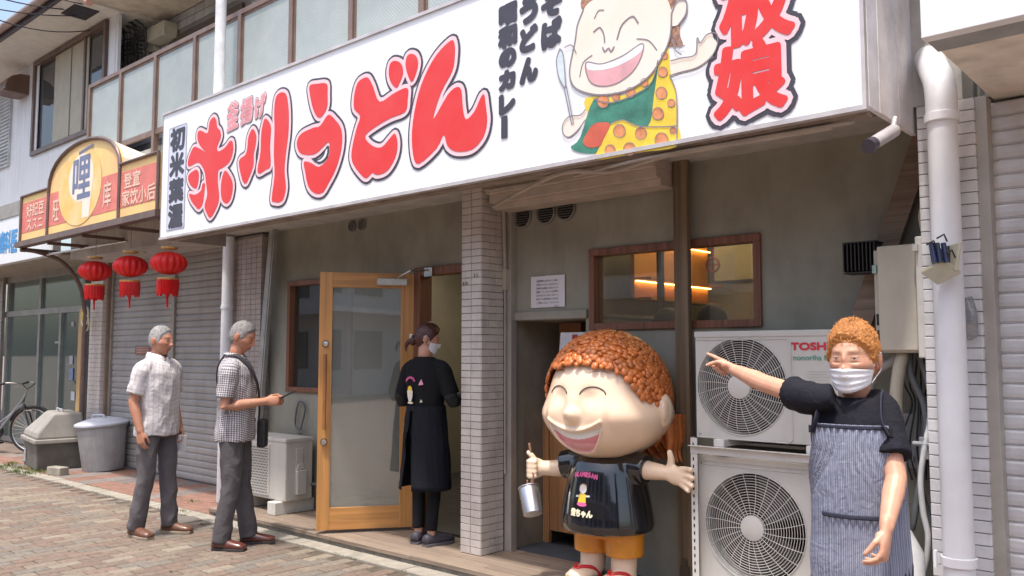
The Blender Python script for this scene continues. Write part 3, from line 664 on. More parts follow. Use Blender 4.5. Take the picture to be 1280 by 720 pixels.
# ------------------------------------------------------------------ security camera, gutter pipe
camo = thing('security_camera', 'white bullet security camera under the right end of the long sign', 'camera', (-1.4, 3.9, 2.4))
a, b = PD(1087, 182, 3.55), PD(1118, 163, 3.7); d = (b-a).normalized()
MB().tube([a, b], .029, 20).build('body', M('camera white', (.48,.45,.46), .35), camo, world=camo, smooth=True, bevel=.004)
MB().tube([a-d*.012, a+d*.03], .031, 20).build('hood', M('camera hood', (.05,.045,.06), .3), camo, world=camo, smooth=True)
MB().tube([b-d*.02, b+V((0,.02,.06))], .012, 10).build('mount', MATS['camera white'], camo, world=camo)
ppm = M('drainpipe white', (.77,.77,.79), .45, var=.05, vs=3, grime=.12)
pipe = thing('drainpipe', 'thick white drainpipe beside the right end of the sign', 'pipe', (-1.06, 4.08, 0))
q0, q1 = PY(1178,262,4.08), PY(1160,84,4.08)
MB().tube([(-1.045,4.08,0),(-1.045,4.08,1.3),(-1.045,4.08,2.52)], .0625, 28).build('lower_pipe', ppm, pipe, world=pipe, smooth=True)
MB().tube(crs([(-1.045,4.08,2.52),(-1.045,4.08,2.6),(-1.06,4.11,2.68),(-1.12,4.24,2.80),(-1.165,4.34,2.90),(-1.17,4.36,3.02)],5), .0665, 28).build('elbow', ppm, pipe, world=pipe, smooth=True)
MB().tube([(-1.17,4.36,3.0),(-1.17,4.36,7)], .058, 24).build('upper_pipe', ppm, pipe, world=pipe, smooth=True)
for z in (2.50, 3.0, .555):
    x, y = (-1.045,4.08) if z < 2.9 else (-1.17,4.36)
    MB().lathe([(.064,-.022),(.073,-.018),(.073,.018),(.064,.022)], (x,y,z), 28, cap=False).build('collar', ppm, pipe, world=pipe, smooth=True)
MB().box(-1.125,-1.115,4.0,4.03,.53,.6).build('clamp_bolt', ppm, pipe, world=pipe)

# ------------------------------------------------------------------ right-hand shutter bay
rc = thing('tiled_column', 'narrow white tiled column between drainpipe and the right roller shutter', 'column', (-1.0, 4.25, 0))
big_tile = M('column tile', (.66,.65,.66), .35, var=.08, rnd=.07, grime=.35)
tiled(rc, -1.2, -.955, 4.25, 4.31, 0, 2.62, 2, 1, .0545, mat=big_tile)
slatm = M('slat enamel', (.66,.655,.67), .42, .1, var=.06, vs=3, grime=.25, rnd=.035)
def slat_mesh(L, h, mat, parent):
    pr = [(0,-h/2),(.0,-h/2+.004),(-.008,-h/2+.008),(-.011,-h*.1),(-.009,h*.3),(-.004,h/2-.005),(0,h/2-.002),(.006,h/2),(.006,-h/2)]
    mb = MB().rings([[(-L/2, a, b) for a, b in pr], [(L/2, a, b) for a, b in pr]]); return mb.build('slat', mat, parent)
def shutter(root, x0, x1, y, z0, z1, h, mat):
    s = slat_mesh(x1-x0, h, mat, root); L = root.location
    n = int((z1-z0)/h)
    for k in range(n):
        loc = (( x0+x1)/2-L.x, y-L.y, z0+h*(k+.5)-L.z)
        if k == 0: s.location = loc
        else: inst(s, loc, (random.uniform(-.006,.006),0,0), root)
rs = thing('roller_shutter', 'closed pale grey roller shutter at the right edge', 'shutter', (.3, 4.35, 0))
shutter(rs, -.915, 1.6, 4.36, .02, 2.62, .068, slatm)
MB().box(-.955, -.905, 4.27, 4.37, 0, 2.62).build('guide_rail', al, rs, world=rs, bevel=.003)
can = thing('entrance_canopy', 'deep white fascia canopy over the right roller shutter', 'canopy', (.5, 4, 2.61))
MB().box(-.905, 3, 3.3, 3.36, 2.61, 3.9).box(-.905, -.86, 3.36, 4.4, 2.66, 3.9).build('fascia', M('fascia white', (.8,.8,.8), .4, var=.02), can, world=can, bevel=.003)
MB().box(-.9, 3, 3.36, 3.5, 2.612, 2.64).build('fascia_return', M('return grey', (.36,.37,.36), .6), can, world=can)
MB().box(-.9, 3, 3.5, 4.4, 2.625, 2.66).build('soffit', M('soffit tan', (.80,.73,.63), .8, var=.1, grime=.25), can, world=can)
bld = thing('right_building', 'plain plastered upper wall above the right roller shutter', 'building', (1, 4.5, 2.6))
MB().box(-.95, 4, 4.45, 9, 2.66, 7).box(-.9,4,4.5,9,0,2.62).build('wall', M('plaster pale', (.5,.48,.45), .8), bld, world=bld)
# ------------------------------------------------------------------ air-conditioner outdoor units
acm = M('ac enamel', (.56,.54,.5), .42, var=.04, vs=3, grime=.16); acd = M('ac inside dark', (.015,.015,.015), .6); acg = M('ac grille wire', (.6,.58,.54), .45, var=.03)
def fan_unit(name, label, x0, x1, z0, z1, fx, fz, fr, y=4.25):
    t = thing(name, label, 'air conditioner', ((x0+x1)/2, y, z0), 0, 'outdoor units on the white rack'); B = lambda mb, n_, m, p=t, **k: mb.build(n_, m, p, world=t, **k)
    # casing front with a round hole
    N = 48; circ = [(fx+cos(2*pi*i/N)*fr, fz+sin(2*pi*i/N)*fr) for i in range(N)]
    sq = []
    for i in range(N):
        a = 2*pi*i/N; c_, s_ = cos(a), sin(a); k = min((x1-fx)/c_ if c_ > 1e-6 else 9, (x0-fx)/c_ if c_ < -1e-6 else 9, (z1-fz)/s_ if s_ > 1e-6 else 9, (z0-fz)/s_ if s_ < -1e-6 else 9); sq.append([fx+c_*k, fz+s_*k])
    for cx_ in (x0, x1):
        for cz_ in (z0, z1):
            i = min(range(N), key=lambda i: (sq[i][0]-cx_)**2+(sq[i][1]-cz_)**2); sq[i] = [cx_, cz_]
    mb = MB(); mb.v = [(a, y, b) for a, b in circ]+[(a, y, b) for a, b in sq]+[(a, y+.05, b) for a, b in circ]
    for i in range(N): j = (i+1) % N; mb.f += [(i, j, N+j, N+i), (i, 2*N+i, 2*N+j, j)]
    mb.add([(x0,y,z0),(x1,y,z0),(x1,y,z1),(x0,y,z1),(x0,y+.29,z0),(x1,y+.29,z0),(x1,y+.29,z1),(x0,y+.29,z1)], [(0,1,5,4),(2,3,7,6),(1,2,6,5),(3,0,4,7),(4,5,6,7)])
    cs = B(mb, 'casing', acm)
    B(MB().box(x0-.006, x1+.006, y-.006, y+.295, z1-.028, z1+.006), 'lid', acm, bevel=.006)
    # raised square round the fan
    q = fr+.022
    pr = []
    B(MB().tube([(fx-q+.02,y-.002,fz-q),(fx+q-.02,y-.002,fz-q),(fx+q,y-.002,fz-q+.02),(fx+q,y-.002,min(fz+q,z1-.04)-.02),(fx+q-.02,y-.002,min(fz+q,z1-.04)),(fx-q+.02,y-.002,min(fz+q,z1-.04))], .0035, 6), 'panel_rim', acm)
    B(MB().lathe([(.0001,.0),(fr,.0)], (fx,y+.11,fz), 40, 'y'), 'fan_chamber', acd)
    fn = MB()
    for k in range(3):
        a0 = k*2*pi/3+.3
        for s_ in range(1):
            pts = []
            vs = []
            for i in range(7):
                aa = a0+i*.22
                for r_ in (.05, fr*.92): vs.append((fx+cos(aa)*r_, y+.06+.03*i/6, fz+sin(aa)*r_))
            fn.add(vs, [(2*i, 2*i+1, 2*i+3, 2*i+2) for i in range(6)])
    B(fn, 'fan_blade', M('fan blade', (.05,.05,.05), .5))
    g = MB()
    nr = 17
    for k in range(nr):
        r_ = .062+(fr-.064)*k/(nr-1); dome = -.022*(1-(r_/fr)**2)
        g.tube([(fx+cos(2*pi*i/40)*r_, y+dome-.003, fz+sin(2*pi*i/40)*r_) for i in range(40)], .0017 if k < nr-1 else .003, 4, close=True, up=(0,1,0))
    for k in range(24):
        a = 2*pi*k/24+.06
        pts = []
        for i in range(5):
            r_ = .06+(fr-.058)*i/4; aa = a+.14*i/4; pts.append((fx+cos(aa)*r_, y-.022*(1-(r_/fr)**2)-.005, fz+sin(aa)*r_))
        g.tube(pts, .0016, 4)
    B(g, 'fan_grille', acg)
    B(MB().lathe([(.0001,-.03),(.055,-.028),(.066,-.022),(.066,-.012),(.0001,-.01)], (fx,y,fz), 32, 'y'), 'hub', acg, smooth=True)
    for i, (a, b) in enumerate(((x0+.02,z0+.02),(x1-.02,z0+.02),(x0+.02,z1-.04),(x1-.02,z1-.04))): B(MB().lathe([(.0001,-.004),(.004,-.003),(.005,0)], (a,y,b), 8, 'y'), 'screw', MATS['steel'])
    return t
fu, fl_ = PY(926, 483, 4.25), PY(938, 659, 4.25)
x0, x1 = PY(870, 470, 4.25).x, PY(870,470,4.25).x+.79
u = fan_unit('outdoor_unit', 'upper outdoor unit with red lettering, on the rack behind the pointing woman', x0, x1, .985, 1.562, fu.x, fu.z, .262)
l = fan_unit('outdoor_unit', 'lower outdoor unit inside the white rack, with swirl fan grille', x0+.005, x1, .2, .885, fl_.x+.02, fl_.z, .285)
redm = M('logo red', (.62,.03,.05), .5); grm = M('logo green', (.08,.3,.22), .5)
a, b = PY(988,433,4.24), PY(1028,433,4.24)
P, E = glyph('TOSHIBA', a.x+.145, a.z, .29, .036, 0, .0028); sheet('brand_lettering', P, lambda u_, v_: (u_, 4.247, v_), redm, u, world=u)
a = PY(991,447,4.24)
P, E = glyph('nonoriha No.', a.x+.11, a.z, .22, .026, 0, .0006); sheet('model_lettering', P, lambda u_, v_: (u_, 4.247, v_), grm, u, world=u)
pl_ = []
for k in range(4): pl_.append([(a.x+.07, a.z-.07-k*.014),(a.x+.19-.02*(k % 2), a.z-.07-k*.014),(a.x+.19-.02*(k % 2), a.z-.0715-k*.014),(a.x+.07, a.z-.0715-k*.014)])
sheet('fine_print', pl_, lambda u_, v_: (u_, 4.2475, v_), M('fine print grey', (.35,.34,.33), .6), u, world=u)
wh = M('rack white', (.68,.66,.63), .4, .1, var=.05, grime=.2)
rk = thing('unit_rack', 'white slotted angle-iron rack holding the two outdoor units', 'rack', (x0, 4.2, .06))
RB = lambda mb, n_, m=wh, **k: mb.build(n_, m, rk, world=rk, **k)
xl = PY(868, 600, 4.2).x; xr = x1+.03
for x in (xl, xr):
    for y in (4.2, 4.5):
        p_ = RB(MB().box(x-.02, x+.02, y, y+.003, .06, .985).box(x-.02, x-.017, y+.003, y+.035, .06, .985), 'leg')
        if y == 4.2: 
            m_ = MB()
            for k in range(22): m_.box(x-.008, x-.0, y-.0015, y-.0005, .1+k*.04, .118+k*.04)
            m_.build('slot', acd, p_, world=rk)
RB(MB().box(xl-.02, xr+.02, 4.195, 4.2-.001, .9, .945).box(xl-.02, xr+.02, 4.165, 4.195, .942, .945), 'rail', bevel=.002)
RB(MB().box(xl-.02, xr+.02, 4.5, 4.54, .93, .945), 'rail'); RB(MB().box(xl+.02, xr-.02, 4.2, 4.203, .14, .18), 'rail'); RB(MB().box(xl+.02, xr-.02, 4.5, 4.503, .14, .18), 'rail')
for x in (xl+.15, xr-.15): RB(MB().box(x-.03, x+.03, 4.2, 4.54, .945, .985), 'foot_bar', bevel=.003); RB(MB().box(x-.03, x+.03, 4.21, 4.5, .18, .2), 'foot_bar')
# the small unit by the left wall
t = thing('outdoor_unit', 'small cream outdoor unit on white blocks behind the man with the phone', 'air conditioner', (-6.75, 4.3, .06)); B = lambda mb, n_, m=acm, p=t, **k: mb.build(n_, m, p, world=t, **k)
X0, X1, Y0, Y1, Z0, Z1 = -7.12, -6.38, 4.25, 4.53, .17, .70
cs = B(MB().box(X0, X1, Y0, Y1, Z0, Z1), 'casing', bevel=.012)
B(MB().box(X0-.006, X1+.006, Y0-.006, Y1+.006, Z1-.025, Z1+.008), 'lid', bevel=.006)
B(MB().box(X0+.03, X1-.24, Y0-.009, Y0+.001, Z0+.03, Z1-.05), 'grille_panel', bevel=.006)
mb = MB()
for i in range(19):
    for j in range(17):
        x, z = X0+.055+i*.0235+(j % 2)*.0118, Z0+.055+j*.024
        if x < X1-.26: mb.add([(x+a*.0085, Y0-.0105, z+b*.0095) for a, b in ((-1,0),(0,-1),(1,0),(0,1))], [(0,1,2,3)])
B(mb, 'grille_hole', acd, kind='stuff', recalc=False)
B(MB().tube([(X1-.255,Y0-.009,Z0+.04),(X1-.255,Y0-.009,Z1-.06)], .004, 6), 'panel_edge')
B(MB().box(X1, X1+.012, Y0+.1, Y0+.17, Z0+.2, Z1-.08), 'handle', bevel=.004)
B(MB().box(X1, X1+.035, Y0+.1, Y0+.2, Z0+.05, Z0+.26).prism([(Y0+.1,Z0+.26),(Y0+.2,Z0+.26),(Y0+.17,Z0+.32),(Y0+.12,Z0+.32)], X1, X1+.02, 'x'), 'valve_cover', bevel=.008)
blk_ = tag(MB().box(-.06,.06,-.2,.2,0,.11).build('concrete_block', M('white block', (.6,.58,.53), .8, bump=.3), bevel=.006), 'white block under the right end of the small outdoor unit', 'block', 'white blocks under the small outdoor unit'); blk_.location = (X1-.1, 4.38, .06)
b2 = inst(blk_, (X0+.1, 4.38, .06)); b2['label'] = 'white block under the left end of the small outdoor unit, by the man\'s leg'
hs = MB().tube(crs([(X0+.5,4.56,.75),(X0+.55,4.57,.95),(X0+.45,4.57,1.0),(X0+.4,4.57,.8),(X0+.5,4.56,.72)]), .009, 6).tube(crs([(X1+.02,4.5,.3),(X1+.1,4.55,.32),(X1+.15,4.58,.5)]), .014, 6)
tag(hs.build('coiled_cable', M('cable grey', (.12,.12,.13), .5), smooth=True), 'grey cables coiled on the wall above the small outdoor unit', 'cable')

# ------------------------------------------------------------------ boxes, ducts and cables by the drainpipe
ex = thing('meter_box', 'beige metal electrical box on the wall above the pointing woman', 'electrical box', (-1.35, 4.3, 1.45))
XB0, XB1 = PY(1099,370,4.3).x, PY(1146,370,4.3).x
mb_ = M('box beige', (.52,.47,.38), .5, var=.05, grime=.12)
cs = MB().box(XB0, XB1, 4.3, 4.48, 1.45, 1.965).build('body', mb_, ex, world=ex, bevel=.008)
MB().box(XB0-.002, XB1+.002, 4.288, 4.3, 1.46, 1.97).build('door', mb_, ex, world=ex, bevel=.006)
MB().box(XB0-.028, XB0-.004, 4.32, 4.48, 1.46, 1.955).build('side_flange', mb_, ex, world=ex, bevel=.003)
m_ = MB()
for z0_, z1_ in ((1.5,1.56),(1.585,1.64)): m_.box(XB0-.022, XB0-.011, 4.316, 4.32, z0_, z1_)
m_.build('slot', acd, ex, world=ex)
MB().box(XB0-.03, XB0-.01, 4.3, 4.32, 1.84, 1.88).build('latch', M('latch green', (.3,.42,.36), .5), ex, world=ex)
du = thing('cable_duct', 'upright white cable duct between the meter box and the drainpipe', 'duct', (-1.18, 4.3, 1.43))
XD = PY(1156,370,4.3).x
MB().box(XD-.026, XD+.026, 4.26, 4.33, 1.425, 2.0).build('duct', M('duct white', (.6,.57,.52), .45, grime=.15), du, world=du, bevel=.006)
MB().box(XD-.03, XD-.01, 4.24, 4.26, 1.93, 1.96).build('clip', MATS['duct white'], du, world=du)
# tilted floodlight with dark glass
fl = thing('floodlight', 'small tilted beige box lamp with dark tubes clamped to the drainpipe', 'lamp', (-1.05, 3.98, 1.85))
c1 = PD(1174,345,3.52)
def ob(px, py, dep, ax, ay, az): return MB().obox(PD(px,py,dep), ax, ay, az)
rx = RT; tz = V((0,0,1)); fw = V((FW.x,FW.y,0)).normalized()
t1 = (rx*.92-tz*.38).normalized(); t2 = (rx*.3+tz*.75-fw*.5).normalized()
ob(1176,340,3.62, (rx*.9+tz*.42).normalized()*.056, (rx*.75-tz*.45+fw*.2).normalized()*.05, (tz*.9+rx*.1)*.009).build('shell', M('lamp beige', (.47,.44,.33), .5), fl, world=fl, bevel=.004)
ob(1192,322,3.66, tz*.06+rx*.012, rx*.008, fw*.04).build('side_wall', MATS['lamp beige'], fl, world=fl, bevel=.003)
ob(1176,322,3.68, rx*.035+tz*.012, tz*.04, fw*.01).build('reflector', M('lamp dark', (.03,.035,.05), .2), fl, world=fl)
m_ = MB()
for px in (1166,1173,1181): m_.tube([PD(px-2,304,3.62), PD(px+2,328,3.6)], .011, 10)
m_.build('tube', M('dark glass tube', (.02,.03,.08), .1), fl, world=fl, smooth=True)
m_ = MB()
for px, py, q in ((1163,306,.02),(1176,298,.02),(1186,318,.02)): m_.tube([PD(px-5,py,3.6), PD(px+4,py-5,3.6), PD(px+8,py+4,3.6)], .004, 6)
m_.build('bracket', M('dark iron', (.04,.035,.035), .5, .5), fl, world=fl)
# finned black holder
fh = thing('finned_holder', 'black finned metal holder jutting from the wall left of the meter box', 'bracket', (-1.6, 4.4, 1.9))
m_ = MB()
for k in range(9):
    p_ = PY(1056+k*4.8, 323, 4.35); m_.box(p_.x-.003, p_.x+.003, 4.33, 4.45, PY(0+1056,340,4.35).z+.0, PY(1056,306,4.35).z)
m_.build('fin', MATS['dark iron'], fh, world=fh)
xa, xb = PY(1054,323,4.35).x, PY(1096,323,4.35).x; za, zb_ = PY(1056,341,4.35).z, PY(1056,305,4.35).z
MB().box(xa, xb, 4.34, 4.46, za-.006, za).box(xa, xb, 4.34, 4.46, zb_, zb_+.006).box(xa, xb+.03, 4.45, 4.6, (za+zb_)/2-.02, (za+zb_)/2+.02).build('frame', MATS['dark iron'], fh, world=fh)
# pipes behind the woman
def tubething(name, label, cat, pts, r, m, k=6, n=10, part='pipe'):
    o = tag(MB().tube(crs(pts, k), r, n, round_=True).build(name, m, smooth=True), label, cat); return o
pb = M('pipe beige', (.5,.46,.36), .55, grime=.15); pg = M('hose grey', (.16,.17,.18), .5); pg2 = M('hose mid grey', (.3,.31,.32), .5); pw = M('hose white', (.62,.62,.62), .4)
Q = lambda px, py, y=4.42: PY(px, py, y)
tubething('insulated_pipe', 'grey-beige insulated pipe bending down from under the meter box', 'pipe', [Q(1122,440,4.38),Q(1116,452,4.38),Q(1100,462,4.38),Q(1088,480,4.38),Q(1082,520,4.4)], .024, M('lagging', (.28,.26,.22), .7, bump=.4))
tubething('insulated_pipe', 'thick cream pipe running straight down behind the woman\'s shoulder', 'pipe', [Q(1128,446,4.36),Q(1124,462,4.36),Q(1120,510,4.36),Q(1126,600,4.36),Q(1130,660,4.36)], .031, pb)
tubething('hose', 'dark grey hose winding down between the cream pipe and the duct', 'hose', [Q(1136,442,4.4),Q(1139,470,4.4),Q(1155,505,4.42),Q(1158,545,4.42),Q(1150,600,4.42),Q(1140,660,4.42)], .017, pg)
tubething('hose', 'mid grey hose beside the drainpipe with a junction halfway', 'hose', [Q(1150,446,4.44),Q(1160,480,4.44),Q(1170,530,4.44),Q(1171,600,4.44),Q(1178,720,4.44)], .015, pg2)
tubething('hose', 'straight dark cable next to the drainpipe', 'cable', [Q(1160,440,4.5),Q(1166,520,4.5),Q(1172,600,4.5),Q(1186,715,4.5)], .008, pg)
tubething('hose', 'white plastic hose curving in an s behind the woman\'s arm', 'hose', [Q(1165,452,4.38),Q(1163,520,4.38),Q(1156,560,4.36),Q(1151,600,4.36),Q(1154,640,4.36),Q(1160,670,4.36),Q(1158,700,4.36),Q(1152,725,4.36)], .014, pw)
tubething('hose', 'thin grey tube leaning on the wall behind the white hose', 'tube', [Q(1148,500,4.5),Q(1150,600,4.5),Q(1166,660,4.5),Q(1172,725,4.5)], .012, pg2)
jb = thing('pipe_joint', 'grey strapped pipe joint where the white hose begins', 'pipe joint', (-1.2, 4.4, 1.1)); p_ = Q(1157,560,4.38)
MB().tube([p_+V((0,0,.05)), p_-V((0,0,.05))], .028, 12).tube([p_+V((-.05,-.02,.02)), p_+V((.03,-.02,.02))], .012, 8).build('joint', pg2, jb, world=jb, smooth=True)
MB().tube([p_+V((0,0,.02)), p_+V((0,0,.01))], .032, 12).build('strap', acm, jb, world=jb)
mtr = thing('pipe_cover', 'translucent grey cover plate low on the wall behind the woman', 'cover', (-1.35, 4.5, 1.1)); p_ = Q(1143,560,4.52)
MB().box(p_.x-.07, p_.x+.05, 4.5, 4.56, p_.z-.1, p_.z+.17).build('plate', M('plate grey', (.3,.3,.29), .3), mtr, world=mtr, bevel=.006)
m_ = MB()
for k in range(4): m_.box(p_.x-.0+k*.012, p_.x+.006+k*.012, 4.498, 4.5, p_.z-.07, p_.z-.04)
m_.build('label_print', M('plate print', (.06,.06,.06), .6), mtr, world=mtr)
tk = thing('white_tank', 'white plastic container at the foot of the pipes', 'container', (-1.35, 4.25, .35)); p_ = Q(1125,700,4.2)
MB().tube([(p_.x,4.25,.06),(p_.x,4.25,.52),(p_.x,4.25,.58),(p_.x,4.25,.63)], [(.1,.09),(.1,.09),(.06,.06),(.035,.035)], 20, round_=False).build('tank', pw, tk, world=tk, smooth=True, bevel=.01)
MB().tube([(p_.x,4.25,.63),(p_.x,4.25,.67)], .03, 14).build('cap', pg, tk, world=tk)
m_ = MB()
m_.tube(crs([Q(1165,180,4.33),Q(1153,215,4.33),Q(1157,240,4.33),Q(1150,270,4.33),Q(1156,300,4.33)]), .008, 6); m_.tube(crs([Q(1153,160,4.36),Q(1160,200,4.36),Q(1152,235,4.36),Q(1154,295,4.36)]), .006, 6)
tag(m_.build('hanging_wire', M('wire tan', (.4,.33,.25), .6), smooth=True), 'two tan wires twisting down behind the drainpipe above the duct', 'wire')
m_ = MB()
r_ = random.Random(5)
for k in range(5): m_.tube(crs([Q(1135+k*6,442,4.45),Q(1130+k*7,475+r_.uniform(-8,8),4.45),Q(1140+k*4,505,4.46),Q(1128+k*9,540+r_.uniform(-20,20),4.47),Q(1140+k*6,600,4.5)]), .0045, 5)
tag(m_.build('loose_cable', M('cable black', (.03,.03,.035), .5), smooth=True), 'thin black cables tangled under the meter box', 'cable')
m_ = MB(); r_ = random.Random(2)
m_.ball(PY(1212,398,4.2), (.035,.03,.1), 12, 10); 
for i in range(len(m_.v)): q = V(m_.v[i]); m_.v[i] = tuple(q+MN.noise_vector(q*30)*.02)
m_.tube(crs([PY(1210,420,4.2),PY(1213,480,4.2),PY(1209,560,4.2)]), [.02]+[.01]*11+[.004], 6) if False else None
tag(m_.build('plastic_bag', glass('clear film', (.85,.86,.88), .55, .2, 1.2), smooth=True), 'crumpled clear plastic bag hanging between drainpipe and tiled column', 'bag')

# ------------------------------------------------------------------ left: long closed shutter and tiled posts
ls = thing('roller_shutter', 'wide closed grey roller shutter behind the two waiting men', 'shutter', (-9.9, 4.87, 0))
slat2 = M('slat grey', (.37,.355,.34), .5, .1, var=.1, vs=1.5, grime=.22, rnd=.05)
shutter(ls, -11.3, -9.70, 4.88, .02, 2.95, .075, slat2); shutter(ls, -9.62, -8.05, 4.88, .02, 2.95, .075, slat2)
al2 = M('tarnished aluminium', (.36,.33,.29), .5, .3)
for x in (-11.34, -9.66, -8.02): MB().box(x-.04, x+.04, 4.84, 4.92, 0, 2.95).build('guide_rail', al2, ls, world=ls, bevel=.003)
p0, p1 = PY(169,443,4.86), PY(189,433,4.86); MB().box(p0.x, p1.x, 4.855, 4.862, p0.z, p1.z).build('plate', M('plate red brown', (.33,.12,.09), .6), ls, world=ls)
m_ = MB()
for k in range(4): m_.box(p0.x+.04, p1.x-.05, 4.853, 4.854, p0.z+.02+k*.02, p0.z+.026+k*.02)
m_.build('plate_print', M('plate cream', (.6,.5,.42), .6), ls, world=ls)
lc = thing('tiled_column', 'tiled column between the glass shop door and the wide shutter', 'column', (-11.4, 4.75, 0))
tiled(lc, -11.75, -11.38, 4.75, 4.86, 0, 2.9, 4, 1, .06, stuff=True)
MB().box(-11.38, -11.34, 4.8, 4.9, 0, 2.9).build('trim', M('brown trim', (.28,.2,.15), .5, .2), lc, world=lc)
cc = thing('tiled_column', 'pinkish tiled column beside the thin white drainpipe left of the udon shop', 'column', (-7.5, 4.5, 0))
tiled(cc, -7.95, -7.22, 4.5, 4.9, 0, 2.6, 8, 1, .0505, stuff=True, mat=M('pink tile', (.42,.35,.32), .35, var=.1, grime=.25))
dp = thing('drainpipe', 'thin white drainpipe below the left end of the sign, behind the man with the phone', 'pipe', (-7.8, 4.4, 0))
MB().tube([(-7.7,4.42,0),(-7.7,4.42,2.6)], .055, 20).build('pipe', ppm, dp, world=dp, smooth=True)
for z in (.9, 1.9): MB().lathe([(.056,-.02),(.062,-.016),(.062,.016),(.056,.02)], (-7.7,4.42,z), 20, cap=False).build('collar', ppm, dp, world=dp, smooth=True)
uw = thing('upper_pipe', 'white steel pipe standing in front of the balcony glass, behind the sign', 'pipe', (-8.2, 4.0, 3))
p_ = PY(275,60,4.0); MB().tube([(p_.x,4.0,2.9),(p_.x,4.0,8)], .05, 20).build('pipe', M('pipe gloss white', (.74,.74,.75), .3), uw, world=uw, smooth=True)
lb = thing('upper_facade', 'white tiled upper floor of the udon building behind the balcony glass', 'building', (-6, 5.4, 2.6))
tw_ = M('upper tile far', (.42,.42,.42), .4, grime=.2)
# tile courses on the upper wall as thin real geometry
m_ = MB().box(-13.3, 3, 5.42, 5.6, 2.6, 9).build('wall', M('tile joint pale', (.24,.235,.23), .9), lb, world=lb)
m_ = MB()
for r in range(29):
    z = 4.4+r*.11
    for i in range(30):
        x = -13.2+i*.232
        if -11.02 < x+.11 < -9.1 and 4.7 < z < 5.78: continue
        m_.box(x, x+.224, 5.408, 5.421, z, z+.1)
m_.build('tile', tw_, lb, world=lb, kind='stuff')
f_ = MB().box(-10.95,-9.2,5.38,5.43,5.66,5.74).box(-10.95,-10.88,5.38,5.43,4.4,5.66).box(-9.27,-9.2,5.38,5.43,4.4,5.66).box(-10.2,-10.13,5.385,5.43,4.4,5.66).build('window', M('bronze frame', (.12,.09,.075), .4, .4), lb, world=lb)
MB().box(-10.88,-9.27,5.40,5.405,4.4,5.66).build('pane', glass('far glass', (.3,.33,.35), .25, .02, 1.5), f_, world=lb)
MB().box(-10.9,-9.2,5.41,5.45,4.4,5.7).build('curtain', M('curtain', (.3,.28,.24), .9), f_, world=lb)
MB().box(-13.4, 2, 4.3, 5.7, 6.05, 6.2).build('overhang', M('overhang beige', (.62,.56,.46), .7, grime=.15), lb, world=lb)
MB().box(-11.2, -1, 4.26, 5.6, 2.62, 3.7).build('balcony_slab', M('slab plaster', (.5,.48,.45), .8), lb, world=lb)
MB().box(-1.15, -.95, 4.55, 5.6, 2.62, 7).build('end_wall', M('slab plaster', (.5,.48,.45), .8), lb, world=lb)
# balcony glass
bal = thing('balcony_railing', 'balcony railing of wired obscure glass panels in brown frames', 'railing', (-7, 4.2, 3.7))
brz = M('bronze rail', (.23,.155,.125), .45, .35, var=.12); obs = M('obscure glass', (.34,.39,.38), .22, var=.1, vs=1.2, col2=(.42,.46,.44))
xs = [-10.6+i*.855 for i in range(12)]
MB().box(xs[0]-.03, xs[-1]+.03, 4.175, 4.225, 4.665, 4.715).build('top_rail', brz, bal, world=bal, bevel=.004)
MB().box(xs[0]-.03, xs[-1]+.03, 4.185, 4.215, 3.8, 3.84).build('bottom_rail', brz, bal, world=bal, bevel=.003)
for i, x in enumerate(xs):
    MB().box(x-.028, x+.028, 4.17, 4.23, 3.6, 4.668).build('post', brz, bal, world=bal, bevel=.003)
    if i < len(xs)-1:
        pn = MB().box(x+.05, xs[i+1]-.05, 4.197, 4.203, 3.86, 4.645).build('pane', obs, bal, world=bal)
        fr = MB().box(x+.03, x+.052, 4.19, 4.21, 3.84, 4.665).box(xs[i+1]-.052, xs[i+1]-.03, 4.19, 4.21, 3.84, 4.665).box(x+.052,xs[i+1]-.052,4.19,4.21,4.643,4.665).box(x+.052,xs[i+1]-.052,4.19,4.21,3.84,3.862).build('frame', brz, pn, world=bal)
        m_ = MB()
        X0_, X1_ = x+.055, xs[i+1]-.055; W_ = X1_-X0_
        for k in range(-26, 26):                  # diagonal wire lattice cast in the glass
            for sg in (1, -1):
                c0 = k*.031*1.0
                # line z = 3.86 + sg*(x - X0) + c0, clipped
                pts = []
                za, zb2 = 3.87, 4.635
                xa_, xb_ = X0_, X1_
                z_at = lambda xx: (za+c0+sg*(xx-X0_)) + (0 if sg > 0 else .4)
                a_, b_ = xa_, xb_
                z1_, z2_ = z_at(a_), z_at(b_)
                if sg > 0:
                    if z1_ < za: a_ += za-z1_
                    if z2_ > zb2: b_ -= z2_-zb2
                else:
                    if z1_ > zb2: a_ += z1_-zb2
                    if z2_ < za: b_ -= za-z2_
                if b_-a_ > .02:
                    z1_, z2_ = z_at(a_), z_at(b_); m_.add([(a_,4.1955,z1_-.0022),(b_,4.1955,z2_-.0022),(b_,4.1955,z2_+.0022),(a_,4.1955,z1_+.0022)], [(0,1,2,3)])
        m_.build('wire_lattice', M('lattice', (.52,.56,.55), .4), pn, world=bal, recalc=False)
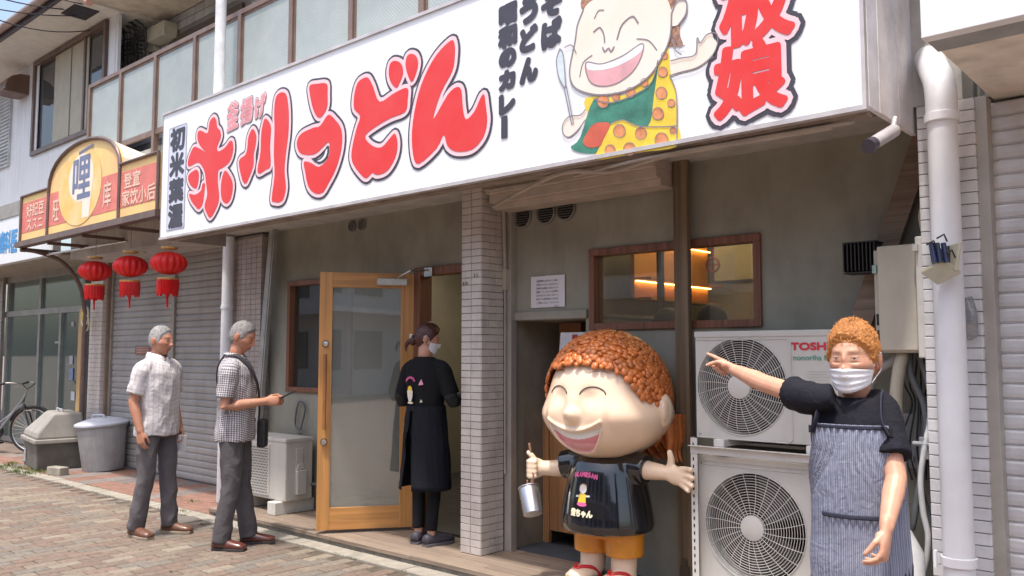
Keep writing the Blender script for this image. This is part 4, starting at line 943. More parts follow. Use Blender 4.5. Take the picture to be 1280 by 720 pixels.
# wires and box upstairs
Q5 = lambda px, py, y=5.3: PY(px, py, y)
wb = thing('wall_box', 'beige electrical box on the tiled wall behind the balcony', 'electrical box', (-11.2, 5.3, 5.5))
a, b = Q5(192,56), Q5(214,27); MB().box(a.x, b.x, 5.2, 5.4, a.z, b.z).build('box', M('box cream', (.5,.47,.38), .6), wb, world=wb, bevel=.01); a, b = Q5(189,62), Q5(200,18); MB().box(a.x-.1, a.x+.05, 5.3, 5.4, a.z, b.z).build('back_box', MATS['box cream'], wb, world=wb)
r_ = random.Random(11); m_ = MB()
for k in range(9):
    x = 148+k*4
    m_.tube(crs([PY(120+r_.uniform(-6,8), r_.uniform(-12,8), 4.8), PY(128+k*.8, 8+r_.uniform(-3,6), 4.9), PY(138+k*.8, 20+r_.uniform(-6,6), 5.0), PY(x-2, 38+r_.uniform(-8,8), 5.1), PY(x+r_.uniform(-3,3), 62, 5.2), PY(x+r_.uniform(-3,3), 95, 5.25)], 5), r_.choice((.007,.009,.013)), 5)
for k in range(7): m_.tube(crs([PY(146, 40+k*7, 5.1), PY(155, 34+k*6+r_.uniform(-4,4), 5.1), PY(172, 38+k*5, 5.1), PY(184, 36+k*6, 5.2)], 4), .009, 5)
tag(m_.build('cable_bundle', M('cable charcoal', (.05,.05,.055), .55), smooth=True), 'tangled bundle of dark power cables on the corner upstairs', 'cables')
m_ = MB()
for k in range(4): m_.tube([PY(168+k*5, 10, 5.32), PY(170+k*5, 85, 5.32)], .02, 8)
tag(m_.build('riser_pipes', M('riser grey', (.3,.27,.24), .5), smooth=True), 'grey upright riser pipes on the wall behind the cable bundle', 'pipes')
m_ = MB()
for (x0_, y0_, x1_, y1_, s_) in ((-20,-8,125,12,6),(-20,8,125,18,5),(-20,-25,128,8,5),(-20,18,118,37,9),(20,-20,130,10,3)):
    a, b = PY(x0_, y0_, 3.2), PY(x1_, y1_, 4.85); m_.tube([a.lerp(b, t)-V((0,0,s_*.012*4*t*(1-t))) for t in [i/8 for i in range(9)]], .008, 5)
tag(m_.build('overhead_wires', MATS['cable charcoal'], smooth=True), 'thin overhead wires running to the cable bundle at upper left', 'wires')
m_ = MB().tube([PY(95,-12,4.3), PY(112,3,4.3)], .05, 14); tag(m_.build('pole_band', M('salmon plastic', (.62,.36,.28), .5), smooth=True), 'salmon plastic cable guard at the top edge above the cables', 'cable guard')

# ------------------------------------------------------------------ the white sided building at the left
wbd = thing('sided_building', 'white boarded upper storey with a brown framed window at the left', 'building', (-14, 4.8, 0))
LBB = lambda mb, n_, m, p=wbd, **k: mb.build(n_, m, p, world=wbd, **k)
sid = M('siding white', (.68,.68,.7), .5, var=.03, vs=2, grime=.1)
def wallrect(m_, x0, x1, z0, z1): m_.box(x0, x1, 4.82, 5.0, z0, z1)
m_ = MB(); wallrect(m_, -24, -14.25, 3.64, 6.1); m_.box(-11.72, -11.36, 4.82, 4.86, 3.64, 6.1); wallrect(m_, -14.25, -11.72, 3.64, 4.55); wallrect(m_, -14.25, -11.72, 5.95, 6.1)
LBB(m_, 'wall', sid)
x = -24.; first = None; 
while x < -11.5:
    x1_ = min(x+.17, -11.36)
    if -14.27 < x < -11.7:
        m_ = MB().box(x+.002, x1_-.002, 4.808, 4.82, 3.64, 4.55)
    else: m_ = MB().box(x+.002, x1_-.002, 4.808, 4.82, 3.64, 6.05)
    if x > -17: LBB(m_, 'board', sid)
    x += .17
LBB(MB().box(-24, -11.36, 4.79, 5.0, 3.58, 3.64), 'flashing', M('flashing brown', (.16,.11,.09), .5))
wf = LBB(MB().box(-14.3,-11.66,4.77,4.9,5.93,6.0).box(-14.3,-11.66,4.77,4.9,4.5,4.57).box(-14.3,-14.23,4.77,4.9,4.57,5.93).box(-11.73,-11.66,4.77,4.9,4.57,5.93).box(-12.42,-12.36,4.79,4.9,4.57,5.93), 'window', M('window brown', (.15,.1,.08), .4, .3), bevel=.004)
for a_, b_ in ((68,88),(89,110)):
    x0_, x1_ = PY(a_,120,4.82).x, PY(b_,120,4.82).x; LBB(MB().box(x0_, x1_-.02, 4.815, 4.83, 4.575, 5.925), 'curtain_panel', M('curtain panel beige', (.40,.37,.30), .7, var=.06), wf)  # curtain panels added before the pane, as its reflection hides those behind
LBB(MB().box(-14.23,-11.73,4.84,4.845,4.57,5.93), 'pane', glass('upper glass', (.55,.58,.6), .8, .02, .9), wf)
LBB(MB().box(-13.75,-12.42,4.9,4.93,4.57,5.93).box(-11.7,-11.6,4.9,4.93,4.57,5.9), 'curtain', M('curtain beige', (.62,.57,.46), .9), wf)
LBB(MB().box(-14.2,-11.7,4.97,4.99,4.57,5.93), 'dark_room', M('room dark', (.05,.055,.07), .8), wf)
p_ = PY(22,105,4.7)
LBB(MB().prism([(4.82,5.86),(4.68,5.85),(4.56,5.80),(4.49,5.72),(4.46,5.62),(4.46,5.56),(4.82,5.56)], p_.x-.12, p_.x+.2, 'x').box(p_.x-.2,p_.x+.22,4.43,4.8,5.53,5.56), 'vent_hood', M('hood brown', (.16,.09,.065), .4, .2), bevel=.012)
lv = LBB(MB().box(-16.2,-15.25,4.77,4.82,4.5,5.75), 'louvre_window', M('louvre frame', (.5,.5,.5), .4, .3))
m_ = MB()
for k in range(20): m_.obox((-15.7,4.765,4.56+k*.06), (.42,0,0), (0,.012,.012), (0,-.002,.003))
LBB(m_, 'louvre', M('louvre grey', (.5,.51,.52), .4), lv)
# eave with gutter
LBB(MB().box(-24,-11.3,4.12,5.6,6.02,6.06), 'soffit', M('eave soffit', (.62,.6,.55), .7, var=.06))
LBB(MB().box(-24,-11.3,4.09,4.12,5.99,6.14), 'fascia_board', M('fascia dark', (.06,.045,.05), .5))
LBB(MB().tube([(-24,4.03,6.1),(-11.3,4.03,6.1)], .055, 12), 'gutter', M('gutter brown', (.3,.21,.18), .4), smooth=True)
LBB(MB().add([(-24,4.1,6.15),(-11.3,4.1,6.15),(-11.3,9,8),(-24,9,8)], [(0,1,2,3)]), 'roof', M('roof slate', (.12,.12,.13), .7))
p_ = PY(78,20,4.4); LBB(MB().box(-11.95,-11.5,4.3,4.62,6.008,6.02), 'soffit_vent', M('soffit vent', (.03,.03,.04), .7))
# glass-fronted shop below it
gs_ = thing('clinic_shop', 'glass fronted shop at the left edge under a white fascia with blue lettering', 'shop', (-14, 5.1, 0))
GS = lambda mb, n_, m, p=gs_, **k: mb.build(n_, m, p, world=gs_, **k)
fz0, fz1 = 2.71, 3.36
GS(MB().box(-24, -11.62, 4.2, 4.3, fz0, fz1), 'fascia', M('fascia cool white', (.72,.74,.76), .35, var=.02), bevel=.005)  # one even cool white over the whole fascia
GS(MB().box(-24, -11.62, 4.19, 4.8, fz1, fz1+.2), 'fascia_cap', M('cap grey', (.3,.29,.27), .6))  # one even grey over the whole cap
GS(MB().box(-24, -11.62, 4.3, 5.2, 2.72, 2.74), 'soffit', M('soffit stone', (.34,.31,.26), .8, grime=.2))
P = []
for ch, px in (('歯',4),('科',11),('医',19)):
    c = PY(px-1, 304-px*.15, 4.2); P += glyph(ch, c.x, c.z, .22, .3, 0, .012)[0]
vs_ = sheet('lettering', P, lambda u_, v_: (u_, 4.196, v_), M('sign blue', (.06,.28,.6), .5), gs_, world=gs_)
agr = M('alu grey', (.3,.3,.29), .45, .4)
m_ = MB()
zt0, zt1 = 2.05, 2.14
m_.box(-16.6,-12.72,5.06,5.14,2.62,2.72).box(-16.6,-12.72,5.06,5.14,zt0,zt1).box(-16.6,-12.72,5.06,5.14,0,.08)
for x in (-15.85,-14.42,-12.76): m_.box(x-.04,x+.04,5.055,5.145,.08,zt0).box(x-.04,x+.04,5.055,5.145,zt1,2.62)
m_.box(-13.6,-13.53,5.05,5.15,.08,zt0)
GS(m_, 'frame', agr)
tg = glass('teal glass', (.50,.68,.63), .62, .03, .9)
for x0_, x1_ in ((-15.81,-14.46),(-14.38,-13.6),(-13.53,-12.8)): GS(MB().box(x0_,x1_,5.09,5.096,.08,zt0), 'pane', tg)
for x0_, x1_ in ((-15.81,-14.46),(-14.38,-12.8)): GS(MB().box(x0_,x1_,5.09,5.096,zt1,2.62), 'pane', tg)
GS(MB().box(-18,-11.8,7.4,7.5,0,2.7).box(-18,-11.8,5.2,7.5,-.05,.0).box(-11.9,-11.8,5.2,7.5,0,2.7), 'interior_wall', M('clinic inside', (.42,.50,.46), .8, var=.3, vs=2))
m_ = MB()
for k in range(26): m_.box(-15.8,-13.4,5.3,5.302,.5+k*.075,.54+k*.075)
GS(m_, 'blind', M('blind pale', (.5,.55,.5), .7))
for (px, py, wd, ht, col, nm_) in ((88,468,16,30,(.15,.22,.4),'poster'),(98,455,10,22,(.5,.6,.1),'poster'),(73,478,14,20,(.6,.04,.06),'poster'),(88,450,14,22,(.36,.36,.42),'poster'),(90,405,11,12,(.4,.36,.38),'poster'),(90,495,16,22,(.5,.55,.6),'poster'),(70,428,16,5,(.4,.4,.4),'poster')):
    c = PY(px, py, 5.07); s_ = c.y/FPX*1.75; GS(MB().box(c.x-wd*s_/2, c.x+wd*s_/2, 5.078, 5.08, c.z-ht*s_*.35, c.z+ht*s_*.35), nm_, M('poster %d' % px+str(py), col, .5))
tiled(gs_, -16.7, -15.93, 5.0, 5.05, 0, 2.72, 6, 0, .07, core='tiled_wall', stuff=True, mat=M('grey tile', (.33,.32,.31), .4)) 
ws = thing('wooden_post', 'tan timber post at the corner of the glass shop', 'post', (-11.95, 4.72, 0))
MB().box(-12.1,-11.98,4.74,4.8,0,2.05).build('post', M('tan timber', (.45,.29,.13), .6, wood=3), ws, world=ws, bevel=.003)
rl = thing('ring_sign', 'ornament of yellow and white rings hung by the awning post', 'ornament', (-12,4.6,1.9)); m_ = MB()
for px, py, q in ((106,395,.14),(108,404,.1)): c = PY(px, py, 4.62); m_.tube([c+V((cos(t)*q*.8,0,sin(t)*q)) for t in [i*2*pi/16 for i in range(16)]], .012, 6, close=True, up=(0,1,0))
m_.build('ring', M('ring cream', (.6,.56,.42), .4), rl, world=rl); c = PY(104,394,4.63); MB().ball(c, (.06,.02,.08)).build('motif', M('motif yellow', (.6,.42,.06), .5), rl, world=rl)

# ------------------------------------------------------------------ awning sign with lanterns
aw = thing('arched_awning', 'red and yellow arched awning sign with a brown frame over the left shutter', 'awning', (-9.8, 3.8, 2.7))
AW = lambda mb, n_, m, p=aw, **k: mb.build(n_, m, p, world=aw, **k)
AY = 3.8; ax0, ax1, bx0, bx1 = -11.55, -7.93, -10.68, -8.78; zb, zs, zc = 2.83, 3.39, 3.80
yo = M('awning yellow', (.84,.50,.22), .5, col2=(.82,.62,.22), vs=3); rd = M('awning red', (.70,.20,.16), .5, var=.1, vs=5); abr = M('awning frame', (.17,.115,.1), .45, .2)
arch = [(bx0, zs-.05)]+[(bx0+(bx1-bx0)*(.5-.5*cos(pi*i/14)), zs-.05+(zc-zs+.05)*sin(pi*i/14)**.8) for i in range(1, 14)]+[(bx1, zs-.05)]
body = AW(MB().prism([(ax0,zb),(ax1,zb),(ax1,zs),(bx1,zs)]+[p for p in reversed(arch)]+[(bx0,zs),(ax0,zs)], AY, AY+.04, 'y'), 'sign_panel', yo)
TA = lambda h: (lambda u, v: (u, AY-h, v))
def ASh(n_, P, h, m): sheet(n_, P, TA(h), m, body, world=aw)
rz0, rz1 = zb+.1, zs-.09
ASh('red_band', [[(ax0+.02,rz0),(bx0-.02,rz0),(bx0-.02,rz1),(ax0+.02,rz1)], [(bx1+.02,rz0),(ax1-.02,rz0),(ax1-.02,rz1),(bx1+.02,rz1)], [(bx0+.02,rz0),(bx1-.02,rz0),(bx1-.02,rz1+.02),(bx0+.02,rz1+.02)]], .003, rd)
mcx = (bx0+bx1)/2-.08
ASh('yellow_disc', [[(mcx+cos(t)*.58, zb+.47+sin(t)*.44) for t in [i*2*pi/36 for i in range(36)]]], .005, M('disc yellow', (.8,.5,.12), .5, col2=(.82,.62,.32), vs=4))
ASh('pale_glow', [[(mcx+.04+cos(t)*.33, zb+.56+sin(t)*.27) for t in [i*2*pi/30 for i in range(30)]], [(mcx+.1,zb+.1),(mcx+.28,zb+.1),(mcx+.36,zb+.5),(mcx+.1,zb+.5)]], .0065, M('glow cream', (.85,.74,.55), .5, col2=(.8,.72,.74), vs=5))
P, _ = glyph('哩', mcx+.06, zb+.56, .46, .46, 0, .012); ASh('big_character', P, .008, M('char slate', (.17,.2,.31), .5))
P, _ = glyph('nnnnnnn', mcx+.15, zb+.86, .36, .035, .1, .004); ASh('small_roof_mark', P, .008, MATS['char slate'])
wt = M('awning lettering', (.82,.55,.42), .5)
P = []
for s_, cx_, cz_, wd, ht in (('好記豆',-11.1,zb+.36,.55,.16),('ススニ',-11.1,zb+.18,.5,.12),('旺',-10.45,zb+.27,.17,.24),('库',-9.08,zb+.29,.19,.27),('登宣',-8.5,zb+.37,.36,.15),('家饮小后',-8.35,zb+.19,.72,.16)): P += glyph(s_, cx_, cz_, wd, ht, 0, .004)[0]
ASh('lettering', P, .007, wt)
m_ = MB()
pr = [(a, AY-.01, b) for a, b in arch]
m_.tube(pr, .022, 8, up=(0,1,0)); m_.tube([(ax0,AY-.01,zs),(bx0,AY-.01,zs)], .016, 8); m_.tube([(bx1,AY-.01,zs),(ax1,AY-.01,zs)], .016, 8)
for x in (ax0, bx0, bx1, ax1): m_.tube([(x,AY-.012,zb-.02),(x,AY-.012,zs if x in (ax0,ax1) else zs-.03)], .018, 8)
m_.box(ax0-.06, ax1+.04, AY-.05, AY+.06, zb-.075, zb-.01)
AW(m_, 'frame', abr, smooth=True)
m_ = MB()
for x in (ax0, bx0, -9.7, bx1, ax1): m_.box(x-.015, x+.015, AY, 4.85, zb-.11, zb-.075)
m_.box(ax0, ax1, 4.3, 4.33, zb-.11, zb-.08).box(ax0,ax1,4.6,4.63,zb-.11,zb-.08)
m_.tube(crs([(ax0,AY,zb-.1),(ax0,4.0,zb-.11),(ax0-.0,4.3,zb-.22),(ax0-.0,4.52,zb-.5),(ax0-.0,4.6,zb-.85)]), .028, 8); m_.tube([(ax0,4.61,zb-.8),(ax0,4.61,0)], .03, 10)
AW(m_, 'underframe', abr, smooth=True)
AW(MB().tube([(ax0+.05,4.1,zb-.14),(-9.6,4.25,zb-.12)], .014, 8), 'steel_bar', MATS['steel'])
AW(MB().rings([[(a,AY+.04,b) for a, b in arch],[(a,4.88,3.36+(b-3.36)*.2) for a, b in arch]], cap=False).add([(bx1,AY+.04,zs),(ax1,AY+.04,zs),(ax1,4.88,zs+.05),(bx1,4.88,zs+.05)],[(0,1,2,3)]).add([(ax0,AY+.04,zs),(bx0,AY+.04,zs),(bx0,4.88,zs+.05),(ax0,4.88,zs+.05)],[(0,1,2,3)]), 'canvas_top', M('awning canvas', (.68,.62,.52), .8, grime=.2))
AW(MB().prism([(4.3,2.66),(4.5,2.6),(4.55,2.72),(4.3,2.75)], -9.95, -9.65, 'x'), 'spotlight', M('lamp shade cream', (.45,.4,.33), .6))
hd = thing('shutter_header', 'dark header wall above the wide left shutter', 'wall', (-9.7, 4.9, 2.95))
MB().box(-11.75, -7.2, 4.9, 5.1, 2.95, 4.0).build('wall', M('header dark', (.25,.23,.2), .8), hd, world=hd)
lr = M('lantern red', (.72,.012,.012), .5, var=.08, sss=0); lg = M('lantern gold', (.7,.45,.15), .35, .3)
lp = [(119,341), (163,335), (211,331)]; labs = ['leftmost red lantern, hanging nearest the dark awning bracket', 'middle red lantern of the three under the arched awning', 'rightmost red lantern, hanging by the corner of the long sign']
LR = .172
proto = None
for (px, py), lab in zip(lp, labs):
    c = PY(px, py-2, 4.1)
    if proto is None:
        t = proto = thing('paper_lantern', lab, 'lantern', c, 0, 'red lanterns under the awning')
        R_ = []
        N = 96
        for k in range(13):
            th = -pi/2+pi*(.06+.88*k/12); rr = cos(th)
            R_.append([(cos(2*pi*j/N)*rr*LR*(1+.05*cos(16*2*pi*j/N)), sin(2*pi*j/N)*rr*LR*(1+.05*cos(16*2*pi*j/N)), sin(th)*LR*.68) for j in range(N)])
        sh = MB().rings(R_).build('shade', lr, t, smooth='all')
        MB().lathe([(.07,.14),(.08,.15),(.08,.165),(.03,.17)], n=16).build('cap', lg, t)
        MB().lathe([(.09,-.155),(.105,-.15),(.105,-.17),(.09,-.175)], n=16).build('ring', lg, t)
        m_ = MB()
        for j in range(40):
            a = 2*pi*j/40; r0 = .098; m_.tube([(cos(a)*r0,sin(a)*r0,-.16),(cos(a)*.1,sin(a)*.1,-.25),(cos(a)*.092,sin(a)*.092,-.32+.015*sin(j*5))], .008, 4)
        m_.lathe([(.095,-.165),(.088,-.29)], n=16, cap=False); m_.build('fringe', lr, t)
        MB().tube([(0,0,-.3),(0,0,-.36),(.005,0,-.45)], [.02,.012,.009], 8).build('tassel', lr, t, smooth=True)
        MB().tube([(0,0,.16),(0,0,.62)], .004, 5).build('cord', M('cord grey', (.3,.28,.26), .6), t)
    else:
        t = copy_tree(proto); t.location = c; t['label'] = lab; t.rotation_euler = (.02, .02, random.random())

# ------------------------------------------------------------------ bins, board, bicycle
bn = thing('dustbin', 'grey storage bin with a sloping pale lid beside the bicycle', 'bin', (-11.75, 4.35, 0), RAD(-10))
gl_ = M('bin lid', (.33,.31,.275), .6, var=.1, grime=.3); gd = M('bin body', (.13,.125,.11), .6, var=.15, grime=.1)
MB().prism([(-.42,0),(.42,0),(.46,.34),(-.46,.34)], -.26, .26, 'y').build('body', gd, bn, bevel=.02)
MB().box(-.49,.49,-.3,.3,.33,.385).build('rim', gl_, bn, bevel=.012)
MB().rings([[(-.46,-.28,.385),(.46,-.28,.385),(.46,.28,.385),(-.46,.28,.385)],[(-.44,-.26,.46),(.45,-.26,.46),(.45,.27,.46),(-.44,.27,.46)],[(-.24,-.05,.7),(.42,-.08,.7),(.42,.24,.7),(-.22,.24,.7)]]).build('lid', gl_, bn, bevel=.025)
MB().tube([(-.1,.05,.7),(-.1,.05,.73),(.2,.05,.73),(.2,.05,.7)], .012, 8).build('lid_handle', M('lid pale', (.6,.6,.62), .4), bn, smooth=True)
MB().box(-.36,-.24,-.272,-.268,.06,.22).build('sticker', M('sticker grey', (.4,.4,.38), .6), bn)
MB().box(-.0,.12,-.31,-.3,.34,.375).build('latch', gl_, bn, bevel=.003)
gc = thing('waste_barrel', 'round grey plastic barrel with a tilted lid against the shutter', 'bin', PZ(121,590,0)+V((-.1,.12,.0)), 0)
gb = M('barrel grey', (.36,.36,.36), .55, var=.08, grime=.25)
B_ = MB().lathe([(.0001,0),(.225,0),(.235,.02),(.285,.52),(.3,.525),(.3,.56),(.29,.57),(.27,.57),(.2,.03),(.0001,.03)], n=36).build('barrel', gb, gc, smooth=True)
m_ = MB()
for k in range(18): a = 2*pi*k/18; m_.tube([(cos(a)*.232,sin(a)*.232,.03),(cos(a)*.28,sin(a)*.28,.5)], .006, 5)
m_.build('rib', gb, gc)
lid = MB().lathe([(.0001,.07),(.1,.068),(.2,.045),(.29,.015),(.315,.0),(.315,-.02),(.305,-.02)], n=36).build('lid', M('barrel lid', (.55,.58,.66), .4, var=.08), gc, smooth=True); lid.location = (0,0,.585); lid.rotation_euler = (.06,.05,0)
h_ = MB().tube(crs([(-.1,-.05,.06),(-.08,-.05,.1),(.08,-.05,.1),(.1,-.05,.06)]), .012, 8).build('lid_handle', MATS['barrel lid'], lid, smooth=True)
gc.rotation_euler = (0, RAD(-5), RAD(20))
bd = tag(MB().box(-.3,.3,-.11,.11,0,.03).box(-.28,-.12,-.1,.1,.03,.07).build('loose_board', M('board brown', (.3,.2,.14), .8, wood=1)), 'weathered board lying between the bin and the barrel', 'board'); p_ = PZ(92,580,0); bd.location = (p_.x, p_.y, .005); bd.rotation_euler = (0,0,.1)
st_ = tag(MB().box(-.13,.13,-.06,.06,0,.1).build('stone_block', conc, bevel=.01), 'small concrete block on the kerb in front of the loose board', 'block'); p_ = PZ(72,594,0); st_.location = p_; st_.rotation_euler = (0,0,.2)
mh = tag(MB().lathe([(.0001,.004),(.13,.004),(.135,.0),(.16,.003),(.165,-.005)], n=32).build('drain_cover', M('cast iron', (.16,.14,.12), .7, bump=.6, bs=40)), 'round iron drain cover set in the bricks between the two men', 'drain cover'); p_ = PZ(228,650,0); mh.location = (p_.x, p_.y, .002)
pb_ = PZ(40, 537, .335); br_ = RAD(-142)
by = thing('bicycle', 'dark city bicycle parked at the left edge, only front half in view', 'bicycle', (pb_.x+.55*cos(br_), pb_.y+.55*sin(br_), 0), br_)
bk = M('tyre', (.02,.02,.02), .7); bf = M('bike frame silver', (.42,.43,.46), .3, .7); bd_ = M('bike dark', (.03,.03,.035), .4)
def wheel(x):
    w_ = MB().tube([(x+cos(t)*.32,0,.335+sin(t)*.32) for t in [i*2*pi/40 for i in range(40)]], .019, 8, close=True, up=(0,1,0)).build('wheel', bk, by, smooth=True)
    MB().tube([(x+cos(t)*.298,0,.335+sin(t)*.298) for t in [i*2*pi/40 for i in range(40)]], .009, 6, close=True, up=(0,1,0)).build('rim', MATS['steel'], w_, smooth=True)
    m_ = MB()
    for k in range(28): a = 2*pi*k/28; m_.tube([(x+cos(a+.3*(-1)**k)*.02, .02*(-1)**k, .335+sin(a+.3*(-1)**k)*.02), (x+cos(a)*.295, 0, .335+sin(a)*.295)], .0012, 3)
    m_.build('spoke', MATS['steel'], w_); MB().tube([(x,-.045,.335),(x,.045,.335)], .02, 10).build('hub', MATS['steel'], w_)
    MB().tube([(x+cos(t)*.355,0,.335+sin(t)*.355) for t in [RAD(20)+i*RAD(150)/12 for i in range(13)]], [(.004,.028)]*13, 8, up=(0,0,1)).build('mudguard', bd_, w_)
# front wheel towards -x local is at the right in the picture after turning
wheel(-.55); wheel(.55)
MB().tube([(-.43,0,.85),(-.4,0,.78),(-.05,0,.32),(.02,0,.3)], .018, 8).tube([(-.42,0,.72),(-.08,0,.45),(.1,0,.38)], .012, 8).tube([(.02,0,.3),(.2,0,.85)], .016, 8).tube([(.02,0,.3),(.55,.04,.335)], .011, 8).tube([(.15,0,.68),(.55,.04,.335)], .009, 8).build('frame', bf, by, smooth=True)
MB().tube([(-.43,0,.86),(-.4,0,.72),(-.48,.05,.55),(-.55,.05,.335)], .012, 8).tube([(-.4,0,.72),(-.48,-.05,.55),(-.55,-.05,.335)], .012, 8).build('fork', bd_, by, smooth=True)
MB().tube(crs([(-.2,.28,.99),(-.32,.26,1.02),(-.46,.16,1.0),(-.45,0,.93),(-.46,-.16,1.0),(-.32,-.26,1.02),(-.2,-.28,.99)]), .011, 8).tube([(-.43,0,.84),(-.45,0,.94)], .013, 8).build('handlebar', MATS['steel'], by, smooth=True)
for s_ in (1,-1): MB().tube([(-.3,.265*s_,1.018),(-.18,.285*s_,.985)], .017, 8).build('grip', bk, by, smooth=True)
MB().tube([(-.47,.15,.97),(-.36,.22,.97)], .006, 6).build('brake_lever', MATS['steel'], by)
MB().tube([(.3,0,.9),(.18,0,.915),(.08,0,.905)], [(.05,.1),(.045,.07),(.02,.025)], 14, round_=True, up=(0,0,1)).build('saddle', bd_, by, smooth=True)
MB().lathe([(.0001,-.02),(.11,-.02),(.11,.02),(.0001,.02)], (.02,-.03,.3), 20, 'y').build('chain_case', bd_, by); MB().tube([(.02,-.06,.3),(.02,-.06,.14)], .009, 6).box(-.03,.07,-.15,-.06,.12,.145).build('pedal', bk, by)
MB().tube([(-.5,-.14,.62),(-.62,-.14,.62),(-.62,.14,.62),(-.5,.14,.62)], .006, 6).build('lamp_bracket', MATS['steel'], by)
# ------------------------------------------------------------------ across the street (seen mirrored in the glass)
for (x0_, x1_, h_, lab, col) in ((-30,-9,5.4,'pale office building across the street seen only in reflections',(.62,.61,.6)), (-8.6,2,6.2,'cream shop building across the street seen only in reflections',(.66,.65,.62)), (2.5,16,5,'grey house across the street seen only in reflections',(.4,.4,.4))):
    o_ = thing('street_building', lab, 'building', ((x0_+x1_)/2, -8.5, 0)); 
    MB().box(x0_, x1_, -14, -8.5, 0, h_).build('wall', M('opposite %s' % col[0], col, .8), o_, world=o_)
    m_ = MB()
    for k in range(int((x1_-x0_)/2.4)):
        for z_ in (.9, 3.4): m_.box(x0_+.6+k*2.4, x0_+2.2+k*2.4, -8.49, -8.44, z_, z_+1.3)
    m_.build('window', M('opposite glass', (.05,.06,.07), .1), o_, world=o_)
    MB().box(x0_, x1_, -8.48, -7.6, 2.75, 2.9).build('awning', M('opposite awning', (.6,.6,.62), .6), o_, world=o_)
# ------------------------------------------------------------------ vertex-coloured sculpting
def vcol_mat(name, rough=.5, sss=.0, coat=0., noise=.06, nscale=60, bump=.1, rnd_=None):
    if name in MATS: return MATS[name]
    m = bpy.data.materials.new(name); MATS[name] = m; m.use_nodes = True; t = m.node_tree; n = t.nodes; b = n['Principled BSDF']
    a = n.new('ShaderNodeAttribute'); a.attribute_name = 'Col'
    nz = n.new('ShaderNodeTexNoise'); nz.inputs['Scale'].default_value = nscale; nz.inputs['Detail'].default_value = 5; tc = n.new('ShaderNodeTexCoord'); lk(t, tc.outputs['Object'], nz.inputs['Vector'])
    mr = n.new('ShaderNodeMapRange'); mr.inputs[3].default_value = 1-noise; mr.inputs[4].default_value = 1+noise; lk(t, nz.outputs['Fac'], mr.inputs[0])
    hs = n.new('ShaderNodeHueSaturation'); lk(t, a.outputs['Color'], hs.inputs['Color']); lk(t, mr.outputs[0], hs.inputs['Value']); m_n = n.new('ShaderNodeTexNoise'); m_n.inputs['Scale'].default_value = 26; m_n.inputs['Detail'].default_value = 4; lk(t, tc.outputs['Object'], m_n.inputs['Vector'])
    m_r = n.new('ShaderNodeMapRange'); m_r.inputs[1].default_value = .4; m_r.inputs[2].default_value = .7; m_r.inputs[4].default_value = .0 if coat else .7; lk(t, m_n.outputs['Fac'], m_r.inputs[0])
    m_m = n.new('ShaderNodeMix'); m_m.data_type = 'RGBA'; m_m.blend_type = 'MULTIPLY'; m_m.inputs[7].default_value = (.98,.80,.76,1); lk(t, m_r.outputs[0], m_m.inputs[0]); lk(t, hs.outputs[0], m_m.inputs[6]); lk(t, m_m.outputs[2], b.inputs['Base Color'])
    b.inputs['Roughness'].default_value = rough; b.inputs['Coat Weight'].default_value = coat; b.inputs['Coat Roughness'].default_value = .08
    if sss: b.inputs['Subsurface Weight'].default_value = sss; b.inputs['Subsurface Radius'].default_value = (.012,.005,.003); b.inputs['Subsurface Scale'].default_value = 1
    if bump:
        bn = n.new('ShaderNodeBump'); bn.inputs['Strength'].default_value = bump; bn.inputs['Distance'].default_value = .002; lk(t, nz.outputs['Fac'], bn.inputs['Height']); lk(t, bn.outputs[0], b.inputs['Normal'])
    return m
def set_col(o, cols, name='Col'):
    me = o.data; at = me.color_attributes.new(name, 'FLOAT_COLOR', 'POINT')
    c = np.ones((len(me.vertices), 4), dtype=np.float32); c[:, :3] = np.asarray(cols)[:len(me.vertices)]; at.data.foreach_set('color', c.ravel())
def build_c(mb, cols, name, mat, parent, label=None):
    me = bpy.data.meshes.new(name); me.from_pydata(mb.v, [], mb.f); me.update(); me.materials.append(mat)
    me.polygons.foreach_set('use_smooth', [True]*len(me.polygons))
    o = bpy.data.objects.new(name, me); C.objects.link(o); o.parent = parent; set_col(o, cols)
    if label: o['label'] = label
    return o
def sstep(a, b, x): t = np.clip((x-a)/(b-a), 0, 1); return t*t*(3-2*t)
def g2(x, z, cx, cz, sx, sz): return np.exp(-((x-cx)/sx)**2-((z-cz)/sz)**2)
def sphere_grid(nt, np_, front='+y', warp=.55):
    th = np.linspace(.004, pi-.004, nt); ph0 = np.linspace(-pi, pi, np_, endpoint=False); ph = ph0-warp*np.sin(ph0)
    T, P = np.meshgrid(th, ph, indexing='ij')
    d = np.stack([np.sin(T)*np.sin(P), np.sin(T)*np.cos(P), np.cos(T)], -1).reshape(-1, 3)
    f = []
    for i in range(nt-1):
        for j in range(np_): a = i*np_+j; b = i*np_+(j+1) % np_; f.append((a, a+np_, b+np_, b))
    f.append(tuple(range(np_))); f.append(tuple((nt-1)*np_+j for j in reversed(range(np_))))
    return d, f, T.ravel(), P.ravel()

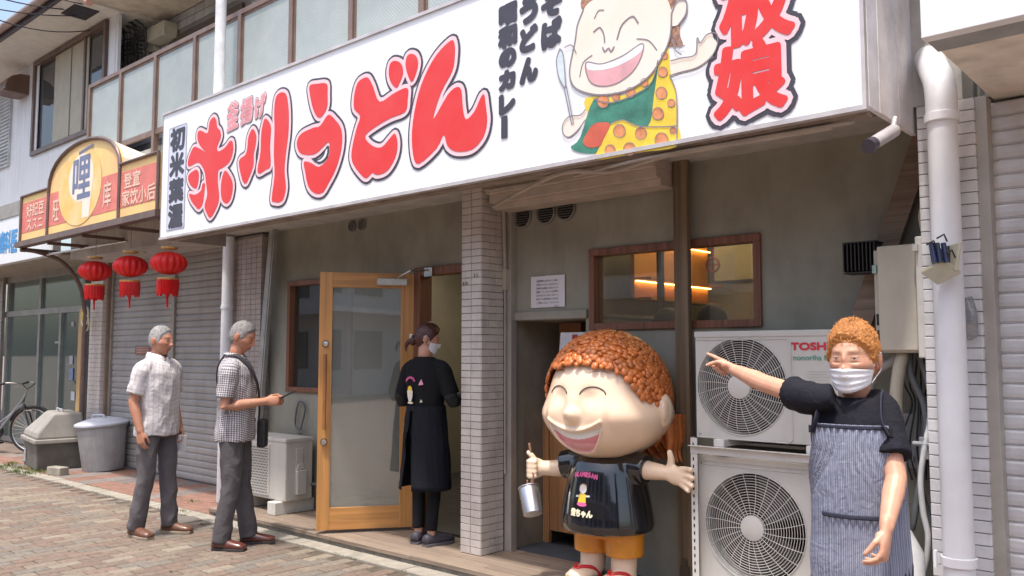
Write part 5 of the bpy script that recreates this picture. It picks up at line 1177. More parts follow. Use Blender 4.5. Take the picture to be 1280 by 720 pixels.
# ------------------------------------------------------------------ the big-headed smiling statue (front of figure looks to the street, -y)
base = PD(760, 725, 5.0); base.z = .06; SS = .958
stt = thing('statue', 'big headed laughing statue with orange curly hair and glossy black shirt', 'statue', base); stt.scale = (SS, SS, SS); stt.location.z = .105
d, F, T_, P_ = sphere_grid(230, 340)
d[:, 1] *= -1; d[:, 0] *= 1          # front = -y
F = [tuple(reversed(f)) for f in F]
HZ = 1.12                             # head centre above base
x = d[:, 0]*.355; y = d[:, 1]*np.where(d[:, 1] > 0, .42, .345); z = d[:, 2]*.39
low = np.exp(-((z+.13)/.15)**2); x = x*(1+.13*low); 
z = np.where(z < 0, z*.97-.02*sstep(.1, .3, -z)*0, z)
sq = sstep(-.39, -.2, z); 
# squarer jaw
x = x*(1+.10*np.exp(-((z+.27)/.1)**2)); y = y*(1+.16*np.exp(-((z+.28)/.12)**2))
fr = sstep(.1, .45, -d[:, 1])
y = y - fr*(.04*g2(np.abs(x), z, .2, -.1, .11, .09) + .03*g2(x, z, 0, -.25, .2, .1))
x = x + np.sign(x)*.028*g2(np.abs(x), z, .3, -.1, .12, .09)
y = y - fr*(.055*np.exp(-(np.sqrt((x/.05)**2+((z+.085)/.045)**2)**3.2)) + .02*g2(x, z, 0, -.03, .05, .07))
y = y + fr*.016*g2(np.abs(x), z, .105, .02, .05, .05)
zu = -.185+.062*(np.abs(x)/.20)**2; zl = -.318+.195*(np.abs(x)/.20)**2.6
inm_ = sstep(0, .014, zu-z)*sstep(0, .018, z-zl)*fr*(np.abs(x) < .202)
y = y + inm_*(.02) + fr*.012*np.exp(-((z-zu-.012)/.012)**2)*(np.abs(x) < .2)*-1
y = y - fr*.012*np.exp(-((z-zl+.014)/.014)**2)*(np.abs(x) < .19)
y = y + fr*.012*np.exp(-((np.abs(x)-.225)/.022)**2)*np.exp(-((z+.12)/.07)**2)
sk0 = np.array([.83, .63, .455]); col = np.tile(sk0, (len(x), 1))
blush = (g2(np.abs(x), z, .22, -.08, .1, .08)*fr)[:, None]; col = col*(1-.25*blush)+np.array([.82,.46,.3])*.25*blush
teeth = (inm_ > .35) & (z > zu-.042); mout = (inm_ > .35) & ~teeth
col[mout] = (.68, .24, .26); col[teeth] = (.8, .76, .7)
tongue = mout & (z < -.25+.3*x**2) ; col[tongue] = (.76, .36, .38)
# closed smiling eyes and brows as thin painted lines
for s in (-1, 1):
    continue
    ex, ez = .125*s, .035; rr = np.sqrt(((x-ex)/.075)**2+((z-ez)/.055)**2); ln = (np.abs(rr-1) < .05) & (z > ez+.008) & (d[:, 1] < 0); col[ln] = (.12, .07, .05)
    ex, ez = .135*s, .155; rr = np.sqrt(((x-ex)/.06)**2+((z-ez)/.03)**2); ln = (np.abs(rr-1) < .05) & (z > ez+.006) & (d[:, 1] < 0); col[ln] = (.5, .33, .24)
hd_ = MB(); hd_.v = [(a, b, c+HZ) for a, b, c in zip(x, y, z)]; hd_.f = list(F)
cols = list(col)
def addc(fn, c):
    k = len(hd_.v); fn(hd_); cols.extend([c]*(len(hd_.v)-k))
for s in (-1, 1):
    addc(lambda m: m.ball((s*.385, .045, HZ-.06), (.045, .075, .1), 20, 14), sk0*.98)
    addc(lambda m: m.ball((s*.41, .02, HZ-.06), (.02, .045, .065), 14, 10), sk0*.9)
glossy_skin = vcol_mat('statue skin', .3, coat=.35, noise=.03, nscale=5, bump=0)
# body below: neck, arms, hands, legs in one skin
sk = MB()
sk.tube([(0,.0,.62),(0,0,.80)], .12, 20)
sk.tube([(0,.02,.33),(0,.02,.5)], .12, 16)
shL = V((-.2,0,.71)); shR = V((.2,0,.71))
iv = Matrix.Translation(-base)
hl = V((-.46,-.13,.665)); hr = V((.43,.0,.70))
sk.tube([shL, shL.lerp(hl,.5)+V((0,0,-.02)), hl], [.07,.055,.045], 14, round_=True); sk.tube([shR, shR.lerp(hr,.5), hr], [.07,.055,.043], 14, round_=True)
# fist on the picture's left with curled fingers
sk.ball(hl, (.062,.058,.065), 14, 10)
for k in range(4): sk.tube([hl+V((-.03,-.045,.045-k*.03)), hl+V((-.0,-.07,.045-k*.03)), hl+V((.035,-.06,.045-k*.03))], .018, 8, round_=True)
sk.tube([hl+V((.02,-.03,.05)), hl+V((0,-.05,.085)), hl+V((-.02,-.055,.1))], .018, 8, round_=True)
# open hand on the right, palm forward, five fingers
ax = V((.95,-.12,-.10)).normalized()
sk.tube([hr, hr+ax*.05, hr+ax*.1], [(.04,.04),(.058,.032),(.056,.028)], 14, round_=True, up=(0,0,1))
for k, (dz, L, fz) in enumerate(((.042,.085,.22),(.014,.1,.02),(-.014,.095,-.16),(-.04,.07,-.36))):
    b0 = hr+ax*.1+V((0,0,dz)); dd = (ax+V((0,-.12,fz))).normalized(); sk.tube([b0, b0+dd*L*.5, b0+dd*L+V((0,-.012,0))], [.0205,.0195,.0165], 10, round_=True)
sk.tube([hr+V((.02,0,.03)), hr+V((.035,-.01,.085)), hr+V((.03,-.02,.125))], [.027,.022,.018], 10, round_=True)
for s in (-1, 1):
    sk.tube([(s*.115,.01,.36),(s*.115,.01,.2),(s*.115,.0,.06)], [.1,.082,.078], 18, round_=False)
    sk.ball((s*.125,-.06,.052), (.088,.15,.05), 18, 12)
    for k in range(5): sk.ball((s*(.125+(k-2)*.031), -.185+.012*abs(k-1.5), .04), (.019,.026,.022), 10, 8)
rs_ = remesh(sk, .0075, 5)
k0 = len(hd_.v); hd_.add(rs_.v, rs_.f); cols.extend([sk0*.99]*len(rs_.v))
build_c(hd_, cols, 'body', glossy_skin, stt)
def on_face(u, v):
    i = np.argmin((x-u)**2+(z-v)**2+(y > 0)*9); return V((u, y[i]-.001, v+HZ))
for s in (-1, 1):
    MB().tube([on_face(s*.125+cos(t)*.078, .03+sin(t)*.055) for t in [RAD(8)+i*RAD(164)/22 for i in range(23)]], [.0015]+[.0042]*21+[.0015], 6).build('eye_line', M('painted line', (.10,.06,.05), .5), stt, smooth='all')
    MB().tube([on_face(s*.14+cos(t)*.055, .155+sin(t)*.022) for t in [RAD(20)+i*RAD(140)/14 for i in range(15)]], [.001]+[.0026]*13+[.001], 6).build('brow_line', M('painted brow', (.42,.27,.19), .5), stt, smooth='all')
# curly hair: cap plus hundreds of flattened curls
hm = M('statue hair', (.60,.175,.04), .36, var=.22, vs=14, coat=.3)
cx_ = d[:, 0]*.385; cy_ = d[:, 1]*np.where(d[:, 1] > 0, .44, .37); cz_ = d[:, 2]*.415
ang = np.abs(np.arctan2(d[:, 0], -d[:, 1]))            # 0 front .. pi back
hl_z = np.interp(ang, [0, .35, .7, .95, 1.15, 1.4, 1.62, 1.8, 2.2, pi], [.215, .205, .19, .13, .02, -.02, -.03, -.2, -.27, -.29])
hm_ = cz_ > hl_z
keep = [f for f in F[:-2] if all(hm_[i] for i in f)]
rm = {}; mv = []; mf = []
for f in keep:
    for i in f:
        if i not in rm: rm[i] = len(mv); mv.append((cx_[i], cy_[i], cz_[i]+HZ))
    mf.append(tuple(rm[i] for i in f))
cap = MB(); cap.add(mv, mf)
hair = cap.build('hair', hm, stt, smooth='all')
cu = MB(); rg_ = random.Random(4); N = 1700; ga = pi*(3-sqrt(5))
for i in range(N):
    zz = max(-1, min(1, 1-2*(i+.5)/N+rg_.uniform(-.022,.022))); r_ = sqrt(1-zz*zz); a = ga*i+rg_.uniform(-.03,.03)/max(.15,r_); dx, dy = r_*cos(a), r_*sin(a)
    hz = float(np.interp(abs(atan2(dx, -dy)), [0, .35, .7, .95, 1.15, 1.4, 1.62, 1.8, 2.2, pi], [.215, .205, .19, .13, .02, -.02, -.03, -.2, -.27, -.29]))
    if zz*.415 < hz-.004: continue
    ry_ = .445 if dy > 0 else .375
    p = V((dx*.39, dy*ry_, zz*.42)); n_ = V((dx/.39, dy/ry_, zz/.42)).normalized()
    q = rg_.uniform(.7, 1.3); t_ = n_.cross(V((rg_.uniform(-1,1), rg_.uniform(-1,1), rg_.uniform(-1,1)))).normalized(); b_ = n_.cross(t_)
    k = len(cu.v); cu.ball((0,0,0), (.026*q, .0195*q, .0125), 9, 6); mt = Matrix((( t_.x, b_.x, n_.x, p.x),(t_.y, b_.y, n_.y, p.y),(t_.z, b_.z, n_.z, p.z+HZ),(0,0,0,1))); cu.xf(mt, k)
cu.build('curl', hm, hair, smooth='all', kind='stuff')
# lock curling out at the nape on the right
fp = MB()
for k in range(7):
    s_ = -.12+.07*k
    fp.tube(crs([(s_*1.0+.03, .36-.0*k, HZ-.2),(s_+.05, .37, HZ-.29),(s_+.1, .36, HZ-.36),(s_+.17, .33, HZ-.39)]), [.05-.045*(i/18) for i in range(19)], 8)
for k in range(4): fp.tube(crs([(.33,.17+.05*k,HZ-.1),(.345,.18+.05*k,HZ-.22),(.34,.18+.05*k,HZ-.32),(.37,.17+.05*k,HZ-.385)]), [.045-.04*(i/18) for i in range(19)], 8)
fp.build('nape_lock', hm, hair, smooth='all')
# glossy black shirt
bls = M('statue shirt', (.006,.006,.009), .12, var=.05, coat=1)
prof = [(.12,.80),(.15,.785),(.21,.75),(.232,.70),(.25,.62),(.272,.52),(.290,.42),(.297,.37),(.288,.335),(.26,.325),(.1,.32)]
bell = MB(); R_ = []
for r_, h_ in prof: R_.append([(cos(2*pi*j/48)*r_, sin(2*pi*j/48)*r_*.95, h_) for j in range(48)])
bell.rings(R_)
bell.tube([shL*.7+V((0,0,.225)), shL.lerp(hl,.42)+V((0,0,0))], [.1,.088], 20, round_=False); bell.tube([shR*.7+V((0,0,.225)), shR.lerp(hr,.40)], [.1,.088], 20)
rb = remesh(bell, .0085, 7); sh_ = rb.build('shirt', bls, stt, smooth='all')
def surf(u, v, off=.004):
    r_ = float(np.interp(v, [p[1] for p in reversed(prof)], [p[0] for p in reversed(prof)])); xx = max(-r_*.95, min(r_*.95, u))
    return (xx, -sqrt(max(1e-6, r_*r_-xx*xx))*.95-off, v)
def onshirt(name, P, m, off): 
    vs, fs = union(P); me = bpy.data.meshes.new(name); me.from_pydata([surf(a, b, off) for a, b in vs], [], fs); me.update(); me.materials.append(m)
    o = bpy.data.objects.new(name, me); C.objects.link(o); o.parent = sh_
prt = {k: M('shirt print '+k, c, .4) for k, c in (('pink',(.75,.13,.33)),('cream',(.78,.7,.5)),('yellow',(.8,.55,.05)),('brown',(.35,.2,.12)),('white',(.75,.7,.65)))}
P = []
for i, ch in enumerate('OKAMISAN'):
    u = -.075+i*.0215; P += glyph(ch, u, .668+.010*(1-((i-3.5)/3.5)**2), .016, .026, 0, .0022)[0]
onshirt('print', P, prt['pink'], .005)
onshirt('print', glyph('釜ちゃん', 0, .455, .155, .04, 0, .0035)[0], prt['cream'], .005)
el = lambda cx_, cz_, a_, b_: [[(cx_+cos(t)*a_, cz_+sin(t)*b_) for t in [i*2*pi/16 for i in range(16)]]]
onshirt('print', el(0,.592,.026,.026), prt['white'], .006); onshirt('print', el(0,.607,.028,.018), prt['brown'], .005); onshirt('print', [[(-.022,.565),(.022,.565),(.03,.515),(-.03,.515)]], prt['yellow'], .005)
onshirt('print', el(0,.505,.036,.012), prt['pink'], .0045); onshirt('print', [[(-.05,.553),(.05,.56),(.05,.55),(-.05,.543)]], prt['white'], .004)
# shorts and sandals
sho = MB(); sho.tube([(0,.01,.36),(0,.01,.29)], [(.235,.17),(.235,.17)], 24, up=(1,0,0))
for s in (-1, 1): sho.tube([(s*.115,.01,.36),(s*.117,.01,.18)], [.125,.118], 24)
remesh(sho, .008, 3).build('shorts', M('statue shorts', (.72,.27,.02), .3, coat=.4), stt, smooth='all')
srd = M('strap red', (.62,.02,.025), .3); sbl = M('sole black', (.02,.02,.02), .5)
for s in (-1, 1):
    cx0 = s*.125
    so_ = MB().prism([(cx0+cos(t)*.1, -.055+sin(t)*.175) for t in [i*2*pi/24 for i in range(24)]], .0, .022, 'z').build('sandal', sbl, stt, bevel=.004)
    MB().tube(crs([(cx0-.088,-.02,.03),(cx0-.06,-.07,.09),(cx0-.02,-.135,.095),(cx0-.01,-.165,.05)]), .0125, 8).tube(crs([(cx0+.088,-.02,.03),(cx0+.06,-.07,.09),(cx0+.01,-.135,.095),(cx0-.01,-.165,.05)]), .0125, 8).build('strap', srd, so_, smooth='all')
MB().lathe([(.0001,-.047),(.3,-.047),(.3,-.006),(.295,.0),(.0001,.0)], (0,-.02,0), 40).build('base_plate', sbl, stt, bevel=.003)
# ladle: stick through the fist and a steel cup hanging from it
ld_ = thing('ladle', 'steel udon cup on a brown looped stick hanging from the statue\'s fist', 'ladle', base+hl*SS+V((0,0,.045))); ld_.scale = (SS, SS, SS)
MB().tube(crs([(-.02,-.05,.16),(0,-.055,.08),(.01,-.06,0),(.02,-.07,-.09),(.03,-.075,-.13)]), [.009]*25, 8).tube(crs([(-.01,-.06,.02),(.035,-.075,-.03),(.03,-.08,-.1),(.0,-.08,-.13),(-.02,-.07,-.07)]), .006, 8).build('stick', M('stick brown', (.22,.12,.07), .5), ld_, smooth='all')
a = V((.0,-.08,-.115)); dr = V((.42,-.25,-.86)).normalized()
cp = MB().tube([a, a+dr*.02, a+dr*.175], [.062,.066,.060], 24, up=(0,1,0)).tube([a-dr*.004, a+dr*.006], .07, 24, up=(0,1,0)).build('cup', M('cup steel', (.55,.55,.57), .28, .9, var=.06), ld_, smooth=True, bevel=.003)
# ------------------------------------------------------------------ people
skin_m = vcol_mat('skin', .48, sss=.12, noise=.07, nscale=90, bump=.25)
def head_mesh(skin, brow, elder=1., line=None, haircol=None, soft=0):
    d, F, T_, P_ = sphere_grid(150, 220, warp=.6)
    x = d[:,0]*.074; y = d[:,1]*.093; z = d[:,2]*.116
    t = sstep(0, .11, -z); x = x*(1-.24*t); back = sstep(0, .4, -d[:,1]); y = y*(1-.42*sstep(.02, .1, -z)*back); y = y+.006*back*sstep(-.02,.05,z)*-1
    fr = sstep(.15, .5, d[:,1]); X = np.abs(x)
    y = y-fr*.004*np.exp(-(z/.08)**2)
    y = y+fr*(.004*g2(X,z,.028,.031,.022,.010)-.0075*g2(X,z,.031,.010,.018,.013)+.0075*g2(X,z,.031,.009,.014,.009)
        +.012*g2(x,z,0,.004,.0085,.022)+.021*g2(x,z,0,-.026,.0115,.0125)+.009*g2(X,z,.0135,-.032,.007,.008)
        +.006*g2(X,z,.043,-.018,.018,.018)+.008*g2(x,z,0,-.062,.026,.016)-.006*g2(x,z,0,-.0605,.024,.0022)+.0035*g2(x,z,0,-.0545,.018,.0035)+.005*g2(x,z,0,-.067,.016,.0045)
        -.004*g2(x,z,0,-.079,.022,.005)+.009*g2(x,z,0,-.097,.02,.014))
    y = y-fr*elder*(.0035*np.exp(-((X-.024-(-.035-z)*.35)/.0035)**2)*np.exp(-((z+.048)/.016)**2)+.0022*g2(X,z,.031,-.006,.015,.003)+.0012*np.exp(-((z-.058)/.0025)**2)*(X<.04)+.0012*np.exp(-((z-.068)/.0025)**2)*(X<.04))
    x = x+np.sign(x)*(.004*g2(y,z,.03,-.02,.03,.02)-.004*g2(y,z,.045,.02,.02,.02))
    col = np.tile(np.array(skin), (len(x),1)); sh = lambda w, c: None
    w = (np.clip(g2(X,z,.042,-.022,.022,.02)+g2(x,z,0,-.028,.015,.015),0,1)*fr*.45)[:,None]; col = col*(1-w)+np.array(skin)*np.array([1.05,.78,.72])*w
    if line is not None:       # short hair thinning out on the skin along the hairline
        a_ = np.abs(np.arctan2(d[:,0], d[:,1])); zl = np.interp(a_, *line); nz_ = np.array([MN.noise(V((X_*120, Y_*120, Z_*120))) for X_, Y_, Z_ in zip(x, y, z)])
        w = np.clip(sstep(-.014, .008, z-zl+nz_*.006), 0, 1)[:,None]*.85; col = col*(1-w)+np.array(haircol)*w
    lip = (fr > .5) & ((x/.024)**2+((z+.0615)/.0095)**2 < 1); col[lip] = np.array(skin)*np.array([.85,.55,.52])
    ml = (fr > .5) & (X < .022) & (np.abs(z+.0605) < .0014); col[ml] = np.array(skin)*.3
    br = (fr > .3) & (np.abs(z-.031-.10*(X-.03)*(X<.035)) < .0035) & (X > .013) & (X < .048); col[br] = col[br]*.45+np.array(brow)*.55
    sl = (fr > .3) & (((X-.031)/.0125)**2+((z-.0085)/.0026)**2 < 1); col[sl] = (.34,.26,.22)
    ir = (fr > .3) & (((X-.030)/.0048)**2+((z-.0085)/.0028)**2 < 1); col[ir] = (.02,.014,.01)
    ll = (fr > .3) & (np.abs(z-.0122+((X-.031)/.016)**2*.003) < .0010) & (np.abs(X-.031) < .0145); col[ll] = np.array(skin)*.35
    no_ = (fr > .5) & (((X-.0075)/.0035)**2+((z+.0385)/.0022)**2 < 1); col[no_] = np.array(skin)*.3
    m = MB(); m.v = list(zip(x, y, z)); m.f = [tuple(f) for f in F]; cols = list(col)
    for s in (-1, 1):
        for c_, r_, k in (((s*.0745,-.008,-.004),(.010,.019,.031),1.),((s*.082,-.013,-.002),(.006,.018,.029),.92),((s*.079,-.003,-.008),(.007,.009,.014),.7)):
            k0 = len(m.v); m.ball(c_, r_, 12, 10); cols += [np.array(skin)*np.array([1,.85,.8])*k]*(len(m.v)-k0)
    return m, cols, (d, F, x, y, z)
def hair_mesh(g, line, thick_, rough=.002, fs=60., fluff=0., top=0.):
    d, F, x, y, z = g; a = np.abs(np.arctan2(d[:,0], d[:,1])); zl = np.interp(a, *line)
    m = z-zl; k = sstep(-.002, .016, m); nn = np.array([MN.noise(V((X*fs, Y*fs, Z*fs))) for X, Y, Z in zip(x, y, z)])
    nf = np.array([MN.noise(V((X*fs*3.3, Y*fs*3.3, Z*fs*3.3))) for X, Y, Z in zip(x, y, z)])
    th = k*(thick_+top*sstep(.2,1,d[:,2]))+k*nn*fluff+k*nf*rough
    nx, ny, nz = d[:,0]*1.1, d[:,1], d[:,2]; L = np.sqrt(nx**2+ny**2+nz**2)
    P = np.stack([x+nx/L*th, y+ny/L*th, z+nz/L*th], -1); ok = m > -.006; rm = {}; mb = MB()
    for f in F:
        if all(ok[i] for i in f):
            q = []
            for i in f:
                if i not in rm: rm[i] = len(mb.v); mb.v.append(tuple(P[i]))
                q.append(rm[i])
            mb.f.append(tuple(q))
    return mb
def hand(mb, Wp, D_, N_, side_t, curls, thumb=.5, sc=1., thumb_curl=.3):
    """Wp wrist, D_ along the hand, N_ palm side, side_t direction of the thumb"""
    D_ = D_.normalized(); T = (side_t-D_*side_t.dot(D_)).normalized(); N_ = (N_-D_*N_.dot(D_)); N_ = (N_-T*N_.dot(T)).normalized()
    mb.tube([Wp-D_*.02*sc, Wp+D_*.02*sc, Wp+D_*.055*sc, Wp+D_*.088*sc], [(.027*sc,.020*sc),(.033*sc,.019*sc),(.041*sc,.017*sc),(.040*sc,.014*sc)], 14, round_=True, up=T)
    mb.ball(Wp+D_*.035*sc+T*.022*sc+N_*.010*sc, .019*sc, 10, 8)
    for i, (L, r_) in enumerate(((.070,.0088),(.078,.009),(.073,.0086),(.057,.0075))):
        b0 = Wp+D_*(.090-(.004 if i == 0 else .008*(i-1)))*sc+T*(.029-i*.0192)*sc; c_ = curls[i]; p = b0; ang = 0; pts = [p-D_*.012*sc]; pts.append(p)
        spread = T*((1.5-i)*.05)
        for j, fr_ in enumerate((.42,.32,.26)):
            ang += c_[j] if isinstance(c_, (tuple, list)) else c_*(1, 1.15, .7)[j]
            dd = (D_*cos(ang)+N_*sin(ang)+spread*(1-j*.3)).normalized(); p = p+dd*L*fr_*sc; pts.append(p)
        mb.tube(pts, [r_*sc*q for q in (1.08,1.08,1.0,.95,.8)], 9, round_=True)
    b0 = Wp+D_*.03*sc+T*.026*sc+N_*.006*sc; d1 = (D_*(.75)+T*(.75*thumb+.1)+N_*.35).normalized(); p1 = b0+d1*.038*sc; d2 = (D_*(.95)+T*(.2-.4*thumb_curl)+N_*(.25+.6*thumb_curl)).normalized(); p2 = p1+d2*.03*sc; p3 = p2+(d2+N_*.2*thumb_curl).normalized()*.02*sc
    mb.tube([b0, p1, p2, p3], [.0125*sc,.0105*sc,.0098*sc,.0082*sc], 9, round_=True)
TOR_M = [(.78,0,.182,.128),(.86,0,.180,.128),(.95,.004,.170,.122),(1.08,.008,.172,.122),(1.2,.006,.185,.122),(1.29,0,.190,.115),(1.345,-.008,.175,.098),(1.385,-.014,.12,.082),(1.42,-.018,.066,.066)]
def rings_of(T, s=1., grow_=0., z0=None, z1=None, n=32, dz=.02):
    zs = [t[0] for t in T]; lo = z0 or zs[0]; hi = z1 or zs[-1]; out = []; k = max(2, int((hi-lo)/dz))
    for i in range(k+1):
        z = lo+(hi-lo)*i/k; cy = np.interp(z, zs, [t[1] for t in T]); rx = np.interp(z, zs, [t[2] for t in T])+grow_; ry = np.interp(z, zs, [t[3] for t in T])+grow_
        out.append([(rx*np.sign(cos(a))*abs(cos(a))**.9, cy+ry*np.sign(sin(a))*abs(sin(a))**.9, z) for a in [2*pi*j/n for j in range(n)]])
    return out
def cloth(mb, voxel, name, mat, parent, bones, fold=.004, fscale=9., smooth=3, seed=0., squash=(1,1,.45)):
    """merge, add soft folds, and lay a UV-like attribute along the nearest bone"""
    r = remesh(mb, voxel, smooth); vs = np.array(r.v)
    me = bpy.data.meshes.new(name); me.from_pydata(r.v, [], r.f); me.update(); me.polygons.foreach_set('use_smooth', [True]*len(me.polygons))
    nrm = np.empty(len(vs)*3, dtype=np.float32); me.vertices.foreach_get('normal', nrm); nrm = nrm.reshape(-1, 3)
    dsp = np.array([MN.noise(V((p[0]*fscale*squash[0]+seed, p[1]*fscale*squash[1], p[2]*fscale*squash[2])))+.5*MN.noise(V((p[0]*fscale*2.3+seed, p[1]*fscale*2.3, p[2]*fscale*1.3+5))) for p in vs])
    dsp = -np.abs(dsp)*2+.5
    v2 = vs+nrm*(dsp*fold)[:, None]; me.vertices.foreach_set('co', v2.ravel())
    best = np.full(len(vs), 1e9); U_ = np.zeros((len(vs), 3), dtype=np.float32)
    for a, b, rad, off in bones:
        a, b = np.array(a), np.array(b); ab = b-a; L2 = ab.dot(ab); t = np.clip(((vs-a)@ab)/L2, 0, 1); q = a+t[:, None]*ab; dd = np.linalg.norm(vs-q, axis=1)/rad
        t_ = ab/np.sqrt(L2); u1 = np.cross(t_, [0, 1., 0.]) if abs(t_[1]) < .8 else np.cross(t_, [1., 0, 0]); u1 /= np.linalg.norm(u1); u2 = np.cross(t_, u1); w_ = vs-q
        an = np.arctan2(w_@u2, w_@u1); sel = dd < best; best = np.where(sel, dd, best)
        U_[sel, 0] = (an*rad+off)[sel]; U_[sel, 1] = (((vs-a)@ab)/np.sqrt(L2)-np.linalg.norm(w_, axis=1)*(1 if abs(t_[2]) > .8 else .5))[sel]
    at = me.attributes.new('UVp', 'FLOAT_VECTOR', 'POINT'); at.data.foreach_set('vector', U_.ravel())
    me.materials.append(mat); o = bpy.data.objects.new(name, me); C.objects.link(o); o.parent = parent; return o
def fabric(name, base, rough=.85, bump=.3, bs=220, stripes=None, grid=None, sheen=.1):
    """woven cloth; stripes=(period,width,colour,axis) list mixed over the base along the cloth attribute"""
    if name in MATS: return MATS[name]
    m = bpy.data.materials.new(name); MATS[name] = m; m.use_nodes = True; t = m.node_tree; n = t.nodes; b = n['Principled BSDF']; b.inputs['Roughness'].default_value = rough; b.inputs['Sheen Weight'].default_value = 0; b.inputs['Specular IOR Level'].default_value = .25
    at = n.new('ShaderNodeAttribute'); at.attribute_name = 'UVp'; sp = n.new('ShaderNodeSeparateXYZ'); lk(t, at.outputs['Vector'], sp.inputs[0])
    tc = n.new('ShaderNodeTexCoord'); nz = n.new('ShaderNodeTexNoise'); nz.inputs['Scale'].default_value = 14; nz.inputs['Detail'].default_value = 5; lk(t, tc.outputs['Object'], nz.inputs['Vector'])
    v = n.new('ShaderNodeMapRange'); v.inputs[3].default_value = .82; v.inputs[4].default_value = 1.18; lk(t, nz.outputs['Fac'], v.inputs[0])
    cur = n.new('ShaderNodeRGB'); cur.outputs[0].default_value = (*base, 1); out = cur.outputs[0]
    for per, wd, col, ax, fac in (stripes or []):
        mo = n.new('ShaderNodeMath'); mo.operation = 'PINGPONG'; mo.inputs[1].default_value = per/2; lk(t, sp.outputs[ax], mo.inputs[0])
        lt = n.new('ShaderNodeMath'); lt.operation = 'LESS_THAN'; lt.inputs[1].default_value = wd/2; lk(t, mo.outputs[0], lt.inputs[0])
        fm_ = n.new('ShaderNodeMath'); fm_.operation = 'MULTIPLY'; fm_.inputs[1].default_value = fac; lk(t, lt.outputs[0], fm_.inputs[0])
        mx = n.new('ShaderNodeMix'); mx.data_type = 'RGBA'; mx.inputs[7].default_value = (*col, 1); lk(t, fm_.outputs[0], mx.inputs[0]); lk(t, out, mx.inputs[6]); out = mx.outputs[2]
    hs = n.new('ShaderNodeHueSaturation'); lk(t, out, hs.inputs['Color']); lk(t, v.outputs[0], hs.inputs['Value']); lk(t, hs.outputs[0], b.inputs['Base Color'])
    n2 = n.new('ShaderNodeTexNoise'); n2.inputs['Scale'].default_value = bs; lk(t, tc.outputs['Object'], n2.inputs['Vector']); n3 = n.new('ShaderNodeTexNoise'); n3.inputs['Scale'].default_value = 22; n3.inputs['Detail'].default_value = 3; n3.inputs['Distortion'].default_value = 1.5; lk(t, tc.outputs['Object'], n3.inputs['Vector'])
    ad = n.new('ShaderNodeMath'); ad.operation = 'MULTIPLY_ADD'; ad.inputs[1].default_value = .1; lk(t, n2.outputs['Fac'], ad.inputs[0]); lk(t, n3.outputs['Fac'], ad.inputs[2])
    bn = n.new('ShaderNodeBump'); bn.inputs['Strength'].default_value = bump; bn.inputs['Distance'].default_value = .012; lk(t, ad.outputs[0], bn.inputs['Height']); lk(t, bn.outputs[0], b.inputs['Normal'])
    return m
def person(label, loc, face, Hs, skin, brow, armR, armL, head_yaw=0., head_pitch=0., lean=0., legs=None, torso=TOR_M, vox=.0042, elder=1., hand_sc=.95, head_fwd=.0, line=None, haircol=None, neck=1., armf=1.):
    """armR/armL: dict(s, e, w, hd, n, t, curls) in local metres"""
    rz = atan2(face.y, face.x)-pi/2
    root = thing('person', label, 'person', loc, rz); s = Hs
    G = dict(root=root)
    m = MB(); arms = MB()
    for sd, A in ((1, armR), (-1, armL)):
        arms.tube([V(A['s']).lerp(A['e'],.16), V(A['s']).lerp(A['e'],.5), A['e'], V(A['e']).lerp(A['w'],.3), A['w']], [q_*s*armf for q_ in (.040,.042,.040,.041,.0265)], 14, round_=True)
        hand(arms, V(A['w']), V(A['hd']), V(A['n']), V(A['t']), A['curls'], A.get('thumb',.5), hand_sc*s, A.get('tc',.3))
    ra = remesh(arms, vox, 3); body = MB(); body.add(ra.v, ra.f); cols = []
    skn = np.array(skin)
    for v in ra.v: cols.append(skn*(1+.06*MN.noise(V(v)*14)))
    # inner torso, legs and neck
    core = MB(); core.rings(rings_of([(z*s, cy, rx*.78*s, ry*.78*s) for z, cy, rx, ry in torso], n=20, dz=.05))
    L = legs or [((.095,0,.86),(.1,.015,.46),(.1,-.01,.09)), ((-.095,0,.86),(-.1,.015,.46),(-.1,-.01,.09))]
    G['legs'] = L
    for a, b, c in L: core.tube([a, b, c], [.056*s,.042*s,.034*s], 12, round_=True); 
    rc_ = remesh(core, .014, 2); k0 = len(body.v); body.add(rc_.v, rc_.f); cols += [skn]*len(rc_.v)
    hm_, hc, g = head_mesh(skin, brow, elder, line, haircol)
    hz = 1.545*s; HM = Matrix.Translation((0, .012+head_fwd, hz)) @ Matrix.Rotation(head_yaw, 4, 'Z') @ Matrix.Rotation(head_pitch, 4, 'X') @ Matrix.Scale(1.03*s if s > .98 else .96, 4)
    k0 = len(body.v); body.tube([(0,-.022,1.36*s), (0,-.012+head_fwd*.5,1.44*s), (0,-.004+head_fwd,1.52*s)], [.060*s*neck,.053*s*neck,.055*s*neck], 20); cols += [skn*np.array([.98,.9,.86])]*(len(body.v)-k0)
    k0 = len(body.v); body.add(hm_.v, hm_.f); body.xf(HM, k0); cols += hc
    G['body'] = build_c(body, cols, 'body', skin_m, root); G['HM'] = HM; G['g'] = g; return G
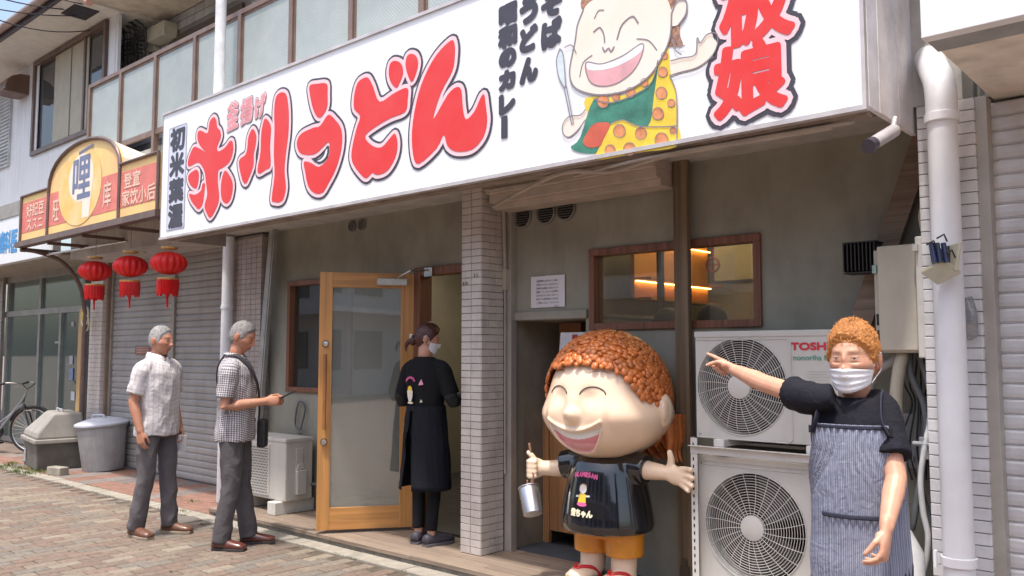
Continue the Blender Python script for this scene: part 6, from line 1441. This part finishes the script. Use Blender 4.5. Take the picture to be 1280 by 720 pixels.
def trousers(G, mat, r0=.088, r1=.068, r2=.066, s=1., pel=(.165,.118), seed=0., low=.055, fold=.009):
    root = G['root']; m = MB(); m.rings([[(cos(a)*pel[0]*k, sin(a)*pel[1]*k, z) for a in [2*pi*j/24 for j in range(24)]] for z, k in ((.78*s,.9),(.84*s,1.0),(.93*s,.97),(.99*s,.93))])
    bones = [((0,0,.78),(0,0,1.0),.17,0)]
    for a, b, c in G['legs']:
        a, b, c = V(a), V(b), V(c); e = c+(b-c).normalized()*-.02; e.z = low
        m.tube([a, a.lerp(b,.5), b, b.lerp(e,.5), e], [r0*s, (r0*.62+r1*.38)*s, r1*s, (r1+r2)/2*s, r2*s], 18); bones.append((tuple(a), tuple(e), .07, 0))
    return cloth(m, .0085, 'trousers', mat, root, bones, fold, 7., 3, seed, (1.2,1.2,.8))
def shoes(G, mat, sole, L=.27, dirs=None, low=False):
    for i, (a, b, c) in enumerate(G['legs']):
        ang = (dirs or (-.18,.18))[i]; R_ = Matrix.Translation((c[0], c[1]+.0, 0)) @ Matrix.Rotation(ang, 4, 'Z')
        pr = [(-.062,.03),(-.05,.036),(-.01,.035),(.05,.04),(.11,.047),(.16,.043),(.195,.03)]
        m = MB(); R2 = []
        for yy, wd in pr:
            hh = float(np.interp(yy, [-.062,-.03,.02,.06,.12,.16,.195], [.06,.078,.082,.065,.05,.042,.03])); R2.append([(cos(t)*wd, yy, .018+max(0,(sin(t)+.55)/1.55)*hh if sin(t) > -.55 else .018) for t in [2*pi*j/20 for j in range(20)]])
        m.rings(R2).xf(R_); sh = m.build('shoe', mat, G['root'], smooth='all')
        s_ = MB().prism([(sx*wd*1.08, yy) for sx, seq in ((1, pr), (-1, list(reversed(pr)))) for yy, wd in seq], .0, .02, 'z'); s_.xf(R_); s_.build('sole', sole, sh, bevel=.003)
def shirt(G, mat, armR, armL, s=1., z0=.79, slv=.78, grow_=.012, seed=0., fold=.009, collar=True, torso=TOR_M, slr=(.070,.070), name='shirt', vox=.0075):
    root = G['root']; m = MB(); T = [(z*s, cy, rx*s, ry*s) for z, cy, rx, ry in torso]; m.rings(rings_of(T, grow_=grow_, z0=z0*s, z1=1.41*s))
    bones = [((0,0,.7*s),(0,0,1.34*s),.165,0)]
    for A in (armR, armL):
        a, b = V(A['s']), V(A['e']); e = a.lerp(b, A.get('slv', slv) if slv <= 1 else slv) if slv <= 1 else b.lerp(V(A['w']), slv-1)
        inn = V((a.x*.45, a.y-.005, a.z+.012*s))
        pts = [inn, a.lerp(inn,.35), a.lerp(b,.12), a.lerp(b,.4), e] if slv <= 1 else [inn, a.lerp(inn,.35), a.lerp(b,.15), a.lerp(b,.5), b, e]
        rr_ = [slr[0]*s*.78, slr[0]*s*.92]+[slr[0]*s]*(len(pts)-3)+[slr[1]*s]
        m.tube(crs(pts, 3), [float(np.interp(i/3, range(len(pts)), rr_)) for i in range(3*(len(pts)-1)+1)], 18, round_=False); bones.append((tuple(a), tuple(b), .068*s, .013))
    o = cloth(m, vox, name, mat, root, bones, fold, 8., 4, seed)
    return o
def collar(G, mat, s=1., r=.066, z=1.425):
    m = MB(); R_ = []
    N = 28
    prof_ = [(0,.014),(.002,.03),(.012,.032),(.022,.01),(.03,-.022),(.026,-.024),(.016,.006)]
    for j in range(N+1):
        a = RAD(100)+RAD(340)*j/N; fr_ = abs(j/N-.5)*2; dip = .045*fr_**3; ext = .018*fr_**4
        rr = r*s; R_.append([(cos(a)*(rr*.98+q), -.016+sin(a)*(rr*1.0+q)+ .008*fr_**2, z*s+h-dip-(ext if h < .0 else 0)) for q, h in prof_])
    m.rings(R_); k = m.build('collar', mat, G['root'], smooth='all')
    at = k.data.attributes.new('UVp', 'FLOAT_VECTOR', 'POINT'); at.data.foreach_set('vector', np.array([(atan2(v[1], v[0])*.07, v[2], 0) for v in m.v], dtype=np.float32).ravel()); return k
def lp(G, p):     # world -> local
    return W2L(G) @ p
men_line = ([0,.35,.6,.85,1.05,1.2,1.38,1.5,1.75,2.2,pi], [.072,.070,.060,.050,.040,.005,-.012,.012,-.020,-.062,-.075])
grey_hair = M('grey hair', (.33,.32,.315), .75, var=.2, vs=60, bump=.2, bs=300)
tr_grey = fabric('trouser grey', (.115,.105,.112), .8, .35, 300); tr_grey2 = fabric('trouser charcoal', (.092,.085,.09), .8, .35, 300)
sh_br = M('shoe brown', (.17,.075,.045), .4, var=.25, vs=40, coat=.2); sh_ox = M('shoe oxblood', (.12,.035,.025), .25, var=.2, vs=30, coat=.5); so_dk = M('sole dark', (.035,.03,.028), .7); so_lt = M('sole tan', (.3,.24,.18), .8)
relax = [.28,.3,.33,.36]
def strands(h_, n, lo, hi, w, seed=1, flow=None):
    rg_ = random.Random(seed); hh = list(h_.v); nb = len(hh)
    for _ in range(n):
        p = V(hh[rg_.randrange(nb)]); n_ = p.normalized(); t_ = n_.cross(V((rg_.uniform(-1,1),rg_.uniform(-1,1),rg_.uniform(-1,1)))).normalized()
        if flow: t_ = (V(flow)-n_*V(flow).dot(n_)+t_*.45).normalized()
        q = rg_.uniform(lo, hi); b_ = n_.cross(t_); pts = [p-n_*.003, p+n_*q*.35+t_*q*.6, p+n_*q*.45+t_*q*1.4, p+n_*q*.15+t_*q*2.1+b_*q*.3]
        k = len(h_.v); h_.v += [tuple(a+s*b_*w*(1.2-.3*i)) for i, a in enumerate(pts) for s in (1,-1)]; h_.f += [(k+2*i, k+2*i+1, k+2*i+3, k+2*i+2) for i in range(3)]
# ---- man at the back of the queue
p1 = PZ(192, 668, 0); f1 = V((.80,.36,0)).normalized()
aR = dict(s=V((.178,0,1.335)), e=V((.222,-.045,1.065)), w=V((.225,.03,.84)), hd=(.0,.12,-1), n=(-1,0,0), t=(0,1,.1), curls=relax)
aL = dict(s=V((-.178,0,1.335)), e=V((-.215,-.03,1.065)), w=V((-.2,.06,.84)), hd=(.05,.2,-1), n=(1,0,0), t=(0,1,.1), curls=[.5,.5,.55,.6])
G = person('grey haired man in pale checked shirt, arms hanging, last in the queue', (p1.x, p1.y, 0), f1, 1.0, (.47,.235,.15), (.2,.18,.17), aR, aL, line=men_line, haircol=(.33,.30,.29), head_yaw=RAD(6), head_pitch=RAD(-3), legs=[((.095,0,.86),(.115,-.0,.46),(.125,-.07,.09)), ((-.095,0,.86),(-.09,.05,.46),(-.10,.07,.09))])
h_ = hair_mesh(G['g'], men_line, .004, .0008, 60, .0015, .006); strands(h_, 2500, .003, .006, .0006, 3, (0,-.9,-.35)); h_.xf(G['HM']); h_.build('hair', grey_hair, G['root'], smooth='all')
trousers(G, tr_grey, seed=3.); shoes(G, sh_br, so_lt, dirs=(-.25,.15))
pale = fabric('pale check', (.62,.595,.59), .8, .4, 250, [(.036,.012,(.40,.36,.41),0,.38),(.038,.012,(.40,.36,.41),1,.38),(.052,.004,(.45,.33,.3),0,.3)])
shirt(G, pale, aR, aL, seed=1.); collar(G, pale)
ph = MB().obox((0,0,0), (.035,0,0), (0,.004,0), (0,0,.07)); wpos = G['root'].matrix_basis
wr = Matrix.Translation(G['root'].location) @ G['root'].rotation_euler.to_matrix().to_4x4()
o = tag(ph.build('face_mask', M('folded white mask', (.7,.7,.74), .7), bevel=.003), 'folded white face mask held in the rear man\'s far hand', 'mask'); o.location = wr @ (aL['w']+V((.03,.05,-.13))); o.rotation_euler = (.2,.1,.9)
# ---- man with the phone
p2 = PZ(291, 683, 0); f2 = V((.66,.60,0)).normalized()
ho = V((-.02,.36,1.075))
bR = dict(s=V((.178,0,1.335)), e=V((.215,-.02,1.055)), w=V((.075,.235,1.085)), hd=(-.45,.85,.05), n=(-.5,-.1,.9), t=(-.3,.2,1), curls=[.45,.5,.55,.6], tc=.2)
bL = dict(s=V((-.178,0,1.335)), e=V((-.21,0,1.06)), w=V((-.10,.25,1.085)), hd=(.45,.85,.05), n=(.6,0,.8), t=(.3,.3,1), curls=[.5,.55,.6,.65], tc=.3)
G = person('man in dark checked shirt looking down at his phone, second in the queue', (p2.x, p2.y, 0), f2, 1.015, (.47,.235,.15), (.16,.14,.13), bR, bL, line=men_line, haircol=(.28,.25,.23), head_yaw=RAD(-2), head_pitch=RAD(-20), head_fwd=.02, legs=[((.095,0,.86),(.11,.01,.46),(.12,-.05,.09)), ((-.095,0,.86),(-.085,.03,.46),(-.09,.09,.09))])
h_ = hair_mesh(G['g'], men_line, .004, .0008, 60, .0015, .006); strands(h_, 2500, .003, .006, .0006, 3, (0,-.9,-.35)); h_.xf(G['HM']); h_.build('hair', M('salt hair', (.26,.245,.235), .75, var=.25, vs=60, bump=.2, bs=300), G['root'], smooth='all')
trousers(G, tr_grey2, seed=9.); shoes(G, sh_ox, so_dk, dirs=(-.2,.2))
chk = fabric('dark check', (.62,.60,.60), .8, .4, 250, [(.0165,.0085,(.10,.09,.115),0,.72),(.0165,.0085,(.10,.09,.115),1,.72)])
shirt(G, chk, bR, bL, seed=4.); collar(G, chk)
wr = Matrix.Translation(G['root'].location) @ G['root'].rotation_euler.to_matrix().to_4x4()
o = thing('phone', 'dark smartphone held out in front of the second man', 'phone', wr @ V((-.012,.375,1.125)), G['root'].rotation_euler.z)
phm = Matrix.Rotation(RAD(28), 4, 'X')
MB().box(-.037,.037,-.074,.074,-.004,.004).xf(phm).build('case', M('phone black', (.02,.02,.022), .3), o, bevel=.003); MB().box(-.033,.033,-.068,.068,.0042,.0048).xf(phm).build('screen', M('phone screen', (.05,.06,.07), .08), o)
# shoulder bag
bg = thing('shoulder_bag', 'small black bag on a strap slung across the second man\'s chest', 'bag', G['root'].location, G['root'].rotation_euler.z)
stp = [(.07,-.06,1.432),(.088,.03,1.43),(.06,.115,1.34),(.0,.155,1.22),(-.08,.15,1.1),(-.13,.14,.98),(-.145,.13,.93)]
MB().tube(crs(stp), [(.019,.003)]*37, 8, up=(0,1,.2)).tube(crs([(.07,-.06,1.432),(.03,-.125,1.34),(-.05,-.15,1.2),(-.15,-.1,1.05),(-.2,.02,.96),(-.17,.1,.93)]), [(.019,.003)]*31, 8, up=(0,-1,.2)).build('strap', M('strap black', (.035,.032,.04), .7), bg, smooth='all')
MB().box(-.19,-.09,.13,.2,.72,.94).build('pouch', M('bag black', (.02,.02,.022), .6, bump=.5), bg, bevel=.02)
# ---- waitress from behind
p3 = PZ(531, 680, .06); f3 = V((-.14,.95,0)).normalized(); S3 = .965
cR = dict(s=V((.152,0,1.285)), e=V((.235,.02,1.04)), w=V((.17,.23,1.07)), hd=(.12,.9,.1), n=(-.9,0,.3), t=(0,.1,1), curls=[.5,.55,.6,.6])
cL = dict(s=V((-.152,0,1.285)), e=V((-.235,.0,1.03)), w=V((-.12,.2,1.07)), hd=(.5,.8,.1), n=(.8,0,.3), t=(0,.1,1), curls=[.5,.55,.6,.6])
TOR_W = [(.78,0,.155,.115),(.86,0,.160,.118),(.95,.0,.136,.105),(1.05,.004,.130,.102),(1.18,.006,.146,.108),(1.27,0,.155,.100),(1.335,-.008,.145,.086),(1.38,-.014,.105,.075),(1.42,-.018,.058,.058)]
G = person('woman in black shirt and long black apron seen from behind at the doorway', (p3.x, p3.y, .06), f3, S3, (.50,.29,.2), (.06,.03,.02), cR, cL, head_yaw=RAD(-52), head_pitch=RAD(-14), torso=TOR_W, elder=0, legs=[((.085,0,.83),(.085,.01,.44),(.075,-.02,.08)), ((-.085,0,.83),(-.07,.01,.44),(-.06,.0,.08))])
wline = ([0,.35,.6,.85,1.05,1.2,1.38,1.5,1.75,2.2,pi], [.070,.068,.055,.042,.020,-.005,-.012,.014,-.03,-.07,-.08])
auburn = M('auburn hair', (.075,.022,.013), .38, var=.35, vs=80, bump=.5, bs=120)
h_ = hair_mesh(G['g'], wline, .012, .002, 40, .002, .008); k0 = len(h_.v)
h_.ball((-.012,-.105,-.035), (.034,.032,.04), 14, 10); h_.tube(crs([(-.01,-.11,-.04),(-.02,-.14,-.06),(-.02,-.145,-.1),(-.01,-.135,-.13)]), [.025-.02*(i/18) for i in range(19)], 8)
h_.xf(G['HM']); h_.build('hair', auburn, G['root'], smooth='all')
cl_ = MB()
for k in range(6): cl_.ball((-.04+.012*k, -.13-.006*sin(k), -.02+.012*(k % 3)), .0075, 8, 6)
cl_.xf(G['HM']); cl_.build('hair_clip', M('silver beads', (.7,.7,.72), .2, .9), G['root'], smooth='all')
blk_c = fabric('black cotton', (.007,.007,.009), .85, .3, 300); nvy = fabric('black apron cloth', (.008,.009,.015), .8, .35, 300)
trousers(G, blk_c, .072, .05, .045, S3, (.15,.11), 12., .11, .004)
# bare ankles and clogs
shoes(G, M('clog purple grey', (.055,.05,.065), .6), M('clog sole', (.12,.115,.13), .7), dirs=(-.25,.1))
ush = shirt(G, blk_c, cR, cL, S3, z0=.95, slv=.8, grow_=.01, seed=6., torso=TOR_W, slr=(.062,.066), fold=.005)
shirt(G, M('undershirt black', (.010,.010,.012), .8), cR, cL, S3, z0=1.1, slv=1.85, grow_=-.004, torso=TOR_W, slr=(.052,.038), name='undershirt', fold=.003)
def skirt_panel(root, name, mat, rows, a0f, n=40, seed=0., fold=.006, th=.004, stripes_r=.17):
    """cloth hung round the body: rows (z, cy, rx, ry, half angle) about centre angle a0f"""
    vs = []; U_ = []; k = len(rows)
    for off in (0, -th):
        for i, (z, cy, rx, ry, ha) in enumerate(rows):
            for j in range(n+1):
                a = a0f+ha*(2*j/n-1); w_ = MN.noise(V((j*.35*ha, z*2.5+seed, seed)))*fold*(1+1.5*(1-z)); w_ += .6*fold*sin(j*.9*ha+seed+z*3)
                vs.append((cos(a)*(rx+w_+off), cy+sin(a)*(ry+w_+off), z)); U_.append((a*stripes_r, z, 0))
    fs = []; m0 = k*(n+1)
    for i in range(k-1):
        for j in range(n):
            a = i*(n+1)+j; fs.append((a, a+1, a+n+2, a+n+1)); fs.append((m0+a, m0+a+n+1, m0+a+n+2, m0+a+1))
    bd = [j for j in range(n+1)]+[(i*(n+1)+n) for i in range(1, k)]+[(k-1)*(n+1)+j for j in range(n-1, -1, -1)]+[i*(n+1) for i in range(k-2, 0, -1)]
    for a, b in zip(bd, bd[1:]+bd[:1]): fs.append((a, m0+a, m0+b, b))
    me = bpy.data.meshes.new(name); me.from_pydata(vs, [], fs); me.update(); me.polygons.foreach_set('use_smooth', [True]*len(me.polygons)); me.materials.append(mat)
    at = me.attributes.new('UVp', 'FLOAT_VECTOR', 'POINT'); at.data.foreach_set('vector', np.array(U_, dtype=np.float32).ravel())
    o = bpy.data.objects.new(name, me); C.objects.link(o); o.parent = root; return o
rows = []
for i in range(18):
    z = 1.0-(1.0-.40)*i/17; t_ = i/17; rows.append((z, 0, .152+.045*t_**.8, .122+.055*t_**.8, RAD(176-14*t_)))
skirt_panel(G['root'], 'apron', nvy, rows, RAD(90-14), 60, 2., .008)
MB().rings([[(cos(a)*.156, sin(a)*.125, z) for a in [2*pi*j/32 for j in range(32)]] for z in (.965,1.005)], cap=False).build('apron_band', nvy, G['root'], smooth='all')
# print on her back
def backsurf(u, v, off=.004):
    rx = float(np.interp(v, [t[0]*S3 for t in TOR_W], [t[2]*S3 for t in TOR_W]))+.016; ry = float(np.interp(v, [t[0]*S3 for t in TOR_W], [t[3]*S3 for t in TOR_W]))+.013
    a = min(.99, abs(u)/rx); return (u, -ry*(1-a**2.2)**(1/2.2)*1.0-.004-off, v)
def backprint(P, m, off=.006):
    vs, fs = union(P); me = bpy.data.meshes.new('print'); me.from_pydata([backsurf(a, b, off) for a, b in vs], [], fs); me.update(); me.materials.append(m); o = bpy.data.objects.new('print', me); C.objects.link(o); o.parent = ush
P = []
for i, ch in enumerate('ザ・おかみさん'): t_ = RAD(150-18*i); P += glyph(ch, -.055+cos(t_)*.058, 1.155+sin(t_)*.055, .017, .018, 0, .0012)[0]
backprint(P, prt['pink']); backprint(el(-.055,1.12,.026,.03), prt['yellow'], .005); backprint([[(-.088,1.115),(-.022,1.115),(-.026,1.07),(-.04,1.035),(-.07,1.035),(-.085,1.07)]], prt['white'], .007)
backprint(el(-.055,1.026,.035,.008), prt['cream'], .006); backprint([[(.03,1.155),(.07,1.16),(.06,1.18),(.052,1.2),(.038,1.178)]], M('print rose', (.7,.3,.4), .5), .006); backprint([[(.04,1.03),(.062,1.035),(.048,1.055)]], prt['cream'], .006)
# ---- masks
def face_mask(G, mat, parent, TOPM=-.014):
    m = MB(); nu, nv = 28, 18; vs = []
    for off in (0, -.0015):
        for i in range(nv+1):
            v = i/nv
            for j in range(nu+1):
                u = 2*j/nu-1; a = u*1.22; top = TOPM-.008*abs(u)**1.5; bot = -.108+.030*abs(u)**1.6; z = top+(bot-top)*v
                rr = .0765*(1-.16*v); y = .098*cos(a)*(1-.02*v)-.004; x = sin(a)*rr*1.03
                y += .016*math.exp(-(u/.22)**2)*math.exp(-((v-.18)/.28)**2)+.004*(1-u*u)+.0022*math.sin(v*22)*(1-u*u*.6)-.012*max(0, v-.85)*6*(1-abs(u))
                vs.append((x*(1+off*8), y+off, z))
    m0 = (nu+1)*(nv+1)
    fs = []
    for i in range(nv):
        for j in range(nu): a = i*(nu+1)+j; fs += [(a, a+1, a+nu+2, a+nu+1), (m0+a, m0+a+nu+1, m0+a+nu+2, m0+a+1)]
    m.add(vs, fs); m.xf(G['HM']); o = m.build('face_mask', mat, parent, smooth='all')
    st = MB()
    for s in (-1, 1):
        st.tube(crs([(s*.073,.028,-.022),(s*.080,.010,.006),(s*.086,-.012,.022),(s*.084,-.03,.01)]), .0013, 5); st.tube(crs([(s*.066,.03,-.076),(s*.075,.01,-.055),(s*.083,-.01,-.036),(s*.083,-.03,-.01)]), .0013, 5)
    st.xf(G['HM']); st.build('ear_loop', mat, o)
mkm = M('mask white', (.74,.74,.77), .75, var=.03, bump=.3, bs=120)
face_mask(G, mkm, G['root'])
o = thing('order_slip', 'small white slip in the hands of the woman at the doorway', 'paper', (0,0,0)); wr = Matrix.Translation(G['root'].location) @ G['root'].rotation_euler.to_matrix().to_4x4(); o.location = wr @ V((.15,.36,1.09)); MB().box(-.03,.03,-.05,.05,-.001,.001).build('slip', M('slip white', (.7,.7,.7), .7), o)
# ---- pointing woman
dW = 2.78; c_ = PD(1068, 441, dW); toC = V((-c_.x, -c_.y, 0)).normalized(); rgt = V((-toC.y, toC.x, 0)); 
f4 = (toC*.97-rgt*.22).normalized(); S4 = .925
rzz = atan2(f4.y, f4.x)-pi/2; W4 = (Matrix.Translation((c_.x, c_.y, 0)) @ Matrix.Rotation(rzz, 4, 'Z')).inverted()
Lc = lambda px, py, dep: W4 @ PD(px, py, dep)
dR = dict(slv=.42, s=Lc(1018,500,2.77), e=Lc(955,479,2.99), w=Lc(917,462,3.17)); hdv = (Lc(885,447,3.30)-dR['w']).normalized()
upv = V((0,0,1)); away = (W4.to_3x3() @ (-toC)).normalized(); imr = (W4.to_3x3() @ rgt).normalized()
dR.update(hd=hdv, n=(imr*-.1+V((0,0,-1))+away*.0-away*.5), t=(V((0,0,.5))-away*-.3+away*-1.0), curls=[(0.0,.04,.04),(1.25,1.45,.9),(1.35,1.5,.9),(1.4,1.5,.9)], thumb=.25, tc=.9)
dL = dict(slv=.72, s=Lc(1102,508,2.74), e=Lc(1120,598,2.60), w=Lc(1108,660,2.50)); dL.update(hd=Lc(1103,718,2.46)-dL['w'], n=-imr+away*.5, t=-away*1.0+V((0,0,.1))-imr*.3, curls=[.5,.55,.6,.65], tc=.6)
TOR_O = [(.78,0,.130,.112),(.86,0,.135,.116),(.95,.006,.129,.114),(1.05,.010,.126,.112),(1.18,.012,.132,.110),(1.28,.004,.142,.102),(1.345,-.008,.140,.090),(1.388,-.014,.108,.078),(1.42,-.018,.064,.064)]
G = person('elderly woman with orange hair, white mask and striped apron pointing left', (c_.x, c_.y, 0), f4, S4, (.57,.315,.21), (.45,.25,.16), dR, dL, head_yaw=RAD(-6), head_pitch=RAD(-3), elder=2.0, torso=TOR_O, neck=.86, armf=.86, vox=.0033, hand_sc=.93, legs=[((.09,0,.8),(.095,.01,.43),(.1,-.0,.08)), ((-.09,0,.8),(-.095,.01,.43),(-.1,.0,.08))])
oline = ([0,.35,.6,.85,1.05,1.2,1.38,1.5,1.75,2.2,pi], [.066,.062,.052,.040,.022,-.005,-.016,.012,-.03,-.07,-.08])
orh = M('orange hair', (.50,.20,.045), .6, col2=(.36,.14,.035), var=.3, vs=70, bump=.8, bs=160)
h_ = hair_mesh(G['g'], oline, .010, .004, 34, .005, .010); 
rg_ = random.Random(8); hh = list(h_.v); nb = len(hh)
for _ in range(300):
    p = V(hh[rg_.randrange(nb)]); 
    n_ = p.normalized(); t_ = n_.cross(V((rg_.uniform(-1,1),rg_.uniform(-1,1),rg_.uniform(-1,1)))).normalized(); q = rg_.uniform(.004,.008); b_ = n_.cross(t_)
    pts = [p-n_*.004, p+n_*q*.5+t_*q*.6, p+n_*q*.75+t_*q*1.5, p+n_*q*.2+t_*q*2.2+b_*q*.4]; w_ = b_*.0011
    k = len(h_.v); h_.v += [tuple(a+s*w_*(1.2-.3*i)) for i, a in enumerate(pts) for s in (1,-1)]; h_.f += [(k+2*i, k+2*i+1, k+2*i+3, k+2*i+2) for i in range(3)]
strands(h_, 3200, .006, .012, .0008, 5, (0,-.75,.7)); h_.xf(G['HM']); me_o = h_.build('hair', orh, G['root'], smooth='all', recalc=False)
face_mask(G, mkm, G['root'], -.025)
trousers(G, fabric('dark slacks', (.03,.03,.04), .8), .074, .06, .058, S4, (.125,.10), 21.)
shoes(G, sh_br, so_dk)
tee = fabric('navy tee', (.010,.010,.016), .85, .4, 300)
shirt(G, tee, dR, dL, S4, z0=.84, slv=.80, grow_=.010, seed=14., torso=TOR_O, slr=(.060,.066), fold=.005, vox=.006)
MB().rings([[(cos(a)*.064*S4*k, -.016+sin(a)*.064*S4*k, z*S4) for a in [2*pi*j/32 for j in range(32)]] for z, k in ((1.392,1.32),(1.405,1.24),(1.412,1.16),(1.405,1.1))], cap=False).build('neckband', tee, G['root'], smooth='all')
apm = fabric('striped denim', (.15,.165,.235), .85, .4, 260, [(.0066,.0028,(.38,.39,.46),0,.6)])
rows = []
for i in range(44):
    z = 1.225-(1.225-.34)*i/43
    rx = float(np.interp(z/S4, [t[0] for t in TOR_O], [t[2]*S4 for t in TOR_O]))+.026; ry = float(np.interp(z/S4, [t[0] for t in TOR_O], [t[3]*S4 for t in TOR_O]))+.029
    if z < .86: rx += .01*(.86-z); ry += .06*(.86-z)
    ha = float(np.interp(z, [.3,.98,1.04,1.1,1.16,1.225], [112,108,84,62,50,46])); rows.append((z, .006, rx, ry, RAD(ha)))
ap = skirt_panel(G['root'], 'apron', apm, rows, RAD(90), 96, 5., .005)
# bib seam, straps, pocket
st_m = fabric('strap denim', (.035,.038,.06), .85)
def onap(a, z, off=.006):
    rx = float(np.interp(z/S4, [t[0] for t in TOR_O], [t[2]*S4 for t in TOR_O]))+.026+off; ry = float(np.interp(z/S4, [t[0] for t in TOR_O], [t[3]*S4 for t in TOR_O]))+.029+off
    return V((cos(RAD(a))*rx, .006+sin(RAD(a))*ry, z))
for a_, s in ((135,-1),(45,1)):
    MB().tube(crs([onap(a_,1.20,.004), V((s*.100,.108,1.235)), V((s*.092,.078,1.285)), V((s*.085,.02,1.318)), V((s*.075,-.07,1.29)), V((s*.03,-.125,1.2))]), [(.016,.0028)]*31, 8, up=(0,1,.3)).build('strap', st_m, ap, smooth='all')
    MB().obox(onap(a_,1.205,.004), V((.013,0,0)), V((0,.003,0)), V((0,0,.012))).build('buckle', M('buckle dark', (.02,.02,.025), .4), ap)
m_ = MB().tube([onap(a, 1.218, .003) for a in range(134, 45, -6)], [(.006,.0025)]*15, 6, up=(0,0,1)); m_.build('hem_seam', st_m, ap)
m_ = MB().tube([onap(a, .945, .007) for a in range(128, 55, -6)], [(.007,.002)]*13, 6, up=(0,0,1)); m_.build('pocket_seam', st_m, ap)
